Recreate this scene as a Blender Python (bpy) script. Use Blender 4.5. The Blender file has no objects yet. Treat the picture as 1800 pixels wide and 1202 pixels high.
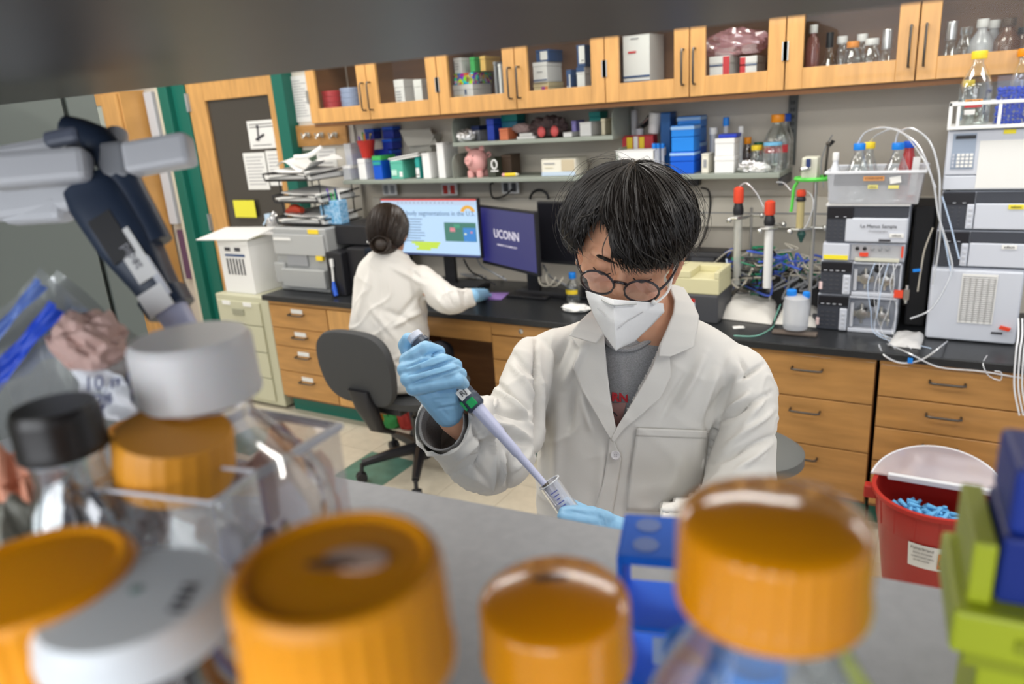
import bpy, bmesh, math, random
import numpy as np
from mathutils import Vector, Matrix
from mathutils.bvhtree import BVHTree
random.seed(7); rng = np.random.default_rng(7)
S = bpy.context.scene; COL = S.collection
PI = math.pi
# ---------------------------------------------------------------- camera
FPX = 1293.8; YAW, PIT, ROL = -.54955, .30466, -.07112; EYE = Vector((0, 0, 1.70))
cy, sy, cp, sp, cr, sr = math.cos(YAW), math.sin(YAW), math.cos(PIT), math.sin(PIT), math.cos(ROL), math.sin(ROL)
CW = Vector((sy*cp, cy*cp, -sp)); _r = Vector((cy, -sy, 0)); _u = _r.cross(CW)
CR = cr*_r + sr*_u; CU = -sr*_r + cr*_u
cam = bpy.data.cameras.new('camera'); camo = bpy.data.objects.new('camera', cam); COL.objects.link(camo)
m = Matrix((CR, CU, -CW)).transposed().to_4x4(); m.translation = EYE; camo.matrix_world = m
cam.sensor_width = 36; cam.lens = FPX/1800*36; cam.clip_start = .01
cam.dof.use_dof = True; cam.dof.focus_distance = 1.17; cam.dof.aperture_fstop = 5.0
S.camera = camo
# ---------------------------------------------------------------- light
S.view_settings.view_transform = 'Standard'; S.view_settings.look = 'None'; S.view_settings.gamma = 1
S.view_settings.use_curve_mapping = False; S.view_settings.exposure = 0.16
w = bpy.data.worlds.new('room_glow'); S.world = w; w.use_nodes = True
w.node_tree.nodes['Background'].inputs[0].default_value = (.86, .91, 1, 1); w.node_tree.nodes['Background'].inputs[1].default_value = .7
def area(name, x, y, z, sx, sy_, p, col=(1, .97, .92), rot=(0, 0, 0)):
    l = bpy.data.lights.new(name, 'AREA'); l.shape = 'RECTANGLE'; l.size = sx; l.size_y = sy_; l.energy = p; l.color = col
    o = bpy.data.objects.new(name, l); o.location = (x, y, z); o.rotation_euler = rot; COL.objects.link(o); return o
for x in (-4.6, -2.7, -.8, 1.1):
    for y in (2.6, .9, -1.2):
        area('ceiling_lamp', x, y, 2.72, 1.2, .5, 20 if y > 2 else (14 if y > 0 else 30))
area('rear_fill', -.3, -2.45, 1.98, 3.2, 1.5, 60, (.93, .96, 1), (PI/2, 0, 0))  # added fill behind the camera, brightens the near bottle caps
# ---------------------------------------------------------------- picture point -> point of the room
def ray(px, py): return CW + CR*((px-900)/FPX) - CU*((py-601)/FPX)
def W(px, py, d): return EYE + ray(px, py)*d
def PY(px, py, Y): r = ray(px, py); return EYE + r*(Y/r.y)
def PZ(px, py, z): r = ray(px, py); return EYE + r*((z-EYE.z)/r.z)
def PX(px, py, X): r = ray(px, py); return EYE + r*(X/r.x)
_M = np.array([CR, CU, CW]); _E = np.array(EYE)
def proj(P):
    q = (np.asarray(P)-_E) @ _M.T
    return 900+FPX*q[:, 0]/q[:, 2], 601-FPX*q[:, 1]/q[:, 2], q[:, 2]
# ---------------------------------------------------------------- materials
MATS = {}
def mat(name, col, rough=.5, metal=0, noise=0, nscale=20, bump=0, bscale=60, coat=0, sheen=0, emit=None, es=1, trans=0, sss=0, ior=1.45, stretch=None, col2=None):
    if name in MATS: return MATS[name]
    m = bpy.data.materials.new(name); m.use_nodes = True; nt = m.node_tree; N = nt.nodes; L = nt.links; b = N['Principled BSDF']
    b.inputs['Base Color'].default_value = (*col, 1); b.inputs['Roughness'].default_value = rough; b.inputs['Metallic'].default_value = metal
    b.inputs['Coat Weight'].default_value = coat; b.inputs['Sheen Weight'].default_value = sheen; b.inputs['IOR'].default_value = ior
    b.inputs['Transmission Weight'].default_value = trans
    if sss: b.inputs['Subsurface Weight'].default_value = sss; b.inputs['Subsurface Scale'].default_value = .01
    if emit: b.inputs['Emission Color'].default_value = (*emit, 1); b.inputs['Emission Strength'].default_value = es
    tc = N.new('ShaderNodeTexCoord')
    mp = N.new('ShaderNodeMapping'); L.new(tc.outputs['Object'], mp.inputs[0])
    if stretch: mp.inputs['Scale'].default_value = stretch
    if noise or col2:
        t = N.new('ShaderNodeTexNoise'); t.inputs['Scale'].default_value = nscale; t.inputs['Detail'].default_value = 5; L.new(mp.outputs[0], t.inputs['Vector'])
        rp = N.new('ShaderNodeValToRGB'); c2 = col2 or tuple(max(0, c*(1-noise)) for c in col)
        rp.color_ramp.elements[0].position = .3; rp.color_ramp.elements[1].position = .7
        rp.color_ramp.elements[0].color = (*c2, 1); rp.color_ramp.elements[1].color = (*col, 1)
        L.new(t.outputs['Fac'], rp.inputs[0]); L.new(rp.outputs[0], b.inputs['Base Color'])
    if bump:
        t = N.new('ShaderNodeTexNoise'); t.inputs['Scale'].default_value = bscale; t.inputs['Detail'].default_value = 4; L.new(mp.outputs[0], t.inputs['Vector'])
        bp = N.new('ShaderNodeBump'); bp.inputs['Strength'].default_value = bump; bp.inputs['Distance'].default_value = .002
        L.new(t.outputs['Fac'], bp.inputs['Height']); L.new(bp.outputs[0], b.inputs['Normal'])
    MATS[name] = m; return m
def glass(name, tint=(1, 1, 1), gloss=.12, rough=.02, haze=0, hazecol=(.8, .8, .8)):
    """clear thin wall: tinted see-through, mirror-like towards grazing angles, optional milky haze"""
    if name in MATS: return MATS[name]
    m = bpy.data.materials.new(name); m.use_nodes = True; nt = m.node_tree; N = nt.nodes; L = nt.links; N.remove(N['Principled BSDF'])
    t = N.new('ShaderNodeBsdfTransparent'); t.inputs[0].default_value = (*tint, 1)
    g = N.new('ShaderNodeBsdfGlossy'); g.inputs['Roughness'].default_value = rough; g.inputs[0].default_value = (1, 1, 1, 1)
    lw = N.new('ShaderNodeLayerWeight'); lw.inputs[0].default_value = .35
    mr = N.new('ShaderNodeMapRange'); mr.inputs['To Min'].default_value = gloss*.35; mr.inputs['To Max'].default_value = min(1, gloss*4)
    L.new(lw.outputs['Facing'], mr.inputs['Value'])
    mx = N.new('ShaderNodeMixShader'); L.new(mr.outputs[0], mx.inputs[0]); L.new(g.outputs[0], mx.inputs[2])
    if haze:
        d = N.new('ShaderNodeBsdfDiffuse'); d.inputs[0].default_value = (*hazecol, 1)
        m2 = N.new('ShaderNodeMixShader'); m2.inputs[0].default_value = haze; L.new(t.outputs[0], m2.inputs[1]); L.new(d.outputs[0], m2.inputs[2]); L.new(m2.outputs[0], mx.inputs[1])
    else: L.new(t.outputs[0], mx.inputs[1])
    L.new(mx.outputs[0], N['Material Output'].inputs[0]); MATS[name] = m; return m
wood = mat('maple', (.54, .275, .085), .38, noise=.28, nscale=3, stretch=(1.5, 1, 9), coat=.15)
woodv = mat('maple_upright', (.68, .365, .12), .38, noise=.26, nscale=3, stretch=(9, 1, 1.2), coat=.15)
woodd = mat('dark_maple', (.30, .13, .045), .5, noise=.25, nscale=3, stretch=(1.5, 1, 8))
black = mat('black_plastic', (.014, .014, .017), .38)
blackm = mat('black_matte', (.02, .02, .022), .6)
dgrey = mat('dark_grey', (.06, .062, .07), .45)
mgrey = mat('mid_grey', (.28, .29, .31), .5)
lgrey = mat('pale_grey', (.55, .57, .62), .42)
white = mat('white_plastic', (.80, .80, .79), .4)
paper = mat('paper', (.78, .78, .76), .8, bump=.1, bscale=15)
ink = mat('ink', (.05, .05, .06), .7)
inkg = mat('ink_grey', (.32, .32, .34), .7)
cream = mat('cream_card', (.74, .68, .50), .6)
shelfm = mat('grey_green_steel', (.27, .30, .26), .45)
steel = mat('steel', (.62, .62, .60), .28, metal=1)
dsteel = mat('dark_steel', (.10, .09, .08), .35, metal=.8)
blue = mat('blue_plastic', (.005, .085, .55), .35)
blue2 = mat('bright_blue', (.01, .22, .75), .35)
navy = mat('navy', (.012, .03, .13), .45)
teal = mat('teal', (.02, .33, .30), .5)
green = mat('green', (.05, .42, .10), .5)
red = mat('red_plastic', (.55, .03, .02), .4)
orange = mat('orange_cap', (.85, .29, .006), .33, noise=.12, nscale=25, sss=.08)
yellow = mat('yellow', (.85, .62, .03), .5)
pink = mat('pink', (.75, .38, .36), .45)
brown = mat('brown', (.09, .055, .035), .5)
gpane = glass('pane_glass', (.97, .98, .97), .022)
gclear = glass('clear_glass', (.93, .96, .96), .2, .03)
gplast = glass('clear_plastic', (.93, .93, .95), .22, .08, .14)
gmilk = glass('milky_plastic', (.85, .87, .9), .12, .25, .5, (.78, .8, .84))
gamber = glass('amber_glass', (.35, .12, .02), .2, .04)
gblue = glass('blue_clear', (.1, .35, .9), .12, .2, .35, (.02, .16, .7))
gred = glass('red_clear', (.9, .2, .2), .12, .2, .45, (.6, .03, .04))
gbrown = glass('brown_clear', (.5, .3, .2), .12, .15, .4, (.3, .14, .08))
foil = mat('foil', (.75, .75, .76), .3, metal=.9, bump=.8, bscale=40)
# ---------------------------------------------------------------- mesh building
class MB:
    def __init__(s): s.v = []; s.f = []
    def add(s, v, f):
        n = len(s.v); s.v += [tuple(p) for p in v]; s.f += [tuple(i+n for i in q) for q in f]; return s
    def box(s, x0, x1, y0, y1, z0, z1):
        x0, x1 = sorted((x0, x1)); y0, y1 = sorted((y0, y1)); z0, z1 = sorted((z0, z1))
        return s.add([(x, y, z) for x in (x0, x1) for y in (y0, y1) for z in (z0, z1)],
                     [(0, 1, 3, 2), (4, 6, 7, 5), (0, 4, 5, 1), (2, 3, 7, 6), (0, 2, 6, 4), (1, 5, 7, 3)])
    def obox(s, c, a, b, d):
        c, a, b, d = map(Vector, (c, a, b, d))
        return s.add([c+i*a+j*b+k*d for i in (-1, 1) for j in (-1, 1) for k in (-1, 1)],
                     [(0, 1, 3, 2), (4, 6, 7, 5), (0, 4, 5, 1), (2, 3, 7, 6), (0, 2, 6, 4), (1, 5, 7, 3)])
    def loft(s, rings, caps=True, closed=True):
        n = len(rings[0]); v = [p for r in rings for p in r]; f = []
        for i in range(len(rings)-1):
            for j in range(n if closed else n-1):
                k = (j+1) % n; f.append((i*n+j, i*n+k, (i+1)*n+k, (i+1)*n+j))
        if caps and closed: f.append(tuple(range(n-1, -1, -1))); f.append(tuple((len(rings)-1)*n+j for j in range(n)))
        return s.add(v, f)
    def tube(s, path, r, n=8, caps=True):
        P = [Vector(p) for p in path]; R = r if isinstance(r, (list, tuple)) else [r]*len(P); rings = []
        t = (P[1]-P[0]).normalized(); a = t.orthogonal().normalized()
        for i, p in enumerate(P):
            t = ((P[min(i+1, len(P)-1)]-P[max(i-1, 0)])).normalized()
            a = (a-t*a.dot(t)); a = a.normalized() if a.length > 1e-6 else t.orthogonal().normalized(); b = t.cross(a)
            rings.append([p+(a*math.cos(2*PI*j/n)+b*math.sin(2*PI*j/n))*R[i] for j in range(n)])
        return s.loft(rings, caps)
    def lathe(s, c, prof, n=24, axis=None, caps=True, rib=0, nr=0):
        c = Vector(c); ax = Vector(axis or (0, 0, 1)).normalized(); a = ax.orthogonal().normalized() if axis else Vector((1, 0, 0)); b = ax.cross(a); rings = []
        for q in prof:
            r, z = q[:2]; rb = rib if len(q) > 2 else 0
            rings.append([c+ax*z+(a*math.cos(2*PI*j/n)+b*math.sin(2*PI*j/n))*(r-(rb if j % 3 == 0 else 0)) for j in range(n)])
        return s.loft(rings, caps)
    def ball(s, c, r, n=12, sc=(1, 1, 1)):
        c = Vector(c)
        return s.loft([[c+Vector((sc[0]*r*math.sin(t)*math.cos(2*PI*j/n), sc[1]*r*math.sin(t)*math.sin(2*PI*j/n), sc[2]*r*math.cos(t))) for j in range(n)] for t in [PI*(.04+.92*i/(n*.6)) for i in range(int(n*.6)+1)]])
ORG = {}
def tag(o, label=None, cat=None, group=None, kind=None):
    if label: o['label'] = label
    if cat: o['category'] = cat
    if group: o['group'] = group
    if kind: o['kind'] = kind
    return o
def obj(name, mb, m, parent=None, smooth=False, bev=0, seg=2, org=None):
    V = mb.v
    if parent is not None: o0 = ORG[parent.name]
    elif org is not None: o0 = Vector(org)
    else:
        A = np.array(V, float); mn = A.min(0); mx = A.max(0); o0 = Vector(((mn[0]+mx[0])/2, (mn[1]+mx[1])/2, mn[2]))
    me = bpy.data.meshes.new(name); me.from_pydata([(p[0]-o0.x, p[1]-o0.y, p[2]-o0.z) for p in V], [], mb.f); me.materials.append(m)
    bm = bmesh.new(); bm.from_mesh(me); bmesh.ops.recalc_face_normals(bm, faces=bm.faces); bm.to_mesh(me); bm.free()
    if smooth: me.shade_smooth()
    o = bpy.data.objects.new(name, me); COL.objects.link(o)
    if smooth:
        try: me.set_sharp_from_angle(angle=math.radians(40))
        except Exception: pass
    if parent is not None: o.parent = parent
    else: o.location = o0
    ORG[o.name] = o0
    if bev:
        b = o.modifiers.new('bevel', 'BEVEL'); b.width = bev; b.segments = seg; b.limit_method = 'ANGLE'
    return o
def T(name, label, cat, loc, group=None):
    o = bpy.data.objects.new(name, None); COL.objects.link(o); o.location = loc; o.empty_display_size = .05; ORG[o.name] = Vector(loc)
    return tag(o, label, cat, group)
def struct(name, mb, m, **k): return tag(obj(name, mb, m, **k), kind='structure')
def text(s, c, size, m, parent, right=(1, 0, 0), up=(0, 0, 1), name='lettering', ext=.0004, bold=0, org=None):
    cu = bpy.data.curves.new(name, 'FONT'); cu.body = s; cu.size = size; cu.extrude = ext; cu.align_x = 'CENTER'; cu.align_y = 'CENTER'; cu.offset = bold; cu.resolution_u = 2
    t = bpy.data.objects.new(name, cu); COL.objects.link(t)
    me = bpy.data.meshes.new_from_object(t.evaluated_get(bpy.context.evaluated_depsgraph_get())); bpy.data.objects.remove(t)
    R = Vector(right).normalized(); U = Vector(up).normalized(); Nn = R.cross(U); c = Vector(c)
    mb = MB(); mb.add([c+R*v.co.x+U*v.co.y+Nn*v.co.z for v in me.vertices], [tuple(p.vertices) for p in me.polygons])
    if not mb.v: return None
    return obj(name, mb, m, parent)
def lines(x0, x1, z0, z1, y, n, parent, m=None, name='printed_lines', th=.3, rag=.3):
    """rows of print on an upright sheet at plane y"""
    mb = MB(); h = (z1-z0)/n
    for i in range(n):
        z = z1-(i+.5)*h; e = x1-(x1-x0)*random.random()*rag
        mb.box(x0, e, y-.0006, y, z-h*th/2, z+h*th/2)
    return obj(name, mb, m or inkg, parent)
def dup(o, dx, label=None, parent=None):
    c = o.copy(); COL.objects.link(c)
    if parent is not None: c.parent = parent
    else: c.location = o.location+Vector(dx)
    if label: c['label'] = label
    for ch in [q for q in o.children]: dup(ch, dx, None, c)
    return c
def span(x0, y0, x1, y1, Y):
    xm, ym = (x0+x1)/2, (y0+y1)/2
    return PY(x0, ym, Y).x, PY(x1, ym, Y).x, PY(xm, y1, Y).z, PY(xm, y0, Y).z
def sidefit(r, Y, dep):
    """front face limits of a box whose right side is seen too from the camera's side"""
    a, b, c, d = span(*r, Y); b2 = PY(r[2], (r[1]+r[3])/2, Y+dep).x
    if b2 < b: b = max(b2, a+.5*(b-a))
    return a, b, c, d
def carton(name, label, cat, r, Y, dep, m, zb=None, group=None, lid=None, deco=(), lines_=0, rot=0, bev=.002, lidh=.22):
    """a box with a lid of its own standing with its front at plane Y; deco = (u0,v0,u1,v1,material[,name]) patches on its front"""
    a, b, c, d = sidefit(r, Y, dep)
    if zb is not None: d = d if d > zb+.01 else zb+.02; c = zb
    o = T(name, label, cat, ((a+b)/2, Y+dep/2, c), group); h = d-c
    obj('box_body', MB().box(a, b, Y, Y+dep, c, d-h*lidh), m, o, bev=bev)
    obj('lid', MB().box(a-.0012, b+.0012, Y-.0012, Y+dep+.0012, d-h*lidh+.0006, d), lid or m, o, bev=bev)
    for q in deco:
        u0, v0, u1, v1, mm = q[:5]
        obj(q[5] if len(q) > 5 else 'printed_label', MB().box(a+(b-a)*u0, a+(b-a)*u1, Y-.003, Y-.0013, c+h*v0, c+h*v1), mm, o)
    if lines_: lines(a+(b-a)*.12, a+(b-a)*.75, c+h*.2, c+h*.7, Y-.0014, lines_, o)
    if rot: o.rotation_euler = (0, 0, rot)
    return o
def bottle(name, label, cat, base, r, h, cr_, ch, capm, bodym, n=28, neck=None, group=None, liquid=None, lq=.5, sh=.62, ribs=0, band=None, seg=None):
    x, y, z = base; o = T(name, label, cat, base, group); nk = neck or cr_*.8; hb = h-ch
    prof = [(r*.9, 0), (r, .006), (r, hb*sh), (r*.93, hb*(sh+.07)), ((r+nk)/2, hb*(sh+.2)), (nk, hb*.93), (nk, hb+ch*.4)]
    obj('bottle_body', MB().lathe(base, prof, n), bodym, o, smooth=True)
    z0 = hb; pr = [(cr_*.97, z0), (cr_, z0+ch*.06, 1), (cr_, z0+ch*.88, 1), (cr_*.97, z0+ch*.96), (cr_*.9, z0+ch), (cr_*.05, z0+ch)]
    nn = ribs*3 if ribs else n
    obj('cap', MB().lathe(base, pr, nn, rib=cr_*.035 if ribs else 0), capm, o, smooth=True)
    if liquid: obj('liquid', MB().lathe(base, [(r*.88, .003), (r*.96, .008), (r*.96, hb*sh*lq)], n), liquid, o, smooth=True)
    if band:
        mm, v0, v1 = band
        obj('label_band', MB().loft([[(x+(r+.0008)*math.cos(t), y+(r+.0008)*math.sin(t), z+h*v) for t in [PI*(1.15+.7*i/12) for i in range(13)]] for v in (v0, v1)], False, False), mm, o)
    return o
def spline(P, n=12):
    P = [Vector(p) for p in P]; out = []
    for i in range(len(P)-1):
        a, b, c, d = P[max(i-1, 0)], P[i], P[i+1], P[min(i+2, len(P)-1)]
        for k in range(n):
            t = k/n; out.append(.5*((2*b)+(c-a)*t+(2*a-5*b+4*c-d)*t*t+(3*b-a-3*c+d)*t**3))
    return out+[P[-1]]
# ================================================================ THE ROOM
WY = 3.57                                # back wall plane
CT = .76                                 # counter top height
wallm = mat('painted_wall', (.60, .555, .48), .7, noise=.06, nscale=3)
wallw = mat('pale_wall', (.68, .64, .56), .7, noise=.05, nscale=3)
floorm = mat('cream_floor_tile', (.60, .55, .44), .35, noise=.1, nscale=30)
floorg = mat('green_floor_tile', (.10, .24, .19), .35, noise=.3, nscale=14)
grout = mat('grout', (.40, .36, .29), .8)
greenp = mat('green_door_paint', (.008, .13, .095), .4)
ctop = mat('black_counter', (.022, .024, .027), .33, noise=.3, nscale=60)
beige = mat('beige_enamel', (.52, .51, .37), .42)
struct('wall_back', MB().box(-7.2, 2.2, WY, WY+.12, 0, 2.75), wallm)
struct('wall_left', MB().box(-7.32, -7.2, -2.5, WY+.12, 0, 2.75), wallw)
struct('ceiling', MB().box(-7.2, 2.2, -2.5, WY, 2.75, 2.85), mat('ceiling_white', (.75, .74, .7), .8))
fl = struct('floor', MB().box(-7.2, 2.2, -2.5, WY, -.05, -.004), grout)

ts = .305; k = 0
tile0 = None
for i in range(-14, 3):
    for j in range(3, 12):
        x, y = i*ts-.13, j*ts-.07
        if y+ts > WY: continue
        g = (i, j) in ((-8, 8), (-5, 6), (-11, 8), (-2, 8))
        o = obj('floor_tile', MB().box(x+.001, x+ts-.001, y+.001, y+ts-.001, -.004, 0), floorg if g else floorm, fl)
# green diamond inlays
# wall strip with lockers and left corridor door
struct('trim_corridor', MB().box(-5.0, -4.905, WY-.05, WY, 0, 2.45), mat('cream_trim', (.66, .62, .5), .5), bev=.004)
# green door frame
struct('trim_green_left', MB().box(-4.90, -4.80, WY-.10, WY, 0, 2.12).box(-4.80, -4.66, WY-.06, WY, 0, 2.08), greenp, bev=.006)
struct('trim_green_right', MB().box(-3.76, -3.66, WY-.10, WY, 0, 2.12), greenp, bev=.006)
struct('trim_green_top', MB().box(-4.66, -3.76, WY-.10, WY, 2.06, 2.14), greenp, bev=.006)
# glazed wooden door
d1 = struct('door_1', MB().box(-4.655, -4.48, WY-.05, WY-.006, .01, 2.05).box(-3.86, -3.765, WY-.05, WY-.006, .01, 2.05)
            .box(-4.48, -3.86, WY-.05, WY-.006, 1.90, 2.05).box(-4.48, -3.86, WY-.05, WY-.006, .01, .98), woodv, bev=.003)
obj('door_pane', MB().box(-4.48, -3.86, WY-.03, WY-.024, .98, 1.90), mat('dark_glass', (.05, .045, .04), .06, coat=.5), d1)
for z in (1.90, 1.07): obj('hinge', MB().box(-4.68, -4.63, WY-.056, WY-.05, z-.06, z+.06).tube([(-4.655, WY-.062, z-.06), (-4.655, WY-.062, z+.06)], .008), steel, d1)
def sheet(label, r, Y, n=6, m=paper, sub=None, cat='paper', name='notice', **k):
    a, b, c, d = span(*r, Y); o = tag(obj(name, MB().box(a, b, Y-.0015, Y, c, d), m), label, cat)
    if n: lines(a+(b-a)*.1, b-(b-a)*.1, c+(d-c)*.1, d-(d-c)*.08, Y-.0016, n, o, th=.25)
    return o
p = sheet('white notice with a black drawing taped to the door glass', (437, 211, 489, 261), WY-.031, 0)
a, b, c, d = span(437, 211, 489, 261, WY-.031)
lines(a+.02, b-.02, d-.05, d-.015, WY-.033, 2, p, ink); lines(a+.03, b-.03, c+.015, c+.03, WY-.033, 1, p, ink)
obj('drawing', MB().tube([(a+.09, WY-.034, c+.05), (a+.10, WY-.034, c+.13)], .006).tube([(a+.07, WY-.034, c+.06), (a+.15, WY-.034, c+.09)], .008).ball((a+.1, WY-.034, c+.14), .012), ink, p)
sheet('left of two printed sheets taped on the door glass', (432, 268, 470, 333), WY-.031, 9)
sheet('right of two printed sheets taped on the door glass', (471, 264, 508, 326), WY-.031, 8)
sheet('yellow sticky note on the wooden door', (412, 352, 449, 382), WY-.052, 0, yellow if 0 else mat('note_yellow', (.80, .75, .06), .7), cat='note', name='sticky_note')
# pale panel by the door with notices, hook board
struct('trim_pale_panel', MB().box(-3.655, -3.20, WY-.02, WY, 0, 2.12), wallw, bev=.002)
sheet('tall white list pinned beside the first wall cabinet', (503, 133, 546, 215), WY-.022, 14)
sheet('small dark green sign card with pale print on the wall', (527, 264, 557, 293), WY-.022, 0, mat('sign_green', (.07, .11, .075), .6), cat='sign', name='sign_card')
sheet('small white sheet beside the dark green sign card', (558, 260, 592, 300), WY-.022, 5)
a, b, c, d = span(518, 218, 612, 256, WY-.03)
hb = T('hook_board', 'maple coat hook board with three metal hooks', 'hook board', ((a+b)/2, WY-.03, c))
obj('board', MB().box(a, b, WY-.045, WY-.021, c, d), wood, hb, bev=.003)
for px in (540, 564, 588):
    q = PY(px, 236, WY-.05); obj('hook', MB().box(q.x-.02, q.x+.02, WY-.05, WY-.045, q.z-.012, q.z+.012).tube([(q.x, WY-.05, q.z), (q.x, WY-.09, q.z-.02), (q.x, WY-.10, q.z+.01)], .006).tube([(q.x-.022, WY-.05, q.z), (q.x-.03, WY-.07, q.z-.022)], .005).tube([(q.x+.022, WY-.05, q.z), (q.x+.03, WY-.07, q.z-.022)], .005), steel, hb)
# tall wardrobe at the left with frosted pane, coats hanging by it
wr = T('wardrobe', 'tall maple wardrobe with frosted glass door far left', 'wardrobe', (-5.6, WY-.2, 0))
obj('carcass', MB().box(-6.4, -5.16, WY-.22, WY-.02, 0, 2.02), woodv, wr, bev=.003)
dr = obj('door', MB().box(-5.36, -5.17, WY-.245, WY-.225, .05, 2.0).box(-6.3, -6.1, WY-.245, WY-.225, .05, 2.0).box(-6.1, -5.36, WY-.245, WY-.225, 1.93, 2.0).box(-6.1, -5.36, WY-.245, WY-.225, .05, .9), woodv, wr, bev=.002)
obj('frosted_pane', MB().box(-6.1, -5.36, WY-.238, WY-.23, .9, 1.93), mat('frosted', (.40, .44, .40), .4), dr)
for x in (-5.235, -5.14): obj('knob', MB().lathe((x, WY-.245, 1.0), [(.012, 0), (.01, .02), (.022, .03), (.02, .045)], 12, axis=(0, -1, 0)), steel, dr, smooth=True)
tag(obj('wall_panel', MB().box(-5.12, -5.03, WY-.06, WY-.01, 1.05, 2.0), lgrey, bev=.003), 'pale grey narrow locker panel beside the wardrobe', 'panel')
tag(obj('pinned_leaflet', MB().box(-5.10, -5.02, WY-.03, WY-.015, .62, 1.0), mat('purple_print', (.12, .06, .12), .6)), 'dark leaflet pinned low beside the wardrobe', 'leaflet')
# hanging coat
co = T('hanging_coat', 'white lab coat hanging from a hook at far left', 'lab coat', (-5.3, WY-.36, .6))
rings = []
for t, hw, dp in ((0, .03, .02), (.03, .12, .05), (.12, .17, .07), (.3, .16, .08), (.6, .18, .09), (.85, .2, .1), (.86, .19, .09)):
    z = 1.55-t; cx = -5.43+.10*t
    rings.append([(cx+hw*math.cos(a)+.01*math.sin(7*a), WY-.36+(dp+.012*math.sin(9*a+t*6))*math.sin(a), z) for a in [2*PI*j/48 for j in range(48)]])
cloth = mat('lab_coat_cloth', (.68, .66, .625), .85, sheen=.1, bump=.12, bscale=900)
obj('coat_body', MB().loft(rings), cloth, co, smooth=True)
obj('sleeve', MB().tube(spline([(-5.28, WY-.40, 1.50), (-5.20, WY-.42, 1.3), (-5.21, WY-.43, 1.05), (-5.24, WY-.43, .95)], 6), [.05]*8+[.055]*8+[.05]*3, 16), cloth, co, smooth=True)
obj('hanger_loop', MB().tube([(-5.43, WY-.36, 1.55), (-5.43, WY-.30, 1.60), (-5.43, WY-.246, 1.61)], .004), steel, co)
obj('crest', MB().box(-5.36, -5.31, WY-.462, WY-.452, 1.32, 1.38), navy, co)

# ---------------------------------------------------------------- wall cabinets
UY = 3.25; UB = 1.698; UT = 2.48
def handle(mb, x, z0, z1, y, hor=False):
    r = .0045
    if hor: return mb.tube([(z0, y, x), (z0, y-.026, x), (z0+.012, y-.032, x), (z1-.012, y-.032, x), (z1, y-.026, x), (z1, y, x)], r, 8)
    return mb.tube([(x, y, z0), (x, y-.026, z0), (x, y-.032, z0+.012), (x, y-.032, z1-.012), (x, y-.026, z1), (x, y, z1)], r, 8)
edges = [-3.222, -2.777, -2.312, -1.856, -1.395, -1.010, -.625, -.165, .30]
lab = ['leftmost maple wall cabinet holding red and blue dish stacks', 'second maple wall cabinet from left with dotted carton and kit boxes', 'third maple wall cabinet from left with big white carton', 'rightmost maple wall cabinet holding glass bottles and flasks']
for c in range(4):
    x0, xm, x1 = edges[2*c], edges[2*c+1], edges[2*c+2]
    cb = T('wall_cabinet', lab[c], 'cabinet', ((x0+x1)/2, UY, UB), 'glazed maple wall cabinets')
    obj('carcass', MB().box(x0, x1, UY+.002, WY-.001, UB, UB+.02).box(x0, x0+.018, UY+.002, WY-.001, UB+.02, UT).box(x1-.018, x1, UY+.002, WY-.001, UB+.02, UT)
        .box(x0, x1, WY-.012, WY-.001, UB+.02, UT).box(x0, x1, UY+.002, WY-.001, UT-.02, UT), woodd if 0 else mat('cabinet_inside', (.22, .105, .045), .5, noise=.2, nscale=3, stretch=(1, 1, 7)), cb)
    obj('inner_shelf', MB().box(x0+.018, x1-.018, UY+.05, WY-.012, 2.10, 2.12), wood, cb)
    for s, (a, b) in enumerate(((x0, xm), (xm, x1))):
        a += .0025; b -= .0025; f = .064; z0, z1 = UB+.004, UT
        d = obj('door', MB().box(a, a+f, UY-.02, UY, z0, z1).box(b-f, b, UY-.02, UY, z0, z1).box(a+f, b-f, UY-.0195, UY, z0, z0+.078).box(a+f, b-f, UY-.0195, UY, z1-.078, z1), woodv, cb, bev=.002)
        obj('door_pane', MB().box(a+f, b-f, UY-.012, UY-.008, z0+.078, z1-.078), gpane, d)
        hx = (b-.022) if s == 0 else (a+.022)
        obj('handle', handle(MB(), hx, z0+.05, z0+.19, UY-.02), dsteel, d, smooth=True)
        gx = a if s == 0 else b
        obj('hinge', MB().box(gx-.010, gx+.010, UY-.025, UY-.0195, z0+.11, z0+.18), steel, d)
struct('trim_under_cabinets', MB().box(edges[0], edges[-1], UY+.004, UY+.022, UB-.018, UB-.001), woodd)

# ---------------------------------------------------------------- base units and counter
FY = 2.90
def drawer(parent, a, b, z0, z1, hx=None, lab_=False, tagw=.09):
    d = obj('drawer', MB().box(a, b, FY, FY+.02, z0, z1), wood, parent, bev=.003)
    c = hx if hx is not None else (a+b)/2
    zc = z1-.045 if z1-z0 < .15 else z1-.052
    obj('handle', handle(MB(), zc, c-.055, c+.055, FY, True), dsteel, d, smooth=True)
    if lab_: obj('tag_label', MB().box(c-tagw/2, c+tagw/2, FY-.004, FY-.0005, zc+.006, zc+.03), paper, d)
    return d
def unit(name, label, x0, x1, cols):
    u = T(name, label, 'cabinet', ((x0+x1)/2, FY+.3, 0), 'maple drawer units under the counter')
    obj('carcass', MB().box(x0, x1, FY+.022, WY-.03, .10, CT-.032), woodd, u)
    obj('top_rail', MB().box(x0, x1, FY+.004, FY+.021, .702, CT-.032), woodd if 0 else wood, u)
    obj('toe_kick', MB().box(x0, x1, FY+.07, FY+.085, 0, .10), greenp, u)
    for (a, b, zs, lb, hx) in cols:
        for i in range(len(zs)-1): drawer(u, a+.002, b-.002, zs[i+1]+.002, zs[i]-.002, hx, lb)
    return u
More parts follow.
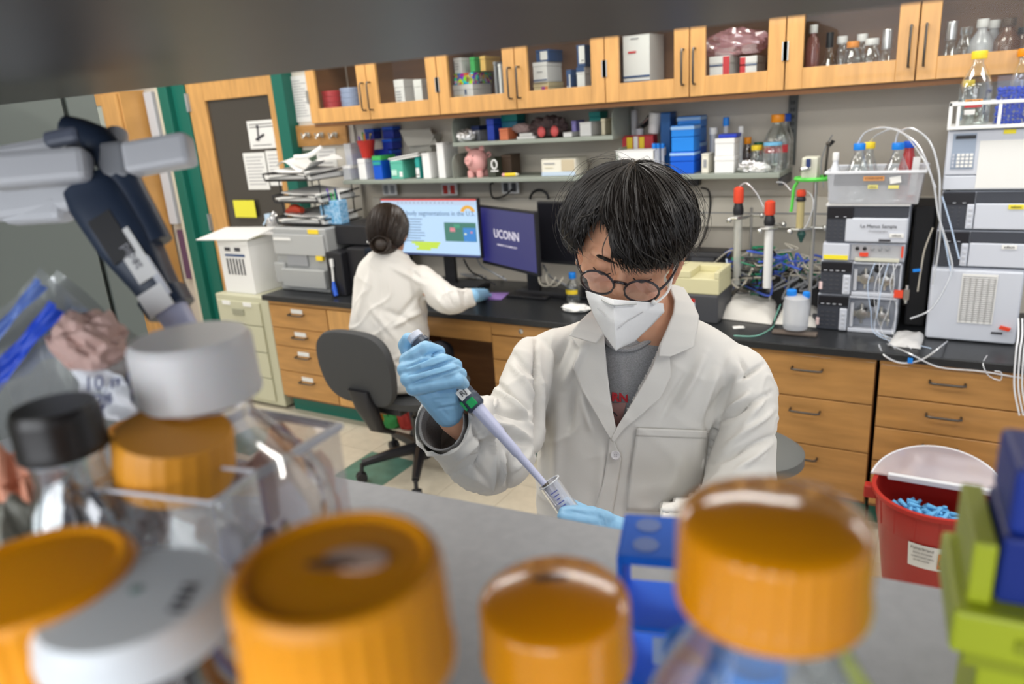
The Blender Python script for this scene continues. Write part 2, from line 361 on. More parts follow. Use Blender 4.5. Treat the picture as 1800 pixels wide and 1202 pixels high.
unit('drawer_unit', 'leftmost maple drawer unit with four labelled drawers by file cabinet', -3.455, -2.99, [(-3.455, -2.99, [.70, .56, .445, .285, .118], True, None)])
u = unit('drawer_unit', 'narrow maple door unit behind the seated woman', -2.99, -2.66, [])
d = obj('door', MB().box(-2.985, -2.665, FY, FY+.02, .118, .698), woodv, u, bev=.003); obj('handle', handle(MB(), -2.70, .50, .61, FY), dsteel, d, smooth=True)
kn = T('knee_panel', 'maple apron and dark back panel of the knee space', 'panel', (-2.25, FY+.3, 0))
obj('apron', MB().box(-2.66, -1.895, FY+.004, FY+.024, .615, CT-.032), wood, kn, bev=.002)
obj('back_panel', MB().box(-2.66, -1.895, WY-.06, WY-.04, 0, CT-.032), woodd, kn); obj('side_panel', MB().box(-1.91, -1.895, FY+.03, WY-.06, .0, CT-.032), woodd, kn)
u = unit('drawer_unit', 'maple drawer unit with a lock between the two people', -1.893, -1.43, [(-1.893, -1.43, [.655, .53, .40, .26, .118], False, None)])
obj('lock_rail', MB().box(-1.891, -1.432, FY, FY+.02, .659, .718), wood, u, bev=.003)
obj('lock', MB().lathe((-1.72, FY, .69), [(.012, 0), (.012, .006), (.004, .007)], 16, axis=(0, -1, 0)), steel, u)
unit('drawer_unit', 'maple drawer unit hidden behind the pipetting man', -1.43, -.80, [(-1.43, -.80, [.70, .5, .3, .118], False, None)])
unit('drawer_unit', 'maple unit of deep drawers right of the man', -.80, -.19, [(-.80, -.19, [.712, .535, .332, .118], False, -.43)])
unit('drawer_unit', 'rightmost maple drawer unit behind the red bucket', -.178, .50, [(-.178, .50, [.708, .578, .452, .31, .118], False, .045)])
tag(obj('countertop', MB().box(-3.47, .62, FY-.03, WY-.001, CT-.032, CT), ctop, bev=.004), 'long black counter along the back wall', 'countertop')
# file cabinet
fc = T('file_cabinet', 'beige metal file cabinet left of the counter', 'file cabinet', (-3.72, FY+.3, 0))
obj('cabinet_body', MB().box(-3.965, -3.49, FY+.03, WY-.12, .02, .725), beige, fc, bev=.006)
for z0, z1 in ((.05, .20), (.205, .37), (.375, .54), (.545, .69)):
    d = obj('drawer', MB().box(-3.94, -3.56, FY+.015, FY+.03, z0, z1), beige, fc, bev=.003)
    obj('pull', MB().box(-3.80, -3.70, FY+.005, FY+.015, z0+.06, z0+.10), mat('beige_dark', (.3, .3, .22), .4), d, bev=.003)
for x in (-3.85, -3.66): obj('tag_label', MB().box(x-.035, x+.035, FY+.01, FY+.015, .665, .69), paper, fc)
# ---------------------------------------------------------------- wall shelves
SA = 1.372; SB = 1.556; SY = 3.29
sa = T('wall_shelf', 'long grey green steel shelf above the counter', 'shelf', (-1.9, WY, SA))
obj('board', MB().box(-3.10, -.64, SY, WY-.001, SA-.022, SA), shelfm, sa, bev=.003)
def endplate(x, z0, z1, parent):
    n = 8; pts = [(SY+.004, z0), (WY-.001, z0), (WY-.001, z1)]+[(SY+.06-.055*math.sin(PI/2*i/n), z1-.055+.055*math.cos(PI/2*i/n)) for i in range(n+1)]
    mb = MB(); mb.add([(x+s, y, z) for s in (-.0015, .0015) for y, z in pts], []); k = len(pts)
    mb.f = [tuple(range(k)), tuple(range(2*k-1, k-1, -1))]+[(i, (i+1) % k, (i+1) % k+k, i+k) for i in range(k)]
    return obj('end_plate', mb, shelfm, parent)
for x in (-2.31, -1.375): endplate(x, SA, SA+.125, sa)
sb = T('wall_shelf', 'short upper steel shelf with rounded end plates', 'shelf', (-1.85, WY, SB))
obj('board', MB().box(-2.295, -1.39, SY, WY-.001, SB-.02, SB), shelfm, sb, bev=.003)
for x in (-2.292, -1.393): endplate(x, SB, SB+.128, sb)
rl = T('slotted_rail', 'dark slotted shelf rail on the wall beside the orange cap bottle', 'rail', (-.645, WY-.01, 1.36))
obj('rail_bar', MB().box(-.665, -.628, WY-.018, WY-.001, 1.38, UB-.02), mat('rail_grey', (.10, .105, .10), .5), rl)
for i in range(9): obj('slot', MB().box(-.655, -.648, WY-.0195, WY-.018, 1.40+i*.03, 1.415+i*.03), black, rl); obj('slot', MB().box(-.645, -.638, WY-.0195, WY-.018, 1.40+i*.03, 1.415+i*.03), black, rl)
obj('rail_bracket', MB().box(-.655, -.638, SY+.06, WY-.018, SA-.06, SA-.023), dgrey, rl)
# raceway and outlets
rw = T('wall_raceway', 'pale wire raceway along the wall above the counter', 'raceway', (-1.6, WY, 1.02))
obj('raceway_cover', MB().box(-3.1, .6, WY-.045, WY-.001, 1.10, 1.24), wallw, rw, bev=.004)
obj('raceway_lip', MB().box(-3.1, .6, WY-.048, WY-.045, 1.165, 1.17), mgrey, rw)
for px, py, m_, l in ((685, 333, mgrey, 'brown double socket on the raceway left of the monitor'), (790, 333, red, 'red double socket above the lit monitor'), (897, 329, dgrey, 'dark socket with black plug above the blue monitor')):
    q = PY(px, py, WY-.05); o = T('socket_outlet', l, 'socket', (q.x, WY-.05, q.z-.03))
    obj('face_plate', MB().box(q.x-.055, q.x+.055, WY-.053, WY-.0485, q.z-.035, q.z+.035), white, o, bev=.003)
    for s in (-1, 1): obj('socket', MB().box(q.x+s*.025-.015, q.x+s*.025+.015, WY-.058, WY-.053, q.z-.024, q.z+.024), m_, o, bev=.004)
tag(obj('wall_label', MB().box(*[PY(720, 333, WY-.05).x, PY(756, 333, WY-.05).x], WY-.051, WY-.0485, 1.185, 1.23), mgrey), 'small grey printed label on the raceway', 'label')
# ================================================================ THINGS IN THE WALL CABINETS
CY = 3.34; CZ = UB+.0205
kitb = mat('kit_blue', (.03, .075, .20), .5); redm = mat('carton_red', (.62, .05, .06), .5)
dots = mat('dotted_card', (.8, .1, .1), .5)
_n = dots.node_tree; vo = _n.nodes.new('ShaderNodeTexVoronoi'); vo.inputs['Scale'].default_value = 55; tcx = _n.nodes.new('ShaderNodeTexCoord')
_n.links.new(tcx.outputs['Object'], vo.inputs['Vector']); hs = _n.nodes.new('ShaderNodeHueSaturation'); hs.inputs['Saturation'].default_value = 1.6
_n.links.new(vo.outputs['Color'], hs.inputs['Color']); _n.links.new(hs.outputs[0], _n.nodes['Principled BSDF'].inputs['Base Color'])
for st, (px, mm, nm, ct) in enumerate(((583, mat('dish_red', (.55, .05, .06), .35), 'red', 5), (617, mat('dish_blue', (.35, .42, .62), .3), 'pale blue', 6))):
    q = PY(px, 190, CY+.04)
    words = ['at the bottom', 'second from bottom', 'third from bottom', 'fourth from bottom', 'fifth from bottom', 'topmost']
    for i in range(ct):
        z = CZ+i*.032*(1 if st == 0 else .87); r = .066 if st == 0 else .058; h = .030 if st == 0 else .026
        o = tag(obj('culture_dish', MB().lathe((q.x, CY+.05, z), [(r*.97, 0), (r*.97, h*.5), (r, h*.52), (r, h*.96), (r*.97, h)], 28), mm, smooth=True),
                f'{nm} round culture dish, {words[i]} of its stack in the leftmost cabinet', 'dish', f'{nm} culture dishes')
carton('carton', 'white box with printed lines left of its twin in the second door', 'box', (694, 139, 727, 183), CY, .16, white, CZ, lines_=6, group='white kit boxes')
carton('carton', 'white box on the right of the pair behind the second door', 'box', (728, 139, 756, 183), CY+.01, .15, paper, CZ, group='white kit boxes')
carton('carton', 'white box with pale yellow label under the dotted box', 'box', (797, 147, 864, 177), CY, .18, white, CZ, deco=[(.02, .05, .5, .6, cream), (.6, .6, .68, .8, kitb)])
_z = span(797, 147, 864, 177, CY)[3]
carton('carton', 'multicoloured dotted box behind the third cabinet door', 'box', (798, 127, 864, 147), CY, .18, dots, _z+.001)
_z = span(798, 127, 864, 147, CY)[3]
carton('carton', 'small white box on top of the dotted box', 'box', (798, 101, 824, 126), CY+.01, .15, white, _z+.002, lines_=3)
carton('carton', 'green box beside the small white box on the dotted box', 'box', (826, 100, 842, 125), CY+.01, .15, green, _z+.002)
carton('carton', 'yellow and orange box above the dotted box at right', 'box', (844, 98, 862, 125), CY+.02, .15, mat('amber_card', (.7, .45, .12), .5), _z+.002)
for i, (x0, x1, y0, mm) in enumerate(((869, 876, 108, mgrey), (877, 885, 112, white), (886, 893, 116, lgrey))):
    carton('binder', ['grey', 'white', 'pale grey'][i]+' upright binder right of the dotted box, '+['left', 'middle', 'right'][i]+' of three', 'binder', (x0, y0, x1, 170), CY+.01, .16, mm, CZ, lidh=.08, group='binders in the cabinet')
carton('carton', 'flat yellow and purple box under the white kit box', 'box', (938, 144, 990, 162), CY, .16, mat('sand_card', (.7, .58, .34), .5), CZ, deco=[(.55, .05, .78, .8, mat('purple_card', (.35, .04, .28), .5)), (.8, .05, .97, .8, mat('orange_card', (.85, .25, .05), .5))])
_z = span(938, 144, 990, 162, CY)[3]
carton('carton', 'white kit box with a blue line in the fourth door', 'box', (937, 108, 986, 143), CY-.01, .16, white, _z+.001, deco=[(0, .08, 1, .14, kitb), (.3, .5, .7, .54, inkg)])
_z2 = span(937, 108, 986, 143, CY-.01)[3]
carton('carton', 'navy kit box with a white label on top of the white kit box', 'box', (942, 86, 987, 107), CY, .15, kitb, _z2+.001, deco=[(.35, .15, .9, .85, white)])
carton('carton', 'navy box with pale stripes low beside the white kit boxes', 'box', (996, 122, 1012, 158), CY+.01, .15, kitb, CZ, deco=[(.1, .1, .3, .5, white), (.6, .4, .85, .85, white)])
carton('carton', 'white and navy kit box, lower of two at right of the fourth door', 'box', (1014, 117, 1042, 156), CY+.005, .15, white, CZ, deco=[(0, .86, 1, 1, kitb), (.3, .15, .9, .2, ink), (.3, .25, .9, .28, inkg)])
_z = span(1014, 117, 1042, 156, CY+.005)[3]
carton('carton', 'white and navy kit box, upper of two at right of the fourth door', 'box', (1014, 78, 1042, 116), CY+.005, .15, kitb, _z+.001, deco=[(.28, .15, 1, .95, white), (.55, .25, .9, .3, ink)])
# crumpled bag helper
def crumple(name, label, cat, c, sx, sy_, sz, m, n=26, amp=.22, seed=1, parent=None, group=None, f=3.2):
    """a soft bag or heap: flattened ball with sharp random folds, flat underneath"""
    c = Vector(c); mb = MB(); r = random.Random(seed); ph = [(r.uniform(-1, 1), r.uniform(-1, 1), r.uniform(-1, 1), r.uniform(0, 6.3), r.uniform(1, 3)*f/3) for _ in range(9)]
    rings = []
    for i in range(int(n*.6)+1):
        t = PI*(.03+.94*i/(n*.6)); rg = []
        for j in range(n):
            a = 2*PI*j/n; d = Vector((math.sin(t)*math.cos(a), math.sin(t)*math.sin(a), math.cos(t)))
            k = 1+amp*sum(abs(math.sin(f*(d.x*p[0]+d.y*p[1]+d.z*p[2])*p[4]+p[3]))-.6 for p in ph)/3
            p = Vector((d.x*sx*k, d.y*sy_*k, max(0, (d.z+.75)/1.75)*sz*k)); rg.append(c+p)
        rings.append(rg)
    mb.loft(rings); o = obj(name, mb, m, parent, smooth=False, org=c)
    if parent is None: tag(o, label, cat, group)
    return o
bagm = glass('bag_film', (.82, .82, .85), .3, .08, .3)
q = PY(1138, 143, CY+.07); crumple('plastic_bag', 'crumpled clear plastic bag under the big white carton', 'bag', (q.x, CY+.085, CZ), .115, .07, .06, bagm, seed=3)
obj('bag_shelf', MB().box(q.x-.13, q.x+.13, CY+.01, CY+.17, CZ+.062, CZ+.066), white) if 0 else None
carton('carton', 'big white carton with a blue line standing on the plastic bag', 'box', (1095, 58, 1167, 126), CY, .19, white, CZ+.058, deco=[(0, .12, 1, .16, kitb), (0, .04, 1, .055, kitb), (.2, .62, .5, .66, redm), (.3, .9, .6, .92, inkg)], lidh=.02)
a, b, c, d = span(1247, 98, 1347, 134, CY)
for (x0, x1, s, l) in ((1247, 1300, 1, 'left'), (1301, 1346, 0, 'right')):
    carton('carton', f'white flat box with a red end patch, {l} of two under the pink bag', 'box', (x0, 98, x1, 134), CY+(.0 if s else .004), .17, white, CZ, deco=[((.68 if s else 0), .0, (1 if s else .32), .98, redm), (0, .72, (.68 if s else 1), .76, kitb), (.1 if s else .4, .2, .5 if s else .8, .23, inkg)], group='white boxes with red patches')
q = PY(1290, 97, CY+.07); crumple('plastic_bag', 'pinkish clear bag of supplies lying on the red patched boxes', 'bag', (q.x, CY+.09, span(1247, 98, 1300, 134, CY)[3]+.001), .135, .07, .105, glass('pink_film', (.9, .68, .72), .35, .1, .45, (.75, .42, .48)), seed=8)
def cb(px, py0, py1, cap, body, label, rr=.032, y=CY+.06, name='reagent_bottle', cr_=.02, chf=.16, sh=.62, **k):
    q = PY(px, py1, y); top = PY(px, py0, y).z; h = top-CZ
    return bottle(name, label, 'bottle', (q.x, y, CZ), rr, h, cr_, h*chf, cap, body, sh=sh, **k)
cb(1427, 44, 120, white, glass('pale_red_clear', (.9, .6, .6), .15, .1, .3, (.55, .25, .22)), 'tall square bottle of pink fluid with white cap at left of the glassware', .027, sh=.72, chf=.14, cr_=.016)
cb(1456, 57, 118, black, gclear, 'dark stoppered flask beside the pink fluid bottle', .036, sh=.4, cr_=.014, chf=.3, name='flask')
cb(1478, 64, 115, white, gclear, 'clear bottle with grey white cap behind the orange cap bottle', .030, y=CY+.12)
cb(1497, 73, 117, orange, gclear, 'clear bottle with orange cap among the wall cabinet glassware', .036, cr_=.024)
cb(1513, 60, 110, white, gclear, 'clear bottle with white cap, rear one right of the orange cap', .030, y=CY+.13)
cb(1530, 68, 114, white, gclear, 'clear bottle with wide white cap, front one right of the orange cap', .036, cr_=.025)
cb(1557, 52, 108, foil, gclear, 'conical flask with crumpled foil top beside the door stile', .034, sh=.35, cr_=.018, chf=.4, name='flask')
cb(1668, 38, 100, foil, gclear, 'foil topped flask at left of the rightmost door pane', .034, sh=.4, cr_=.018, chf=.35, name='flask')
cb(1694, 48, 98, gclear, gclear, 'small clear glass bottle right of the foil topped flask', .030)
cb(1722, 34, 96, white, gmilk, 'milky white wash bottle behind the rightmost door pane', .042, cr_=.02, sh=.6)
cb(1742, 36, 92, white, gmilk, 'second milky bottle just right of the white wash bottle', .036, y=CY+.13)
cb(1768, 32, 90, brown, gbrown, 'brown bottle at the right end of the wall cabinet', .044, cr_=.022)
cb(1796, 48, 90, black, gbrown, 'dark bottle cut by the right picture edge in wall cabinet', .036, y=CY+.09)

# ================================================================ THINGS ON THE SHELVES
ZA = SA+.0008; ZB = SB+.0008; QY = 3.32
def cyl(name, label, cat, px, py1, py0, r, Y, z, m, prof=None, n=24, smooth=True):
    q = PY(px, py1, Y); top = PY(px, py0, Y).z; h = top-z; pr = prof or [(r*.96, 0), (r, .03), (r, .97), (r*.94, 1)]
    return tag(obj(name, MB().lathe((q.x, Y, z), [(p[0], p[1]*h) for p in pr], n), m, smooth=smooth), label, cat)
# long shelf, left stretch
carton('carton', 'clear and white plastic box at the far left end of the shelf', 'box', (603, 291, 629, 317), QY, .12, gmilk, ZA, lid=white)
carton('carton', 'white cube carton left of the blue box on the shelf', 'box', (630, 279, 656, 317), QY+.01, .12, white, ZA)
carton('carton', 'blue box with a bright green top on the shelf', 'box', (656, 274, 686, 317), QY, .13, blue, ZA, lid=green, lidh=.2, deco=[(.05, .62, .95, .76, teal)])
gb = carton('glove_box', 'green and teal glove box with white print on the shelf', 'box', (687, 282, 730, 317), QY, .13, mat('glovebox_green', (.10, .45, .34), .5), ZA, lidh=.15, deco=[(.08, .2, .5, .5, mat('pale_green', (.5, .75, .65), .5)), (.72, .12, .95, .4, white)])
carton('carton', 'teal and white box beside the green glove box', 'box', (731, 276, 744, 317), QY+.01, .13, teal, ZA, lidh=.45, lid=teal, deco=[(.05, .05, .95, .5, white), (.1, .15, .9, .2, ink)])
q = PY(715, 280, QY+.05); zt = span(687, 282, 730, 317, QY)[3]
tag(obj('paper_stack', MB().obox((q.x+.02, QY+.06, zt+.012), (.10, 0, .012), (0, .06, 0), (0, 0, .004)).obox((q.x-.01, QY+.07, zt+.0225), (.09, .02, .012), (-.012, .055, 0), (0, 0, .003)), paper), 'loose white papers lying on the green glove box', 'paper')
carton('carton', 'plain white box left of the tall white box on the shelf', 'box', (743, 269, 769, 316), QY, .13, white, ZA, lidh=.08)
carton('carton', 'tall narrow white box at the steel end plate', 'box', (769, 251, 793, 316), QY+.0, .14, white, ZA, lidh=.05)
g = mat('grey_card', (.42, .41, .37), .7); q = PY(737, 268, QY+.19)
ob = T('open_carton', 'open grey cardboard box with raised flap at the back of shelf', 'box', (q.x, QY+.19, ZA))
x0, x1, z0, z1 = span(716, 237, 762, 268, QY+.16)
obj('box_body', MB().box(x0+.01, x1-.02, QY+.16, QY+.235, ZA, z0+.04), g, ob); obj('flap', MB().obox(((x0+x1)/2, QY+.15, z0+.085), ((x1-x0)/2, .02, 0), (-.03, .01, .045), (0, .002, 0)), g, ob)
obj('flap', MB().obox((x1-.005, QY+.19, z0+.06), (.002, 0, 0), (.02, .0, .035), (0, .04, 0)), g, ob)
for i, (r, y, l) in enumerate((((641, 262, 676, 290), .07, 'low blue tip rack behind the red cup'), ((672, 244, 706, 262), .14, 'navy tip rack, upper left of the blue rack pile'), ((674, 264, 704, 284), .14, 'navy tip rack in the middle of the blue rack pile'), ((641, 226, 670, 245), .17, 'dark blue rack at the top left behind the red cup'), ((672, 222, 704, 243), .16, 'dark blue rack on top of the pile behind the red cup'))):
    if i == 0: continue
    carton('tip_rack', l, 'rack', r, QY+y, .09 if i < 3 else .07, mat('rack_navy', (.008, .03, .32), .4), group='navy tip racks', lid=gblue if 0 else blue, lidh=.3)
carton('tip_rack', 'large navy rack standing on the shelf behind the small boxes', 'rack', (660, 262, 704, 317), QY+.135, .10, mat('rack_navy', (.008, .03, .32), .4), ZA)
carton('storage_bin', 'small blue tray of supplies behind the red cup', 'bin', (612, 271, 655, 317), QY+.135, .08, mat('rack_blue', (.02, .06, .5), .35), ZA)
zc = span(630, 279, 656, 317, QY+.01)[3]+.0012; q = PY(644, 270, QY+.05); q.x -= .0
rc = T('pen_cup', 'red plastic cup of pens on the shelf', 'cup', (q.x, QY+.06, zc))
obj('cup', MB().lathe((q.x, QY+.06, zc), [(.032, 0), (.047, .07), (.053, .095), (.053, .10), (.048, .10), (.043, .06), (.028, .005)], 24), red, rc, smooth=True)
for i, mm in enumerate((navy, yellow, green, mat('violet', (.15, .05, .4), .4), orange)):
    a = i*1.3; obj('pen', MB().tube([(q.x+.02*math.cos(a), QY+.06+.02*math.sin(a), zc+.03), (q.x+.042*math.cos(a), QY+.06+.035*math.sin(a), zc+.125+.01*(i % 3))], .005), mm, rc)
x0, x1, z0, z1 = span(600, 250, 627, 290, QY+.02)
carton('carton', 'clear tray of small parts left of the red cup', 'box', (606, 252, 629, 290), QY+.02, .10, gmilk, span(603, 291, 629, 317, QY)[3]+.001)
# piggy bank
q = PY(839, 311, 3.36); px_ = q.x; pg = T('piggy_bank', 'pink standing piggy bank on the shelf', 'piggy bank', (px_, 3.37, ZA))
obj('body', MB().ball((px_, 3.37, ZA+.082), .058, 24, (1.08, .95, 1.15)), pink, pg, smooth=True)
obj('snout', MB().lathe((px_-.012, 3.325, ZA+.088), [(.026, 0), (.024, .02), (.021, .024), (.002, .024)], 20, axis=(-.25, -1, 0)), pink, pg, smooth=True)
for s in (-1, 1):
    obj('ear', MB().loft([[(px_+s*.036+.02*math.cos(a), 3.36+.006*math.sin(a), ZA+.135) for a in [2*PI*j/8 for j in range(8)]], [(px_+s*.046+.012*math.cos(a), 3.352+.005*math.sin(a), ZA+.155) for a in [2*PI*j/8 for j in range(8)]], [(px_+s*.054+.002*math.cos(a), 3.347+.002*math.sin(a), ZA+.165) for a in [2*PI*j/8 for j in range(8)]]]), pink, pg, smooth=True)
    obj('leg', MB().lathe((px_+s*.028, 3.345, ZA), [(.017, 0), (.019, .01), (.017, .035)], 14), pink, pg, smooth=True)
    obj('leg', MB().lathe((px_+s*.03, 3.40, ZA), [(.017, 0), (.019, .01), (.017, .035)], 14), pink, pg, smooth=True)
    obj('eye', MB().ball((px_-.012+s*.02, 3.322, ZA+.112), .0045, 8), black, pg); obj('nostril', MB().ball((px_-.018+s*.008, 3.300, ZA+.09), .003, 6), brown, pg)
obj('tail', MB().tube(spline([(px_+.05, 3.39, ZA+.09), (px_+.075, 3.39, ZA+.11), (px_+.07, 3.38, ZA+.125), (px_+.06, 3.38, ZA+.115)], 4), .004), pink, pg)
# round logo box and brown box
lb = carton('small_speaker', 'dark box with a pale ring emblem beside the piggy bank', 'box', (857, 277, 884, 311), 3.33, .08, mat('olive_dark', (.05, .055, .04), .5), ZA, lidh=.04)
q = PY(869, 289, 3.329); obj('ring_emblem', MB().tube([(q.x+.016*math.cos(a), 3.327, q.z+.022*math.sin(a)) for a in [2*PI*i/24 for i in range(25)]], .004), white, lb)
obj('emblem_caption', MB().box(q.x-.022, q.x+.022, 3.325, 3.3285, q.z-.036, q.z-.029), white, lb)
carton('wooden_box', 'dark brown wooden box behind the pencils on the shelf', 'box', (882, 272, 915, 303), 3.40, .10, brown, ZA, lidh=.15)
p = T('pencil', 'fat yellow pencil with pink rubber lying on the shelf', 'pencil', PY(900, 306, 3.33))
q0, q1 = PY(888, 307, 3.33), PY(912, 302, 3.33); q0.z = ZA+.010; q1.z = ZA+.012
obj('pencil_body', MB().tube([q0, q0.lerp(q1, .8)], .009, 6), yellow, p); obj('eraser', MB().tube([q0-(q1-q0)*.18, q0], .009, 10), pink, p); obj('pencil_tip', MB().tube([q0.lerp(q1, .8), q1], [.009, .001], 6), cream, p)
bx = carton('carton', 'long cream white box with pale print on the shelf', 'box', (952, 279, 1033, 311), QY, .14, mat('ivory_card', (.75, .72, .62), .6), ZA, deco=[(0, .02, 1, .25, mat('pale_blue_print', (.50, .60, .72), .6)), (.08, .72, .4, .78, inkg), (.1, .5, .35, .54, cream), (.6, .3, .97, .95, mat('tan_print', (.55, .47, .33), .6))], lidh=.02)
# upper short shelf
q = PY(817, 249, 3.34); crumple('foil_ball', 'crumpled silver foil at the left end of the short shelf', 'foil', (q.x, 3.35, ZB), .062, .04, .06, foil, seed=5)
carton('storage_box', 'clear box with navy lid on the short shelf', 'box', (829, 221, 856, 250), 3.40, .10, gmilk, ZB, lid=navy, lidh=.3)
carton('storage_box', 'blue plastic box in the middle of the short shelf', 'box', (856, 208, 880, 248), 3.36, .10, mat('rack_blue', (.02, .06, .5), .35), ZB, lidh=.3)
carton('storage_box', 'tall teal and blue carton at the back of the short shelf', 'box', (882, 199, 924, 246), 3.44, .09, mat('teal_blue', (.03, .22, .32), .45), ZB, lid=blue2 if 0 else teal, lidh=.3)
carton('storage_box', 'orange box in front of the teal carton', 'box', (878, 225, 908, 247), 3.33, .10, mat('coral', (.75, .22, .10), .5), ZB)
a, b, c, d = span(908, 236, 940, 246, 3.33)
tag(obj('notebook', MB().box(a, b, 3.33, 3.45, ZB, ZB+.012).box(a+.01, b-.02, 3.34, 3.44, ZB+.013, ZB+.028), paper, bev=.002), 'small pile of pale notebooks on the short shelf', 'notebook')
crumple('cloth_bundle', 'pinkish grey bundle lying on the pale notebooks', 'bundle', (PY(920, 235, 3.4).x, 3.39, ZB+.029), .05, .035, .045, mat('mauve', (.35, .25, .24), .8), seed=12)
crumple('cloth_bundle', 'dark heap of gloves and tubing on the short shelf', 'bundle', (PY(965, 240, 3.4).x, 3.40, ZB), .10, .06, .09, mat('dark_bundle', (.07, .045, .045), .7), seed=13, amp=.35)
for px, l in ((953, 'left'), (976, 'right')):
    tag(obj('red_ball', MB().ball((PY(px, 240, 3.33).x, 3.325, ZB+.03), .022, 14, (1, .5, 1.2)), mat('rose', (.6, .09, .09), .5), smooth=True), f'red plastic clip in front of the dark heap, {l} one', 'clip')
carton('carton', 'flat white box left of the tall white box on the short shelf', 'box', (990, 232, 1020, 244), 3.33, .12, white, ZB)
carton('carton', 'white box with a sloped face on the short shelf', 'box', (1019, 214, 1057, 243), 3.34, .12, white, ZB, lidh=.12)
carton('carton', 'small violet box on the short shelf behind the white boxes', 'box', (1005, 212, 1020, 243), 3.40, .10, mat('violet_card', (.28, .25, .6), .5), ZB)
carton('carton', 'teal box at the back right of the short shelf', 'box', (1036, 196, 1068, 242), 3.47, .09, teal, ZB)
carton('carton', 'cream envelope box by the right end plate of the short shelf', 'box', (1057, 208, 1070, 242), 3.36, .12, cream, ZB)
# long shelf, right stretch
def rack(name, label, r, Y, dep, m, zb, nx, ny, tubes=None, mm=None):
    a, b, c, d = span(*r, Y); o = T(name, label, 'rack', ((a+b)/2, Y+dep/2, zb)); t = .003
    obj('rack_frame', MB().box(a, b, Y, Y+dep, zb, zb+.004).box(a, a+.004, Y, Y+dep, zb, d).box(b-.004, b, Y, Y+dep, zb, d).box(a, b, Y, Y+.003, zb+(d-zb)*.62, d).box(a, b, Y, Y+.003, zb, zb+(d-zb)*.4).box(a, b, Y+dep-.003, Y+dep, zb, d), m, o)
    mb = MB()
    for i in range(nx+1):
        x = a+(b-a)*i/nx; mb.box(x-.0015, x+.0015, Y, Y+dep, d-.003, d)
    for i in range(ny+1):
        y = Y+dep*i/ny; mb.box(a, b, y-.0015, y+.0015, d-.003, d)
    obj('rack_grid', mb, m, o); return o
rack('tube_rack', 'white tube rack on the shelf behind the dark hair', (1082, 264, 1150, 306), 3.31, .10, white, ZA, 6, 3)
carton('colour_box', 'red and yellow striped box behind the white tube rack', 'box', (1094, 238, 1156, 306), 3.425, .06, mat('box_red', (.5, .03, .04), .45), ZA, lidh=.02, deco=[(.16, .55, .34, .96, yellow), (.38, .5, .52, .98, white), (.56, .55, .72, .96, yellow), (.38, .4, .52, .55, red)])
carton('reagent_box', 'tall yellow narrow box standing behind the red box', 'box', (1097, 195, 1109, 300), 3.50, .03, mat('warning_yellow', (.8, .6, .03), .5), ZA, lidh=.1)
carton('reagent_box', 'clear acrylic column beside the tall yellow box', 'box', (1110, 193, 1122, 300), 3.50, .03, gmilk, ZA, lidh=.02)
cyl('steel_cylinder', 'grey plastic cylinder standing above the red striped box', 'cylinder', 1124, 240, 226, .02, 3.505, ZA, lgrey)
o = T('clamp', 'chrome clamp with black handle leaning above the red box', 'clamp', PY(1135, 230, 3.53)); obj('clamp_arm', MB().tube([PY(1112, 226, 3.53), PY(1130, 216, 3.53), PY(1140, 206, 3.53)], .007), steel, o); obj('clamp_grip', MB().tube([PY(1128, 222, 3.54), PY(1146, 203, 3.54)], .014), black, o)
o = T('white_flashlight', 'white tapered cylinder lying against the blue binder', 'cylinder', PY(1152, 232, 3.50)); obj('barrel', MB().tube([PY(1149, 234, 3.50), PY(1153, 198, 3.50)], [.026, .032], 18), white, o, smooth=True)
obj('stand_leg', MB().tube([PY(1149, 236, 3.50), PY(1149, 300, 3.50)], .012), dgrey, o)
bd = carton('blue_binder', 'dark blue upright binder left of the bright blue tip boxes', 'binder', (1161, 197, 1189, 302), 3.44, .09, mat('binder_blue', (.006, .09, .30), .4), ZA, lidh=.02, deco=[(.35, .28, .55, .42, white)])
def tipbox(label, r, Y, dep, zb, clear=True):
    a, b, c, d = sidefit(r, Y, dep); o = T('tip_box', label, 'tip box', ((a+b)/2, Y+dep/2, zb), 'bright blue tip boxes'); h = d-zb
    obj('box_base', MB().box(a, b, Y, Y+dep, zb, zb+h*.55), blue2 if clear else mat('royal', (.0, .10, .62), .35), o, bev=.003)
    obj('box_lid', MB().box(a-.001, b+.001, Y-.001, Y+dep+.001, zb+h*.56, d), blue2 if clear else mat('royal', (.0, .10, .62), .35), o, bev=.004)
    obj('rim_strip', MB().box(a-.002, b+.002, Y-.003, Y+dep, d-h*.16, d-.004), mat('rim_pale', (.30, .50, .80), .4), o, bev=.001); return o, d
_, zt = tipbox('lower bright blue tip box in the stack on the shelf', (1178, 267, 1231, 305), 3.32, .10, ZA, False)
tipbox('upper blue tip box on the stack on the shelf', (1180, 220, 1231, 266), 3.32, .10, zt+.001)
_, zt = tipbox('lower blue tip box behind the front stack', (1192, 250, 1242, 300), 3.44, .10, ZA, False)
tipbox('upper blue tip box behind the front stack', (1191, 204, 1242, 252), 3.44, .10, zt+.001)
carton('carton', 'small ivory box right of the bright blue tip boxes', 'box', (1233, 270, 1255, 305), 3.33, .09, mat('ivory_card', (.75, .72, .62), .6), ZA, lidh=.1, deco=[(.3, .3, .75, .7, mgrey)])
_z = span(1256, 274, 1302, 305, 3.32)[3]
carton('foam_box', 'lower white foam box at the middle of the right shelf', 'box', (1256, 274, 1302, 305), 3.32, .12, white, ZA, lidh=.3)
carton('foam_box', 'upper white foam box stacked under a blue lid', 'box', (1257, 243, 1302, 274), 3.325, .115, white, _z+.001, lidh=.3)
_z = span(1257, 243, 1302, 274, 3.325)[3]
a, b, c, d = span(1262, 235, 1294, 243, 3.33)
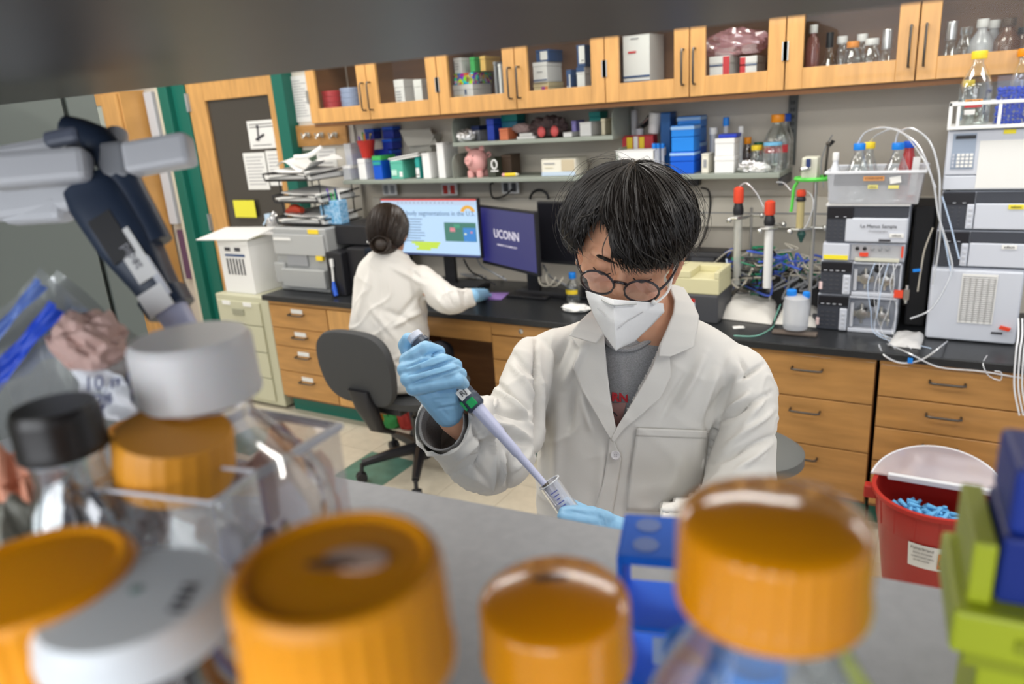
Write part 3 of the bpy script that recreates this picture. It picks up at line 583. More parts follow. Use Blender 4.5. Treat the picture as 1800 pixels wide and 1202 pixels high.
tag(obj('blue_tray', MB().box(a, b, 3.335, 3.42, _z+.001, _z+.017), mat('royal2', (.02, .05, .5), .4), bev=.003), 'flat blue lid lying on the white foam boxes', 'lid')
def tube15(label, px, y0, y1, Y, zb, capm, body=gmilk, r=.012):
    q = PY(px, y1, Y); t = PY(px, y0, Y).z; return bottle('sample_tube', label, 'tube', (q.x, Y, zb), r, t-zb, r*1.15, (t-zb)*.16, capm, body, sh=.9, neck=r*.95, n=14)
tube15('tube with blue cap standing behind the foam boxes', 1276, 206, 240, 3.46, ZA, blue2)
tube15('white capped tube right of the foam boxes', 1301, 222, 300, 3.43, ZA, white, r=.010)
tube15('clear conical vial above the ivory box', 1253, 224, 300, 3.44, ZA, white, r=.016)
for i, px in enumerate((1142, 1149, 1157)):
    tube15('blue capped sample tube '+['left', 'middle', 'right'][i]+' of three beside the tube rack', px+8, 252, 300, 3.345+.012*i, ZA, blue2, r=.008)
def sbot(label, px, y0, y1, Y, zb, capm, body=gclear, r=.035, **k):
    q = PY(px, y1, Y); t = PY(px, y0, Y).z; k = {**dict(cr_=r*.55, chf=.14), **k}
    return bottle('reagent_bottle', label, 'bottle', (q.x, Y, zb), r, t-zb, k.pop('cr_'), (t-zb)*k.pop('chf'), capm, body, **k)
sbot('large orange cap bottle with a red label at the shelf end', 1364, 201, 300, 3.44, ZA, orange, r=.056, cr_=.028, band=(redm, .32, .46))
sbot('blue cap bottle right behind the large orange cap bottle', 1376, 200, 300, 3.52, ZA, blue, r=.04, cr_=.025)
sbot('squat jar with a pale blue lid at the shelf end', 1357, 250, 302, 3.34, ZA, mat('paleblue', (.15, .42, .65), .4), r=.040, cr_=.038, chf=.10, sh=.8, neck=.037)
sbot('small amber bottle with orange cap beside the foam boxes', 1313, 241, 300, 3.45, ZA, orange, gamber, r=.022, cr_=.016, chf=.2)
sbot('small bottle with yellow cap on the right shelf', 1329, 255, 303, 3.40, ZA, yellow, gclear, r=.026, cr_=.023, chf=.2)
sbot('green capped small bottle behind the yellow capped one', 1332, 250, 300, 3.50, ZA, mat('dgreen', (.01, .15, .06), .4), gclear, r=.024, cr_=.02, chf=.2)
q = PY(1318, 300, 3.36); crumple('foil_ball', 'crumpled foil wrap in front of the yellow cap bottle', 'foil', (q.x, 3.335, ZA), .045, .03, .045, foil, seed=21, amp=.35)
q = PY(1340, 300, 3.36); crumple('foil_ball', 'crumpled white film beside the pale blue lid jar', 'foil', (q.x-.005, 3.322, ZA), .042, .022, .035, white, seed=22, amp=.4)
# ================================================================ THINGS ON THE COUNTER, LEFT
ZC = CT+.0008
wb = carton('archive_box', 'white cardboard archive box with dark bars on the file cabinet', 'box', (390, 424, 496, 512), 2.98, .33, white, .7262, lidh=.10, deco=[(.2, .70, .85, .74, kitb)])
a, b, c, d = sidefit((390, 424, 496, 512), 2.98, .33)
for i in range(6): x = a+(b-a)*(.24+.105*i); obj('printed_bar', MB().box(x-.006, x+.006, 2.977, 2.9787, c+(d-c)*.32, c+(d-c)*.64), ink, wb)
for x, rt in ((.22, 0), (.55, 0)): obj('printed_mark', MB().box(a+(b-a)*x, a+(b-a)*(x+.18), 2.977, 2.9787, c+(d-c)*.79, c+(d-c)*.86), ink, wb)
obj('open_flap', MB().obox(((a+b)/2-.03, 3.05, d+.03), (.20, .03, .0), (.01, .11, .02), (0, 0, .003)), white, wb)
# printer: silver scanner half and black half
a, b, c, d = span(474, 398, 576, 516, 3.02); d = 1.135; a = -3.455; b = -3.03
pr = T('printer', 'silver flat fronted printer with yellow labels on the counter', 'printer', ((a+b)/2, 3.2, ZC)); sil = mat('printer_silver', (.36, .37, .37), .4)
obj('printer_body', MB().box(a, b, 3.02, 3.42, ZC, d), sil, pr, bev=.010, seg=3)
obj('front_panel', MB().box(a+.01, b-.01, 3.004, 3.0185, .98, 1.10), mat('silver2', (.42, .43, .43), .35), pr, bev=.004)
obj('paper_tray', MB().box(a+.06, b-.02, 2.985, 3.0185, ZC+.03, .90), mat('silver3', (.36, .37, .37), .38), pr, bev=.006)
obj('tray_recess', MB().box(a+.10, b-.16, 3.008, 3.019, .915, .985), mgrey, pr, bev=.003)
obj('side_latch', MB().box(a-.004, a+.08, 2.995, 3.0185, ZC+.05, .93), sil, pr, bev=.005)
obj('yellow_label', MB().box(b-.13, b-.05, 3.015, 3.0195, 1.105, 1.13), yellow, pr); obj('yellow_label', MB().box(b-.08, b-.03, 3.000, 3.0195, .955, .98), yellow, pr)
obj('name_plate', MB().box(a+.02, a+.16, 3.0010, 3.0038, 1.065, 1.08), paper, pr)
bk = T('black_printer', 'black printer unit beside the silver one with a toothbrush on it', 'printer', (-2.86, 3.2, ZC))
obj('case_front', MB().box(-3.02, -2.90, 2.985, 3.45, ZC, 1.01), black, bk, bev=.008)
obj('case_rear', MB().box(-2.897, -2.765, 3.03, 3.45, ZC, 1.03), black, bk, bev=.008)
obj('lid', MB().box(-3.02, -2.765, 3.09, 3.45, 1.035, 1.145), black, bk, bev=.006)
tb = T('toothbrush', 'blue and white toothbrush propped against the black printer', 'toothbrush', PY(588, 520, 2.97))
q = [PY(583, 462, 2.974), PY(585, 480, 2.974), PY(586, 495, 2.972), PY(588, 508, 2.965), PY(591, 520, 2.955)]; q[-1].z = ZC+.008
obj('brush_neck', MB().tube(q[:3], .006), white, tb); obj('brush_handle', MB().tube(q[2:], [.007, .014, .012]), blue, tb); obj('brush_head', MB().obox(q[0], (.009, 0, 0), (0, .006, 0), (0, 0, .022)), white, tb)
# trays with papers
ztr = 1.137
tr = T('letter_tray', 'stack of black mesh letter trays overflowing with papers', 'tray', (-3.27, 3.2, ztr))
for i, z in enumerate((1.145, 1.27, 1.395)):
    x0, x1 = -3.45, -3.06
    if i == 2: x0, x1 = -3.50, -3.12
    obj('tray_rim', MB().tube([(x0, 3.06, z+.045), (x1-.05, 3.06, z+.045), (x1-.03, 3.06, z+.01), (x0+.01, 3.06, z+.01), (x0, 3.06, z+.045)], .005).tube([(x0, 3.06, z+.045), (x0, 3.38, z+.05)], .005).tube([(x1, 3.06, z+.03), (x1, 3.38, z+.05)], .005).box(x0, x1, 3.07, 3.38, z, z+.004), black, tr)
    obj('paper_pile', MB().box(x0+.02, x1-.02, 3.08, 3.36, z+.005, z+.03).obox(((x0+x1)/2, 3.2, z+.04), (.17, .01, .01), (-.01, .14, 0), (0, 0, .004)).obox(((x0+x1)/2+.02, 3.2, z+.054), (.15, -.02, -.012), (.02, .13, .006), (0, 0, .003)), paper, tr)
for x in (-3.10, -3.42):
    obj('tray_post', MB().tube([(x, 3.36, 1.145), (x, 3.36, 1.42)], .004), black, tr); obj('tray_post', MB().tube([(x, 3.10, 1.145), (x, 3.10, 1.40)], .004), black, tr)
q = PY(505, 292, 3.2); tag(obj('loose_paper', MB().loft([[(-3.46+.36*i/12, 3.12+.2*j, 1.475+.03*math.sin(i*.7+j)+.02*j) for i in range(13)] for j in (0, .5, 1)], False, False), paper), 'curled white papers on top of the letter trays', 'paper')
tag(obj('rolled_paper', MB().tube(spline([(-3.30, 3.14, 1.525), (-3.2, 3.15, 1.53), (-3.12, 3.18, 1.57)], 5), .014, 10), white), 'rolled white sheet sticking out above the letter trays', 'paper')
stp = T('stapler', 'red stapler lying in the letter trays', 'stapler', (-3.33, 3.12, 1.19))
obj('stapler_body', MB().tube(spline([(-3.40, 3.115, 1.215), (-3.34, 3.11, 1.235), (-3.27, 3.105, 1.225)], 5), [.018]*4+[.026]*4+[.018]*3, 10), mat('brick_red', (.5, .05, .02), .4), stp, smooth=True); obj('stapler_base', MB().box(-3.41, -3.27, 3.095, 3.125, 1.192, 1.20), black, stp)
patt = mat('patterned_blue', (.03, .28, .55), .5, col2=(.45, .65, .85), nscale=60)
q = PY(590, 396, 3.10); pc = T('pen_holder', 'blue and white patterned pen holder on the black printer', 'pen holder', (q.x, 3.14, 1.146)); X0 = q.x
X0 = PY(590, 396, 3.14).x
obj('holder', MB().box(X0-.075, X0+.0, 3.11, 3.18, 1.146, 1.255).box(X0+.002, X0+.075, 3.11, 3.18, 1.146, 1.28), patt, pc, bev=.004)
for i, mm in enumerate((white, teal, mat('violet', (.15, .05, .4), .4), green, green, navy, white)):
    x = X0-.06+.02*i; obj('pen', MB().tube([(x, 3.145, 1.24), (x+.012*math.sin(i*2), 3.14, 1.32+.012*(i % 3))], .0055), mm, pc)
sbt = T('spray_bottle', 'white bottle with blue trigger behind the archive box', 'bottle', PY(466, 400, 3.3))
q = PY(466, 420, 3.3); obj('bottle_body', MB().lathe((q.x, 3.37, ZC), [(.045, 0), (.047, .05), (.047, .25), (.02, .33), (.018, .36)], 20), white, sbt, smooth=True); obj('trigger_head', MB().box(q.x-.03, q.x+.02, 3.35, 3.39, ZC+.36, ZC+.40).tube([(q.x-.02, 3.35, ZC+.36), (q.x-.03, 3.33, ZC+.33)], .006), mat('pale_sky', (.5, .65, .8), .4), sbt, bev=.004)
crumple('plastic_bag', 'clear crumpled bag hanging beside the letter trays', 'bag', (PY(455, 390, 3.2).x, 3.32, ZC+.27), .05, .05, .13, bagm, seed=31)
sheet('pale pink paper lying behind the pen holder', (602, 378, 640, 384), 3.3, 0) if 0 else None
# ---------------------------------------------------------------- monitors
def monitor(label, A, B, C, D, scr, standz=True, z_base=ZC):
    """A,B,C,D = top left, top right, bottom right, bottom left of the panel in the room"""
    A, B, C, D = map(Vector, (A, B, C, D)); ctr = (A+B+C+D)/4; R = ((B-A)+(C-D)).normalized(); w_ = (B-A).length/2; U = ((A-D)+(B-C)); h_ = U.length/4; U = U.normalized(); N = R.cross(U).normalized()
    if N.y > 0: N = -N
    foot = ctr-N*.14; o = T('monitor', label, 'monitor', (foot.x, foot.y, z_base))
    obj('bezel', MB().obox(ctr-N*.012, R*w_, U*h_, N*.012), black, o, bev=.004)
    obj('back_shell', MB().obox(ctr-N*.035, R*w_*.7, U*h_*.7, N*.012), black, o, bev=.01)
    s = obj('screen', MB().obox(ctr+N*.0008+U*.004, R*(w_-.009), U*(h_-.014), N*.0006), scr, o)
    obj('stand_neck', MB().obox((foot.x, foot.y+.02, (ctr.z+z_base)/2), (.035, 0, 0), (0, .012, 0), (0, 0, (ctr.z-z_base)/2)), black, o)
    obj('stand_base', MB().box(foot.x-.12, foot.x+.12, foot.y-.08, foot.y+.09, z_base, z_base+.014), black, o, bev=.004)
    return o, s, ctr, R, U, N, w_, h_
lit = mat('screen_lit', (.1, .1, .1), .3, emit=(.47, .70, .98), es=.85)
def glow(n, c, e=.8): return mat(n, (.05, .05, .05), .4, emit=c, es=e)
Y1 = 3.20; tl, tr_, br, bl = PY(667, 349, Y1), PY(839, 346, Y1), PY(846, 455, Y1), PY(690, 457, Y1); bl.x = tl.x; bl.z = br.z = .965; tr_.z = tl.z; br.x = tr_.x
mo, s_, cc, R, U, N, w_, h_ = monitor('left monitor showing a pale blue slide with a highlighted text', tl, tr_, br, bl, lit)
def on(u, v, du, dv, m, name, k=1): return obj(name, MB().obox(cc+R*w_*u+U*h_*v+N*(.0016+.0004*k), R*w_*du, U*h_*dv, N*.0003), m, mo)
on(0, .955, .97, .03, glow('scr_red', (.75, .06, .04)), 'title_bar'); on(0, .85, .95, .07, glow('scr_bar', (.55, .70, .9)), 'tool_bar'); on(0, -.92, .97, .035, glow('scr_dark', (.02, .05, .2)), 'task_bar')
for i in range(14): on(-.6+.085*i, .86, .02, .02, glow('scr_icon', (.3, .4, .55)), 'tool_icon', 2)
tx = glow('scr_text', (.06, .14, .25))
text('Super body segmentations in the U.S.', cc+R*w_*.10+U*h_*.50+N*.003, .036, tx, mo, R, U, 'slide_title')
random.seed(3)
for i in range(9): L_ = .26-.06*random.random(); on(-.62+L_-.0, .30-.095*i, L_, .012, tx, 'slide_text')
for i in range(4): on(-.10+(.02*i if i < 3 else -.06), -.52-.075*i, .30-.05*i, .036, glow('scr_yellow', (.62, .85, .02)), 'highlighted_text', 2)
on(.62, -.12, .31, .32, glow('scr_map', (.03, .20, .15)), 'map_image', 1); on(.80, -.20, .12, .23, glow('scr_sea', (.02, .25, .70)), 'map_sea', 2)
on(.47, -.04, .05, .07, glow('scr_pink', (.8, .25, .3)), 'map_patch', 3); on(.72, -.18, .02, .03, glow('scr_wh', (.8, .9, .6)), 'map_dot', 4); on(.84, -.12, .02, .03, glow('scr_pink', (.8, .25, .3)), 'map_dot', 4)
on(.56, .08, .06, .06, glow('scr_gr', (.04, .35, .2)), 'map_patch', 3)
mb = MB(); 
for i in range(12):
    t0, t1 = PI*i/12, PI*(i+1)/12; c0 = cc+R*w_*.80+U*h_*.56+N*.003
    P = [c0+R*r*math.cos(t)+U*r*.75*math.sin(t) for t in (t0, t1) for r in (.022, .045)]
    mb.add(P, [(0, 1, 3, 2)])
obj('orange_shell_picture', mb, glow('scr_or', (.9, .45, .02)), mo)
# blue monitor turned to the right
tl, tr_, br, bl = PY(840, 358, 3.28), PY(940, 376, 3.05), PY(938, 487, 3.05), PY(846, 462, 3.28)
tl.z = tr_.z = (tl.z+tr_.z)/2; bl.z = br.z = (bl.z+br.z)/2; bl.x = tl.x; br.x = tr_.x
mo2, s2, c2, R2, U2, N2, w2, h2 = monitor('middle monitor with a dark blue screen reading UCONN', tl, tr_, br, bl, glow('scr_blue', (.012, .012, .13), .9))
tw = glow('scr_white', (.8, .75, .85))
text('UCONN', c2+U2*.02+N2*.003, .062, tw, mo2, R2, U2, 'screen_text', bold=.001)
text('UNIVERSITY OF CONNECTICUT', c2-U2*.035+N2*.003, .013, tw, mo2, R2, U2, 'screen_caption')
tl, tr_ = PY(943, 354, 3.24), PY(1060, 360, 3.20); z0 = PY(950, 465, 3.2).z
br = tr_.copy(); br.z = z0; bl = tl.copy(); bl.z = z0; tr_.z = tl.z
monitor('right monitor switched off with a black screen', tl, tr_, br, bl, mat('screen_off', (.012, .012, .016), .15))
# keyboards etc
def keyboard(label, c, ang, w=.42, d=.14, nx=15, ny=5):
    o = T('keyboard', label, 'keyboard', (c[0], c[1], ZC)); ca, sa_ = math.cos(ang), math.sin(ang); A = Vector((ca, sa_, 0)); B = Vector((-sa_, ca, 0)); c = Vector((c[0], c[1], ZC+.009))
    obj('keyboard_body', MB().obox(c, A*w/2, B*d/2, (0, 0, .009)), black, o, bev=.003)
    k0 = None
    for j in range(ny):
        for i in range(nx):
            p = c+A*(w*.94*((i+.5)/nx-.5))+B*(d*.86*((j+.5)/ny-.5))+Vector((0, 0, .0115))
            obj('key', MB().obox(p, A*w*.94/nx*.42, B*d*.86/ny*.42, (0, 0, .0025)), dgrey, o)
    return o
q = PZ(958, 517, ZC); keyboard('black keyboard on the counter left of the man', (q.x, q.y+.01), -.08, .32, .13)
q = PZ(800, 505, ZC); keyboard('black keyboard under the left monitor before the seated woman', (q.x, q.y+.03), 0, .36, .13)
q = PZ(862, 521, ZC); mp = T('mouse_pad', 'purple and orange printed mouse pad beside the gloved hand', 'mouse pad', (q.x, q.y, ZC))
A_, B_ = Vector((1, .25, 0)).normalized(), Vector((-.25, 1, 0)).normalized()
obj('pad', MB().obox(q+Vector((0, 0, .002)), A_*.085, B_*.07, (0, 0, .002)), mat('pad_purple', (.30, .18, .5), .5), mp); obj('pad_print', MB().obox(q+Vector((-.03, -.04, .0045)), A_*.045, B_*.022, (0, 0, .0005)), mat('pad_orange', (.8, .25, .08), .5), mp)
cb_ = T('cable_bundle', 'tangled black and grey cables behind the monitors', 'cable', PZ(880, 480, ZC))
for i in range(10):
    p0 = PZ(800+18*i, 482+random.uniform(-8, 8), ZC); pts = [p0+Vector((random.uniform(-.12, .12), random.uniform(-.06, .1), .006+.02*abs(math.sin(k*2+i)))) for k in range(5)]
    obj('cable', MB().tube(spline(pts, 6), .004, 6), [black, dgrey, mgrey][i % 3], cb_)
for i, (x, y) in enumerate(((815, 470), (835, 462), (955, 480))):
    o = tag(obj('cable', MB().tube(spline([PY(x, y-15, 3.35), PY(x+12, y+6, 3.32), PY(x+30, y+16, 3.25), PY(x+55, y+30, 3.22)], 6), .005, 6), mgrey if i else black), ['black cable drooping under the left monitor', 'grey cable drooping behind the left monitor', 'grey cable under the switched off monitor'][i], 'cable')
q = PZ(905, 505, ZC)
tag(obj('cable_loop', MB().tube(spline([PY(900, 333, 3.50), PY(885, 345, 3.46), PY(866, 347, 3.5), PY(862, 325, 3.53), PY(868, 322, 3.54)], 8), .005, 6), black), 'black power cable drooping from the dark socket', 'cable')
tag(obj('round_cable', MB().tube([PY(948+16*math.cos(a), 350+16*math.sin(a), 3.5) for a in [PI*1.0+PI*1.0*i/16 for i in range(17)]], .007, 8), black), 'looped black cable behind the switched off monitor', 'cable')
for i, px in enumerate((955, 968)):
    tag(obj('white_cable', MB().tube(spline([PY(px, 470, 3.3), PY(px-8, 485, 3.25), PY(px-4, 500, 3.2), PY(px+10, 502, 3.15), PY(px+22, 488, 3.15)], 6), .005, 6), mat('beige_cable', (.5, .47, .4), .5)), ['left', 'right'][i]+' of two beige cables curling under the dark monitor', 'cable')
# things near the man's shoulder
q = PZ(1008, 530, ZC); bottle('wash_bottle', 'small clear bottle with blue cap beside the keyboard', 'bottle', (q.x, q.y, ZC), .036, .15, .018, .03, blue2, gclear, band=(yellow, .3, .45))
q = PZ(1015, 545, ZC); crumple('tissue', 'folded white tissue on the counter by the man', 'tissue', (q.x, q.y-.01, ZC), .07, .05, .03, paper, seed=41)
# ================================================================ THINGS ON THE COUNTER, RIGHT
bm_ = mat('cream_plastic', (.66, .62, .38), .45)
q0 = PZ(1185, 580, ZC); a, b, c, d = span(1190, 520, 1256, 575, 3.0)
db = T('dark_instrument', 'dark flat instrument with a red topped label under the cream tray', 'instrument', ((a+b)/2, 3.1, ZC))
obj('case', MB().box(a-.06, b, 3.05, 3.28, ZC, .885), dgrey, db, bev=.006); obj('front_label', MB().box(a-.03, a+.065, 3.046, 3.0495, .79, .86), mat('label_blue', (.6, .7, .8), .5), db); obj('label_red_band', MB().box(a-.03, a+.065, 3.0445, 3.0458, .85, .868), red, db)
cr2 = T('cream_tray', 'cream coloured stepped plastic block on the dark instrument', 'block', ((a+b)/2, 3.15, .886))
obj('block_base', MB().box(a-.06, b+.0, 3.06, 3.26, .8858, .955), bm_, cr2, bev=.004); obj('block_ridge', MB().box(a-.06, a+.04, 3.06, 3.26, .955, .985).box(b-.02, b, 3.06, 3.26, .955, .985).box(a+.04, b-.02, 3.20, 3.26, .955, .985), bm_, cr2, bev=.003)
a, b, c, d = span(1200, 452, 1276, 487, 3.42)
o = T('black_box', 'long black rounded device at the wall behind the cream tray', 'device', ((a+b)/2, 3.47, ZC)); obj('device_body', MB().box(a, b, 3.40, 3.54, ZC, 1.00), black, o, bev=.02, seg=3); obj('device_slot', MB().box(a+.05, b-.05, 3.394, 3.3995, .95, .975), dgrey, o)
# stands and columns
def rod_stand(label, px, ytop, ybase, Y, r=.006, basew=.05):
    q = PY(px, ybase, Y); t = PY(px, ytop, Y); o = T('retort_stand', label, 'stand', (q.x, Y, ZC))
    obj('stand_foot', MB().box(q.x-basew, q.x+basew, Y-.03, Y+.06, ZC, ZC+.015), dgrey, o, bev=.003)
    obj('rod', MB().tube([(q.x, Y, ZC+.015), (q.x, Y, t.z)], r, 10), steel, o, smooth=True)
    return o, q.x
s1, x1_ = rod_stand('left retort stand with a chrome clamp behind the first column', 1317, 365, 510, 3.36)
s2, x2_ = rod_stand('retort stand behind the second white column', 1354, 385, 512, 3.34)
s3, x3_ = rod_stand('taller retort stand at right holding the green clamp', 1424, 320, 505, 3.22, .008)
def column(label, px, yt, yb, Y, r, m, capm, body):
    t = PY(px, yt, Y); b_ = PY(px, yb, Y); h = t.z-b_.z; o = T('column', label, 'column', (t.x, Y, b_.z))
    obj('column_tube', MB().lathe((t.x, Y, b_.z), [(r, 0), (r, h*.72)], 18), body, o, smooth=True)
    obj('column_collar', MB().lathe((t.x, Y, b_.z+h*.72), [(r*1.15, 0), (r*1.3, h*.04), (r*1.2, h*.07), (r*.9, h*.12)], 18), black, o, smooth=True)
    obj('column_cap', MB().lathe((t.x, Y, b_.z+h*.84), [(r*1.1, 0), (r*1.25, h*.02), (r*1.2, h*.14), (r*.6, h*.16)], 18), capm, o, smooth=True)
    return o, t, b_
gcol = glass('column_glass', (.92, .93, .9), .2, .1, .45, (.75, .75, .7))
rc_ = mat('coral_red', (.75, .07, .03), .4)
c1, t1, b1 = column('left clear column with red cap on the counter', 1299, 328, 500, 3.30, .018, gcol, rc_, gcol)
c2_, t2, b2 = column('second white column with red cap on the counter', 1354, 352, 506, 3.24, .018, gcol, rc_, white)
c3, t3, b3 = column('short tan column with red cap on the tall stand', 1409, 333, 405, 3.19, .015, gcol, rc_, mat('tan_resin', (.45, .38, .18), .5))
obj('column_outlet', MB().lathe((b3.x, 3.19, b3.z-.05), [(.004, 0), (.012, .02), (.018, .035), (.012, .05)], 12), mat('bottle_green', (.02, .08, .07), .4), c3, smooth=True)
for st, x, t, y, Yc, nm in ((s1, x1_, t1, 382, 3.30, 0), (s2, x2_, t2, 400, 3.24, 1), (s3, x3_, t3, 400, 3.19, 2)):
    z = PY(1300, y, Yc).z; Ys = (3.36, 3.34, 3.22)[nm]
    obj('clamp', MB().tube([(t.x-.03, Yc-.02, z), (t.x, Yc-.024, z), (t.x+.03, Yc, z), (x, Ys, z), (x+.04, Ys, z)], .006, 8).ball((x+.045, Ys, z), .012, 8).ball((t.x-.035, Yc-.02, z-.01), .013, 8), steel, st, smooth=True)
q = PY(1415, 316, 3.2); gh = T('green_clamp', 'white clamp block wound with bright green tape on the tall stand', 'clamp', (x3_, 3.2, q.z))
obj('block', MB().box(x3_-.05, x3_+.01, 3.17, 3.25, q.z, q.z+.09), mat('ivory', (.6, .6, .5), .5), gh, bev=.006); obj('green_tape', MB().tube([(x3_-.01+.065*math.cos(a), 3.21+.05*math.sin(a), q.z+.004) for a in [2*PI*i/24 for i in range(25)]], .009, 6), mat('tape_green', (.10, .60, .08), .4), gh)
obj('knob', MB().tube([(x3_-.02, 3.165, q.z+.05), (x3_-.05, 3.14, q.z+.045)], .010), steel, gh, smooth=True); obj('switch_lever', MB().box(x3_-.03, x3_-.015, 3.15, 3.169, q.z+.055, q.z+.085), navy, gh)
obj('thin_post', MB().tube([(x3_+.03, 3.24, q.z), (x3_+.035, 3.24, q.z+.13)], .005).ball((x3_+.035, 3.24, q.z+.135), .009, 8), dsteel, gh)
# tubing on the columns
def wire(label, pts, r=.003, m=None, cat='tubing', name='tubing', sm=8):
    return tag(obj(name, MB().tube(spline(pts, sm), r, 6), m or glass('tubing_clear', (.85, .88, .92), .25, .2, .55, (.78, .8, .84)), smooth=True), label, cat)
wire('clear tube arching from the left red column cap', [PY(1300, 328, 3.3), PY(1312, 322, 3.29), PY(1330, 340, 3.27), PY(1346, 372, 3.26)])
wire('clear tube arching beside the short tan column', [PY(1411, 335, 3.19), PY(1424, 340, 3.18), PY(1430, 360, 3.17), PY(1420, 392, 3.18), PY(1412, 402, 3.19)])
wire('thin green tape tail hanging from the tall stand', [PY(1402, 320, 3.2), PY(1396, 330, 3.2), PY(1394, 345, 3.2), PY(1392, 362, 3.2), PY(1390, 372, 3.2)], .007, MATS['tape_green'])
wire('pale tube bending over the left of the green clamp', [PY(1365, 320, 3.3), PY(1378, 322, 3.28), PY(1390, 335, 3.25)])
wire('thin wire probe standing against the wall left of the clear bin', [PY(1448, 330, 3.4), PY(1443, 290, 3.42), PY(1450, 262, 3.42), PY(1463, 237, 3.42)], .0025, mgrey)
o = tag(obj('probe_tip', MB().tube([PY(1458, 257, 3.41), PY(1465, 247, 3.41)], [.004, .009]), black), 'small black probe tip on the thin wire by the wall', 'probe')
wire('black cable hanging from the shelf right of the dark hair', [PY(1232, 330, 3.5), PY(1246, 336, 3.5), PY(1248, 365, 3.52), PY(1240, 410, 3.53), PY(1222, 445, 3.53)], .005, black, 'cable', 'cable')
tag(obj('adapter', MB().box(PY(1200, 332, 3.5).x, PY(1232, 332, 3.5).x, 3.46, 3.52, 1.30, 1.345), black, bev=.006), 'black power adapter under the shelf by the dark hair', 'adapter')
random.seed(11)
tg = T('cable_tangle', 'heap of blue green and grey cables behind the columns', 'cable', PZ(1360, 500, ZC))
cm = [mat('cable_green', (.02, .32, .16), .4), mat('cable_blue', (.06, .12, .55), .4), mgrey, black, mat('beige_cable', (.5, .47, .4), .5)]
for i in range(46):
    bx_, by_ = random.uniform(1285, 1430), random.uniform(455, 512); Y = random.uniform(3.27, 3.48); pts = []
    for k in range(6):
        p = PY(bx_+random.uniform(-38, 38), by_+random.uniform(-26, 16), Y); p.y = Y+random.uniform(-.03, .03); p.z = max(p.z, ZC+.01); pts.append(p)
    obj('cable', MB().tube(spline(pts, 6), random.choice((.0035, .005)), 6), cm[i % 5], tg)
tag(obj('foam_block', MB().box(PY(1335, 520, 3.4).x, PY(1440, 520, 3.4).x, 3.38, 3.5, ZC, .88), blackm, bev=.006), 'low dark base box behind the cables and columns', 'box')
def towel(label, quad, h, seed, m=paper, name='towel'):
    """folded cloth lying on the counter; quad = four picture corners on the counter"""
    P = [PZ(x, y, ZC) for x, y in quad]; n = 18; r = random.Random(seed); ph = [r.uniform(0, 6) for _ in range(6)]; top = []
    def pt(u, v, z): p = P[0].lerp(P[1], u).lerp(P[3].lerp(P[2], u), v); return Vector((p.x, p.y, ZC+z))
    rings = []
    for j in range(n+1):
        v = j/n; e = min(1, 6*v, 6*(1-v))**.5 if 0 < v < 1 else .0
        rings.append([pt(u, v, 0.002+max(0, h*e*(min(1, 6*u, 6*(1-u))**.5 if 0 < u < 1 else 0)*(1+.25*math.sin(5*u+ph[0])*math.sin(4*v+ph[1])+.12*math.sin(13*u+9*v+ph[2])))) for u in [i/n for i in range(n+1)]])
    mb = MB().loft(rings, False, False); rings2 = [[Vector((p.x, p.y, ZC)) for p in r_] for r_ in rings]; mb.loft(rings2, False, False)
    return tag(obj(name, mb, m, smooth=True), label, 'cloth')
cl = mat('towel_white', (.66, .64, .60), .9, bump=.4, bscale=200)
towel('left crumpled white towel on the black counter', [(1290, 522), (1372, 530), (1356, 571), (1264, 560)], .045, 1, cl)
towel('white towel under the milky canister', [(1380, 532), (1440, 538), (1434, 576), (1362, 570)], .02, 2, cl)
q = PZ(1395, 590, ZC); tag(obj('tray_edge', MB().obox(q+Vector((0, .02, .006)), (.085, 0, 0), (0, .02, 0), (0, 0, .006)), mat('brown_tray', (.14, .11, .09), .5), bev=.003), 'flat brown tray edge in front of the towel', 'tray')
q = PZ(1398, 574, ZC+.03); cn = T('canister', 'milky twin necked canister with two blue caps on the towel', 'canister', (q.x, q.y, ZC+.025))
obj('canister_body', MB().lathe((q.x, q.y, ZC+.025), [(.045, 0), (.048, .01), (.05, .10), (.045, .125), (.03, .135)], 24), gmilk, cn, smooth=True)
obj('cap', MB().lathe((q.x-.02, q.y, ZC+.158), [(.018, 0), (.02, .005), (.019, .022), (.015, .025)], 18), blue2, cn, smooth=True); obj('cap', MB().lathe((q.x+.034, q.y+.01, ZC+.150), [(.013, 0), (.015, .005), (.014, .022), (.01, .025)], 18), blue2, cn, smooth=True)
q = PZ(1298, 576, ZC); tag(obj('scrap', MB().obox(q+Vector((0, 0, .002)), (.02, .01, 0), (-.006, .016, 0), (0, 0, .001)).obox(q+Vector((.006, 0, .0035)), (.006, .012, 0), (-.014, .008, 0), (0, 0, .0006)), paper), 'small white plastic scrap on the black counter', 'scrap')
wire('blue white tube trailing from the cream tray to the towel', [PY(1277, 455, 3.3), PY(1280, 490, 3.25), PY(1268, 515, 3.15), PY(1257, 540, 3.08), PZ(1262, 560, ZC+.004)], .004, mat('tube_blue', (.45, .55, .72), .35))
wire('thin green tubing lying on the counter before the towel', [PZ(1290, 590, ZC+.003), PZ(1330, 590, ZC+.003), PZ(1358, 575, ZC+.004), PZ(1362, 560, ZC+.05), PZ(1372, 535, ZC+.06)], .0025, mat('tube_green', (.2, .5, .4), .3))
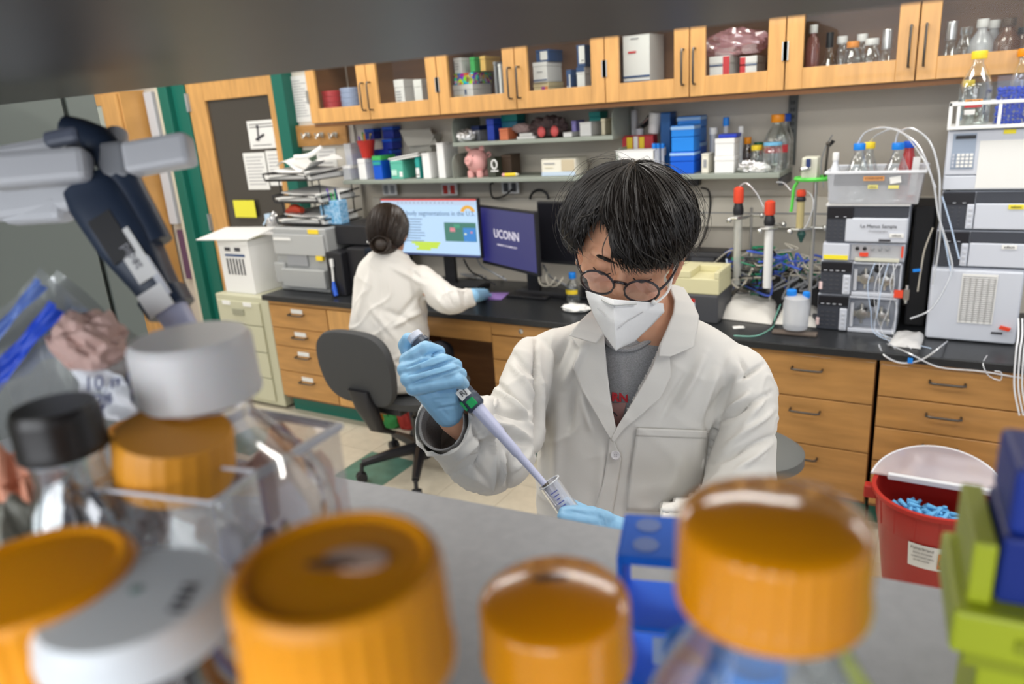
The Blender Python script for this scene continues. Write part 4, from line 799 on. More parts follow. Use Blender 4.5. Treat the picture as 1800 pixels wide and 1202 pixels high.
# ---------------------------------------------------------------- chromatography stacks
hb_ = mat('lc_body', (.50, .53, .60), .38); hl = mat('lc_light', (.58, .61, .68), .38); hd = mat('lc_dark', (.045, .05, .065), .42); hk = mat('lc_black', (.012, .012, .016), .3); pk = mat('pump_grey', (.42, .43, .46), .5)
LY = 3.10
def module(o, a, b, z0, z1, Y=LY, dep=.4, split=.34, kind='front', nx=4, ny=5, tname='front_panel'):
    h = z1-z0; w_ = b-a
    obj('module_case', MB().box(a, b, Y+.012, Y+dep, z0, z1), hb_, o, bev=.004)
    if kind == 'front':
        obj('key_panel', MB().box(a+.002, a+w_*split, Y, Y+.0115, z0+.004, z1-.003), hd, o, bev=.003); obj('display', MB().box(a+.004, a+w_*split-.002, Y-.003, Y-.0005, z0+h*.66, z1-.006), hk, o)
        for i in range(nx):
            for j in range(ny): obj('key', MB().box(a+w_*split*(.10+.22*i), a+w_*split*(.10+.22*i)+.008, Y-.002, Y, z0+h*(.12+.11*j), z0+h*(.12+.11*j)+.004), dgrey, o)
        for i in range(2): obj('indicator', MB().box(a+w_*split*(.35+.3*i), a+w_*split*(.35+.3*i)+.010, Y-.0045, Y-.003, z0+h*.70, z0+h*.715), lgrey, o)
    return h, w_
def ptex(s, c, size, m, o, name='lettering'): return text(s, c, size, m, o, name=name)
a, b = -.428, -.135; x0 = a; x1 = b
lz = [CT+.001, .908, 1.045, 1.118, 1.262]
s1_ = T('chromatography_stack', 'shorter stack of pale grey pump modules under the clear bin', 'instrument', ((a+b)/2, LY, ZC))
h, w_ = module(s1_, a+.006, b, lz[3]+.002, lz[4])
obj('upper_panel', MB().box(a+.006+w_*.345, b-.002, LY, LY+.0115, lz[4]-.042, lz[4]-.004), hd, s1_); obj('lower_panel', MB().box(a+.006+w_*.25, b-.002, LY-.004, LY+.0115, lz[3]+.005, lz[4]-.045), hl, s1_, bev=.006)
obj('top_lip', MB().box(a+.004, b+.002, LY-.002, LY+.4, lz[4]+.0005, lz[4]+.008), white, s1_)
obj('oval_badge', MB().lathe((b-.095, LY-.004, 1.178), [(.001, .0015), (.045, .001), (.045, 0)], 24, axis=(0, -1, 0)), mat('badge', (.62, .64, .66), .5), s1_) if 0 else None
ptex('Le Manus Sample', (b-.10, LY-.006, 1.186), .018, ink, s1_); ptex('chromatography', (b-.10, LY-.006, 1.168), .010, inkg, s1_); obj('sticker', MB().box(b-.06, b-.012, LY-.007, LY-.0045, 1.145, 1.16), paper, s1_); obj('name_strip', MB().box(b-.095, b-.055, LY-.007, LY-.0045, 1.128, 1.137), ink, s1_)
ptex('edison', (b-.036, LY-.008, 1.1525), .012, ink, s1_)
# degasser
module(s1_, a, b-.004, lz[2]+.002, lz[3], kind='none'); z0, z1 = lz[2]+.002, lz[3]
obj('white_door', MB().box(a+.001, a+.098, LY-.003, LY+.0115, z0+.003, z1-.003), hl, s1_, bev=.003); obj('yellow_label', MB().box(a+.006, a+.094, LY-.005, LY-.0035, z0+.006, z0+.023), mat('label_yellow', (.85, .72, .03), .5), s1_)
obj('port_recess', MB().box(a+.104, b-.012, LY+.006, LY+.0115, z0+.004, z1-.006), pk, s1_)
for i in range(5): obj('port', MB().lathe((a+.125+.026*i, LY+.006, z1-.02), [(.007, 0), (.007, .006), (.002, .007)], 12, axis=(0, -1, 0)), black if i < 2 else mgrey, s1_)
obj('red_tag', MB().box(a+.135, a+.165, LY-.006, LY+.002, z0+.022, z0+.036), rc_, s1_); obj('white_clip_rail', MB().box(a+.12, b-.02, LY-.008, LY+.004, z0+.004, z0+.016), mat('ivory', (.6, .6, .5), .5), s1_); obj('orange_mark', MB().box(b-.016, b-.009, LY+.002, LY+.008, z0+.02, z1-.008), rc_, s1_)
# two pumps
for k, (z0, z1, da) in enumerate(((lz[1]+.002, lz[2], -.004), (lz[0], lz[1], -.008))):
    aa, bb = a+da, b+da-.004; h = z1-z0
    obj('module_case', MB().box(aa, bb, LY+.06, LY+.4, z0, z1), hb_, s1_, bev=.003)
    obj('case_shell', MB().box(aa, aa+.118, LY+.012, LY+.06, z0, z1).box(aa+.118, bb, LY, LY+.06, z0, z0+.014).box(aa+.118, bb, LY, LY+.06, z1-.008, z1).box(bb-.006, bb, LY, LY+.06, z0, z1), hl, s1_, bev=.002)
    obj('key_panel', MB().box(aa+.002, aa+.116, LY, LY+.0115, z0+.003, z1-.003), hd, s1_, bev=.002); obj('display', MB().box(aa+.004, aa+.114, LY-.003, LY-.0005, z1-.042, z1-.006), hk, s1_)
    for i in range(4): obj('indicator', MB().box(aa+.014+.022*i, aa+.026+.022*i, LY-.0045, LY-.003, z1-.038, z1-.035), lgrey, s1_)
    for i in range(3):
        for j in range(4): obj('key', MB().box(aa+.014+.022*i, aa+.026+.022*i, LY-.002, LY, z0+.02+.018*j, z0+.024+.018*j), dgrey, s1_)
    obj('button_strip', MB().box(aa+.086, aa+.114, LY-.008, LY-.0005, z0+.004, z1-.052), hl, s1_, bev=.004)
    for j in range(4): obj('round_button', MB().lathe((aa+.10, LY-.008, z0+.018+.018*j), [(.006, 0), (.006, .002), (.001, .0025)], 12, axis=(0, -1, 0)), lgrey, s1_)
    obj('label', MB().box(aa-.001, aa+.011, LY-.004, LY-.0005, z0+.02, z0+.05), mat('pink_label', (.8, .6, .58), .5), s1_)
    for i, (xx, zz, rr) in enumerate(((aa+.165, z0+h*.50, .025), (aa+.235, z0+h*.46, .023))):
        obj('pump_head', MB().lathe((xx, LY+.06, zz), [(rr, 0), (rr, .045), (rr*.8, .055), (rr*.3, .057)], 18, axis=(0, -1, 0)).box(xx-rr*1.2, xx+rr*1.2, LY+.01, LY+.03, zz-rr*.45, zz+rr*.45).tube([(xx, LY+.015, zz-rr*1.6), (xx, LY+.015, zz+rr*1.7)], .006, 8), steel, s1_, smooth=True)
    obj('drain_knob', MB().lathe((aa+.205, LY+.06, z1-.03), [(.012, 0), (.012, .05), (.005, .052)], 16, axis=(0, -1, 0)), black, s1_, smooth=True)
    obj('side_rail', MB().box(aa+.122, aa+.135, LY+.01, LY+.03, z0+.018, z1-.03), lgrey, s1_, bev=.002)
    obj('valve', MB().tube([(bb-.03, LY+.02, z0+.03), (bb-.03, LY+.02, z1-.05)], .004).ball((bb-.03, LY+.02, z0+h*.35), .010, 8), steel, s1_)
o = tag(obj('red_flag', MB().box(b-.025, b+.005, LY-.055, LY-.052, .925, .955), rc_), 'red sticker flag on tubing at the lower pump', 'flag')
o = T('side_valve', 'small steel valve at the right of the pump stack', 'valve', (b+.02, LY-.03, .93)); obj('valve_body', MB().box(b+.006, b+.026, LY-.04, LY-.02, .915, .955).tube([(b+.016, LY-.03, .90), (b+.016, LY-.03, .97)], .005), steel, o)
# tall stack
TX0, TX1 = -.045, .245; s2_ = T('chromatography_stack', 'tall stack of pale grey instrument modules at the right edge', 'instrument', (.1, LY, ZC)); tz = [CT+.001, 1.045, 1.165, 1.31, 1.52]
zt_ = [PY(1700, 470, LY).z, PY(1715, 405, LY).z, PY(1725, 335, LY).z, PY(1725, 226, LY).z]; tz = [CT+.001]+zt_
obj('big_case', MB().box(TX0, TX1, LY+.004, LY+.45, tz[0], tz[1]-.002), hb_, s2_, bev=.008); obj('front_door', MB().box(TX0+.004, TX1-.004, LY-.012, LY+.002, tz[0]+.004, tz[1]-.008), hl, s2_, bev=.006)
ps = obj('taped_chart', MB().box(.055, .165, LY-.0145, LY-.0125, .835, 1.02), paper, s2_)
for i in range(22): obj('chart_row', MB().box(.058, .162, LY-.0155, LY-.0147, 1.010-.0078*i-.0014, 1.010-.0078*i+.001), inkg if i % 4 else mgrey, s2_) if i < 22 else None
for i in range(6): obj('chart_column', MB().box(.060+.019*i, .066+.019*i, LY-.0155, LY-.0147, .838, 1.005), mat('chart_grey', (.58, .58, .57), .8), s2_)
obj('name_strip', MB().box(.165, .20, LY-.0145, LY-.0125, .800, .808), ink, s2_); o = tag(obj('red_clip', MB().obox((.205, LY-.02, .826), (.016, 0, -.004), (0, .004, 0), (.003, 0, .006)), rc_), 'red clip on tubing at the lower right of the tall stack', 'clip')
for k in (1, 2):
    z0, z1 = tz[k]+.001, tz[k+1]-.002; aa = TX0+.004*k; bb = TX1+.06
    module(s2_, aa, bb, z0, z1, split=.30)
    obj('upper_panel', MB().box(aa+.107, bb-.002, LY, LY+.0115, z1-.040, z1-.004), hd, s2_); obj('lower_panel', MB().box(aa+.107, bb-.002, LY-.004, LY+.0115, z0+.004, z1-.043), hl, s2_, bev=.004)
    obj('button_strip', MB().box(aa+.082, aa+.104, LY-.007, LY-.0005, z0+.005, z1-.045), hl, s2_, bev=.004)
    for j in range(4): obj('round_button', MB().lathe((aa+.093, LY-.007, z0+.018+.019*j), [(.006, 0), (.006, .002), (.001, .0025)], 12, axis=(0, -1, 0)), lgrey, s2_)
    obj('sticker', MB().box(aa+.205, aa+.25, LY-.0065, LY-.0045, z1-.062, z1-.046), mat('label_yellow', (.85, .72, .03), .5) if k == 2 else paper, s2_); ptex('edison', (aa+.2275, LY-.0075, z1-.054), .012, ink, s2_)
z0, z1 = tz[3]+.001, tz[4]-.002; aa = TX0+.006; bb = TX1+.07
obj('controller_case', MB().box(aa, bb, LY+.004, LY+.42, z0, z1), hb_, s2_, bev=.006); obj('controller_front', MB().box(aa+.003, bb, LY-.006, LY+.0035, z0+.055, z1-.003), hl, s2_, bev=.003); obj('controller_door', MB().box(aa+.003, bb, LY-.006, LY+.0035, z0+.003, z0+.052), hl, s2_, bev=.003)
obj('keypad', MB().box(aa+.018, aa+.088, LY-.008, LY-.0062, z0+.075, z1-.012), mat('keypad_blue', (.30, .36, .46), .5), s2_); obj('display', MB().box(aa+.026, aa+.086, LY-.010, LY-.0082, z1-.030, z1-.018), hk, s2_)
for i in range(4):
    for j in range(4): obj('key', MB().box(aa+.035+.013*i, aa+.045+.013*i, LY-.011, LY-.0082, z0+.082+.0125*j, z0+.091+.0125*j), paper, s2_)
for j in range(4): obj('key', MB().box(aa+.021, aa+.028, LY-.011, LY-.0082, z0+.082+.0125*j, z0+.091+.0125*j), hb_, s2_)
obj('taped_sheet', MB().box(aa+.10, bb, LY-.0075, LY-.0062, z0+.008, z1-.038), paper, s2_); obj('sticker', MB().box(aa+.165, aa+.20, LY-.0085, LY-.0062, z1-.018, z1-.004), MATS['label_yellow'], s2_)
obj('foot', MB().box(aa+.012, aa+.026, LY-.004, LY+.02, z0-.0005, z0+.004), black, s2_)
# bottle tray on top of tall stack
ZT = tz[4]; bt = T('bottle_tray', 'white plastic railed tray on top of the tall stack', 'tray', (.13, LY+.1, ZT)); TX = aa-.004
obj('tray_floor', MB().box(TX, bb+.03, LY-.03, LY+.16, ZT, ZT+.012), white, bt, bev=.003)
ztop = PY(1720, 178, LY-.03).z
obj('tray_rail', MB().box(TX, bb+.03, LY-.03, LY-.02, ztop-.012, ztop).box(TX, bb+.03, LY+.15, LY+.16, ztop-.012, ztop).box(TX, TX+.01, LY-.03, LY+.16, ztop-.012, ztop), white, bt, bev=.002)
for x in (TX+.005, TX+.03, TX+.15, TX+.27):
    for y in (LY-.025, LY+.155): obj('tray_post', MB().box(x-.005, x+.005, y-.004, y+.004, ZT+.012, ztop-.012), white, bt)
zb = ZT+.0125; q = PY(1712, 210, LY+.05); ht = PY(1713, 90, LY+.05).z-zb
cor = mat('corrosive_orange', (.85, .38, .12), .5)
bb1 = bottle('solvent_bottle', 'large clear solvent bottle with yellow cap and CORROSIVE tape', 'bottle', (q.x-.005, LY+.05, zb), .050, ht, .024, .026, yellow, gclear, liquid=glass('water', (.93, .96, .95), .05, .02), lq=.7, sh=.58)
def bandlabel(o, cx, cy_, r, z, h, word, size, m, a0=-.62*PI-.2, a1=-.38*PI+.1, m2=None):
    n = 12; obj('warning_tape', MB().loft([[(cx+r*math.cos(t), cy_+r*math.sin(t), zz) for t in [a0+(a1-a0)*i/n for i in range(n+1)]] for zz in (z, z+h)], False, False), m, o)
    if m2: obj('red_tape', MB().loft([[(cx+r*math.cos(t), cy_+r*math.sin(t), zz) for t in [a0+(a1-a0)*i/n for i in range(n+1)]] for zz in (z-h*.9, z-.0005)], False, False), m2, o)
    for i, ch in enumerate(word):
        t = a0+(a1-a0)*(.12+.76*(i+.5)/len(word)); text(ch, (cx+(r+.0012)*math.cos(t), cy_+(r+.0012)*math.sin(t), z+h/2), size, ink, o, (-math.sin(t), math.cos(t), 0))
bandlabel(bb1, q.x-.005, LY+.05, .0512, zb+.072, .014, 'CORROSIVE', .011, cor, m2=redm)
obj('white_label', MB().box(q.x-.032, q.x+.0, LY-.0025, LY-.0012, zb+.036, zb+.052), paper, bb1)
q = PY(1690, 205, LY+.12); bottle('solvent_bottle', 'smaller clear bottle with yellow cap behind the CORROSIVE bottle', 'bottle', (q.x+.012, LY+.115, zb), .028, .15, .018, .022, yellow, gclear)
q = PY(1782, 205, LY+.13); qt = PY(1782, 87, LY+.13).z; bottle('solvent_bottle', 'clear bottle with orange cap behind the box of blue caps', 'bottle', (q.x+.01, LY+.112, zb), .036, qt-zb, .024, .026, orange, gclear)
x0, x1, z0, z1 = span(1750, 135, 1800, 215, LY+.01); cbx = T('cap_box', 'clear box filled with dark blue bottle caps on the tray', 'box', ((x0+x1)/2+.01, LY+.04, zb))
x1 = x0+.10; z1 = PY(1775, 132, LY+.01).z
obj('clear_box', MB().box(x0, x1, LY-.005, LY+.07, zb, zb+.002).box(x0, x0+.002, LY-.005, LY+.07, zb, z1).box(x1-.002, x1, LY-.005, LY+.07, zb, z1).box(x0, x1, LY-.005, LY-.003, zb, z1).box(x0, x1, LY+.068, LY+.07, zb, z1), glass('box_clear', (.95, .96, 1), .02, .05), cbx)
random.seed(5); capb = mat('cap_navy', (.008, .05, .42), .6); cap0 = None; k = 0
for iz in range(10):
    for ix in range(7):
        for iy in range(3):
            if iy and iz < 9: continue
            c = Vector((x0+.010+.0133*ix+random.uniform(-.002, .002), LY+.006+.024*iy, zb+.008+.0115*iz+random.uniform(-.002, .003)))
            if c.z > z1+.004: continue
            c.z = min(c.z, z1)
            ax = Vector((random.uniform(-1, 1), random.uniform(-1, 1), random.uniform(-1, 1)))
            tag(obj('bottle_cap', MB().lathe(c, [(.0065, -.0045), (.007, -.002), (.0068, .004), (.004, .005)], 8, axis=ax), capb), 'dark blue bottle cap heaped in the clear box on the tray', 'cap', 'blue caps in the clear box')
# clear bin with bottles on the short stack
BZ = lz[4]+.0085; x0, x1, z0, z1 = span(1452, 297, 1622, 372, LY-.02); bn = T('storage_bin', 'clear plastic bin with CORROSIVE tape on the pump stack', 'bin', ((x0+x1)/2, LY+.1, BZ)); z1 = PY(1538, 300, LY-.02).z
def taper(x0, x1, y0, y1, z0, z1, ins, t):
    def r(x0, x1, y0, y1, z): return [(x0, y0, z), (x1, y0, z), (x1, y1, z), (x0, y1, z)]
    return [r(x0+ins, x1-ins, y0+ins, y1-ins, z0), r(x0, x1, y0, y1, z1), r(x0+t, x1-t, y0+t, y1-t, z1), r(x0+ins+t, x1-ins-t, y0+ins+t, y1-ins-t, z0+t)]
obj('bin_body', MB().loft(taper(x0, x1, LY-.02, LY+.24, BZ, z1-.004, .012, .002)), glass('bin_plastic', (.93, .94, .96), .14, .15, .34, (.74, .76, .80)), bn)
obj('bin_rim', MB().box(x0-.008, x1+.008, LY-.03, LY-.018, z1-.010, z1).box(x0-.008, x1+.008, LY+.24, LY+.25, z1-.010, z1).box(x0-.008, x0, LY-.018, LY+.24, z1-.010, z1).box(x1, x1+.008, LY-.018, LY+.24, z1-.010, z1), mat('milky_white', (.70, .72, .76), .35), bn, bev=.002)
yf = LY-.0185; cx_ = (x0+x1)/2
obj('dark_strip', MB().box(x0+.03, x1-.04, yf-.001, yf, z1-.055, z1-.018), mat('strip_grey', (.13, .14, .17), .5), bn) if 0 else None
obj('warning_tape', MB().box(cx_-.035, cx_+.035, yf-.004, yf-.002, z1-.036, z1-.020), cor, bn); text('CORROSIVE', (cx_, yf-.005, z1-.028), .0115, ink, bn)
obj('dark_panel', MB().box(x0+.025, x1-.05, yf+.004, yf+.006, z1-.055, z1-.014), mat('strip_grey', (.16, .17, .20), .5), bn)
obj('yellow_label', MB().box(cx_-.018, cx_+.016, yf-.003, yf-.001, z1-.066, z1-.052), mat('pale_yellow', (.75, .68, .2), .5), bn); text('edison', (cx_-.001, yf-.004, z1-.059), .010, ink, bn); obj('yellow_label', MB().box(cx_+.05, cx_+.085, yf-.003, yf-.001, z1-.066, z1-.054), MATS['pale_yellow'], bn); obj('white_card', MB().obox((cx_+.072, yf-.004, z1-.034), (.018, 0, .003), (0, .001, 0), (-.002, 0, .012)), paper, bn)
for px, py, capm, body, l, r, Y in ((1508, 252, blue2, gclear, 'left blue capped solvent bottle in the clear bin', .044, LY+.04), (1525, 250, yellow, gclear, 'yellow capped bottle behind the left blue capped one in the bin', .036, LY+.15), (1575, 251, blue2, gclear, 'right blue capped solvent bottle in the clear bin', .044, LY+.04), (1595, 248, blue, gred, 'blue capped bottle of pink fluid at the back of the bin', .034, LY+.14)):
    q = PY(px, 300, Y); t = PY(px, py, Y).z; z_ = BZ+.003
    bottle('solvent_bottle', l, 'bottle', (q.x, Y, z_), r, t-z_, .021, .024, capm, body, sh=.55)
q = PY(1463, 300, LY+.06); z_ = BZ+.003; t = PY(1463, 268, LY+.06).z
bottle('white_squirt_bottle', 'white dispenser bottle at the left in the clear bin', 'bottle', (q.x+.01, LY+.06, z_), .02, t-z_, .012, .03, white, mat('milky_white', (.7, .72, .76), .35))
tag(obj('white_card', MB().obox((PY(1612, 280, LY+.1).x-.004, LY+.1, BZ+.09), (.012, 0, 0), (0, .002, 0), (.004, 0, .07)), white), 'white upright card at the right end of the clear bin', 'card')
tc_ = glass('tubing_clear', (.85, .88, .92), .25, .2, .55, (.78, .8, .84))
wire('clear tube arching from left blue cap over to the tall stack', [PY(1508, 252, LY+.04), PY(1522, 232, LY+.03), PY(1555, 224, LY), PY(1590, 236, LY-.02), PY(1618, 262, LY-.03), PY(1640, 320, LY-.04), PY(1650, 380, LY-.04), PY(1668, 440, LY-.04), PY(1672, 480, LY-.04), PY(1640, 540, LY-.05), PY(1600, 560, LY-.05)], .0035)
wire('clear tube arching from the right blue cap to the tall stack', [PY(1574, 251, LY+.04), PY(1580, 232, LY+.03), PY(1605, 226, LY), PY(1635, 250, LY-.02), PY(1650, 300, LY-.03), PY(1652, 350, LY-.04), PY(1652, 420, LY-.03), PY(1640, 500, LY-.03)], .0035)
wire('clear tube leaving the yellow cap in the bin', [PY(1526, 252, LY+.15), PY(1545, 235, LY+.1), PY(1580, 228, LY+.05), PY(1620, 275, LY-.03), PY(1645, 330, LY-.04)], .003)
random.seed(21); bw = mat('tube_bluewhite', (.5, .62, .8), .3)
for i in range(6):
    x = 1538+8*i; p = [PY(x, 462, LY-.01), PY(x-6+random.uniform(-10, 10), 500, LY-.04), PY(x-12+random.uniform(-12, 12), 545, LY-.05), PY(x-10+random.uniform(-10, 20), 585, LY-.05), PZ(x+15+random.uniform(0, 60), 606+random.uniform(-4, 10), CT+.006)]
    w1 = wire('thin clear tube hanging over the pump fronts', p, .0015, bw if i % 3 == 0 else tc_); w1['group'] = 'thin tubes over the pumps'
wire('long clear tube looping below the counter edge', [PZ(1545, 606, CT+.006), PY(1555, 625, 2.865), PY(1585, 638, 2.862), PY(1620, 632, 2.862), PY(1650, 612, 2.866), PZ(1665, 600, CT+.004)], .0035)
wire('blue tinted loop of tubing at the counter edge', [PZ(1560, 604, CT+.006), PY(1600, 622, 2.866), PY(1650, 645, 2.862), PY(1720, 652, 2.862), PY(1770, 660, 2.862), PY(1800, 665, 2.862)], .003)
wire('thin curl of tubing hanging under the tall stack', [PZ(1735, 625, CT+.004), PY(1728, 640, 2.866), PY(1738, 660, 2.862), PY(1758, 668, 2.862), PY(1760, 655, 2.862), PY(1748, 652, 2.862)], .0022)
wire('blue tube slanting across the tall stack', [PY(1656, 345, LY-.02), PY(1672, 400, LY-.02), PY(1686, 455, LY-.02)], .003, bw)
wire('second blue tube slanting across the tall stack', [PY(1652, 385, LY-.022), PY(1662, 430, LY-.022), PY(1672, 480, LY-.022)], .003, bw)
for i in range(4): wire('grey tubing dropping beside the tall stack at the right edge', [PY(1790+7*i, 560, 3.0), PY(1790+7*i, 590, 2.9), PY(1786+7*i, 620, 2.856), PY(1783+7*i, 680, 2.852), PY(1792+7*i, 730, 2.852)], .003, mat('milky_white', (.7, .72, .76), .35))['group'] = 'tubes dropping at the right edge'
o = tag(obj('blue_clip', MB().box(PY(1597, 619, 2.86).x, PY(1606, 619, 2.86).x, 2.852, 2.862, .735, .752), blue2), 'small blue clip on the tube at the counter edge', 'clip')
# dark gap things
tag(obj('dark_case', MB().box(-.125, -.055, 3.25, 3.5, ZC, 1.24), blackm, bev=.006), 'dark case standing in the gap between the two stacks', 'case')
wire('white tube with blue clip hanging in the dark gap', [PY(1640, 400, 3.12), PY(1625, 440, 3.12), PY(1618, 480, 3.12), PY(1613, 512, 3.12)], .003, MATS['beige_cable'])
tag(obj('blue_clip', MB().obox(PY(1611, 475, 3.11), (.012, 0, .002), (0, .004, 0), (-.001, 0, .005)), blue2), 'small blue clip in the dark gap between the stacks', 'clip')
towel('grey plastic sheet bundled between the two stacks', [(1575, 585), (1625, 590), (1618, 614), (1560, 608)], .02, 9, mat('sheet_grey', (.5, .5, .5), .4), 'plastic_sheet')
# ================================================================ CHAIR, BUCKET, STOOL
def ell_ring(c, A, B, n=40, e=2.0):
    c, A, B = Vector(c), Vector(A), Vector(B); o = []
    for j in range(n):
        t = 2*PI*j/n; ct, st = math.cos(t), math.sin(t); o.append(c+A*(abs(ct)**(2/e)*(1 if ct >= 0 else -1))+B*(abs(st)**(2/e)*(1 if st >= 0 else -1)))
    return o
ch = T('office_chair', 'dark grey office chair on castors under the seated woman', 'chair', (-2.30, 2.60, 0)); fab = mat('chair_fabric', (.045, .047, .05), .75, bump=.2, bscale=400)
tl, tr_, br, bl = PY(566, 600, 2.36), PY(690, 600, 2.34), PY(700, 695, 2.36), PY(586, 685, 2.38)
cB = (tl+tr_+br+bl)/4; RB = Vector((1, -.06, 0)).normalized(); UB_ = Vector((.0, -.10, 1)).normalized(); NB = RB.cross(UB_)
rings = []
for t, k in ((-.030, .93), (-.026, 1), (-.005, 1.03), (.012, 1), (.022, .9)):
    rg = []
    for p in ell_ring((0, 0, 0), (.228*k, 0, 0), (0, .178*k, 0), 56, 3.4):
        x, z = p.x, p.y; x *= (1-.10*(-z/.178) if z < 0 else 1.0)
        rg.append(cB+RB*x+UB_*z-NB*(t-.35*x*x))
    rings.append(rg)
obj('backrest', MB().loft(rings), fab, ch, smooth=True)
sx, sy0 = -2.16, 2.60; sz = .475
obj('seat', MB().loft([ell_ring((sx, sy0, sz-.05), (.20, 0, 0), (0, .19, 0), 48, 3), ell_ring((sx, sy0, sz-.045), (.235, 0, 0), (0, .225, 0), 48, 3), ell_ring((sx, sy0, sz-.01), (.245, 0, 0), (0, .235, 0), 48, 3), ell_ring((sx, sy0, sz), (.22, 0, 0), (0, .21, 0), 48, 3)]), fab, ch, smooth=True)
obj('back_support', MB().loft([ell_ring(cB+Vector((-.0, -.03, -.10)), (.06, 0, 0), (0, .02, 0), 16, 4), ell_ring((-2.235, 2.33, .44), (.055, 0, 0), (0, .03, 0), 16, 4), ell_ring((-2.22, 2.37, .32), (.03, 0, 0), (0, .03, 0), 16, 4), ell_ring((-2.21, 2.45, .27), (.02, 0, 0), (0, .02, 0), 16, 4)]), black, ch, smooth=True)
obj('seat_bracket', MB().box(-2.24, -2.10, 2.40, 2.66, .385, .424), black, ch, bev=.01)
hx, hy = -2.18, 2.62
obj('gas_column', MB().lathe((hx, hy, .07), [(.045, 0), (.045, .04), (.032, .05), (.032, .22), (.020, .23), (.020, .33)], 20), black, ch, smooth=True)
for i in range(5):
    a = 2*PI*i/5-2.28+.0; d = Vector((math.cos(a), math.sin(a), 0)); e = Vector((hx, hy, .10))+d*.30
    lg = obj('leg', MB().tube([Vector((hx, hy, .125))+d*.02, Vector((hx, hy, .12))+d*.15, e], [.030, .026, .018], 8), black, ch, smooth=True)
    s_ = Vector((-d.y, d.x, 0)); c = Vector((e.x, e.y, .028))+d*.01
    obj('castor', MB().lathe(c+s_*.004, [(.006, 0), (.026, 0), (.028, .006), (.026, .018), (.01, .02)], 16, axis=s_).lathe(c-s_*.004, [(.006, 0), (.026, 0), (.028, .006), (.026, .018), (.01, .02)], 16, axis=-s_).tube([(c.x, c.y, .04), (e.x, e.y, .10)], .01), black, lg, smooth=True)
# clutter under the desk
random.seed(9)
for i, (px, py, mm, l) in enumerate(((660, 715, orange, 'orange bag on the floor under the desk'), (700, 705, green, 'dark green bundle on the floor under the desk'), (722, 712, red, 'red bundle on the floor under the desk'), (680, 728, mat('teal_blue', (.03, .22, .32), .45), 'blue bundle on the floor under the desk'), (740, 735, blackm, 'black bag on the floor under the desk'))):
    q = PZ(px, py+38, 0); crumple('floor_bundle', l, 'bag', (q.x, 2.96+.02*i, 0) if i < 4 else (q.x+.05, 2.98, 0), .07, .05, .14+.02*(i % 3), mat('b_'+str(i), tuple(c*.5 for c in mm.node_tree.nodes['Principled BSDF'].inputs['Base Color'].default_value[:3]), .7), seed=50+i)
# red sharps bucket
kx, ky = .046, 2.56; bk_ = T('waste_bucket', 'round red sharps bucket with hinged clear lid in front of the drawers', 'bucket', (kx, ky, 0)); bred = mat('bucket_red', (.42, .025, .02), .32, sss=.05)
H_ = .40; r0, r1 = .135, .188
obj('bucket_body', MB().lathe((kx, ky, 0), [(r0*.96, 0), (r0, .01), (r0+(r1-r0)*.70, H_*.70), (r0+(r1-r0)*.73, H_*.705), (r1-.006, H_*.96), (r1+.008, H_*.965), (r1+.008, H_), (r1-.006, H_), (r1-.02, H_*.7), (r0-.008, .012)], 64), bred, bk_, smooth=True)
for i in range(16):
    a = 2*PI*i/16+.1; ra, rb = r0+(r1-r0)*.72, r1-.006
    obj('rib', MB().tube([(kx+ra*math.cos(a), ky+ra*math.sin(a), H_*.71), (kx+rb*math.cos(a), ky+rb*math.sin(a), H_*.955)], .0022, 4), bred, bk_)
for s in (PI,): obj('handle_lug', MB().box(kx-r1-.03, kx-r1+.01, ky-.02, ky+.02, H_*.84, H_*.95), bred, bk_, bev=.004)
def arcpatch(cx, cy__, r, z0, z1, a0, a1, m, o, name, slope=0):
    n = 10; return obj(name, MB().loft([[(cx+(r+slope*zz)*math.cos(t), cy__+(r+slope*zz)*math.sin(t), zz) for t in [a0+(a1-a0)*i/n for i in range(n+1)]] for zz in (z0, z1)], False, False), m, o)
sl = (r1-r0)/H_; ra = math.radians(-112); rb = math.radians(-66); 
arcpatch(kx, ky, r0+.0035, .195, .285, ra, rb, paper, bk_, 'white_label', sl)
am = rb-(rb-ra)*.18
arcpatch(kx, ky, r0+.005, .205, .265, rb-(rb-ra)*.36, rb-(rb-ra)*.04, mat('biohazard_orange', (.85, .14, .02), .5), bk_, 'orange_label', sl)
t = rb-(rb-ra)*.20; nb = Vector((math.cos(t), math.sin(t), 0)); tb_ = Vector((-math.sin(t), math.cos(t), 0)); cbz = Vector((kx, ky, .235))+nb*(r0+.0065+sl*.235)
mb = MB()
for k in range(3):
    a = PI/2+2*PI*k/3; c = cbz+tb_*.009*math.cos(a)+Vector((0, 0, .009*math.sin(a)))
    mb.tube([c+(tb_*math.cos(u)+Vector((0, 0, math.sin(u))))*.010 for u in [a-2.3+4.6*i/10 for i in range(11)]], .0014, 5)
mb.tube([cbz+(tb_*math.cos(u)+Vector((0, 0, math.sin(u))))*.008 for u in [2*PI*i/12 for i in range(13)]], .001, 5)
obj('biohazard_symbol', mb, ink, bk_)
for i, (s, z, a) in enumerate((('BIOHAZARD', .210, .20), ('Fisherbrand', .272, .70), ('Sharps Container', .255, .68), ('contaminated waste', .240, .68), ('do not overfill', .226, .7))):
    t = rb-(rb-ra)*a; n_ = Vector((math.cos(t), math.sin(t), 0)); text(s, Vector((kx, ky, z))+n_*(r0+.0075+sl*z), .007 if i == 0 else (.014 if i == 1 else .008), ink, bk_, (-n_.y, n_.x, 0))
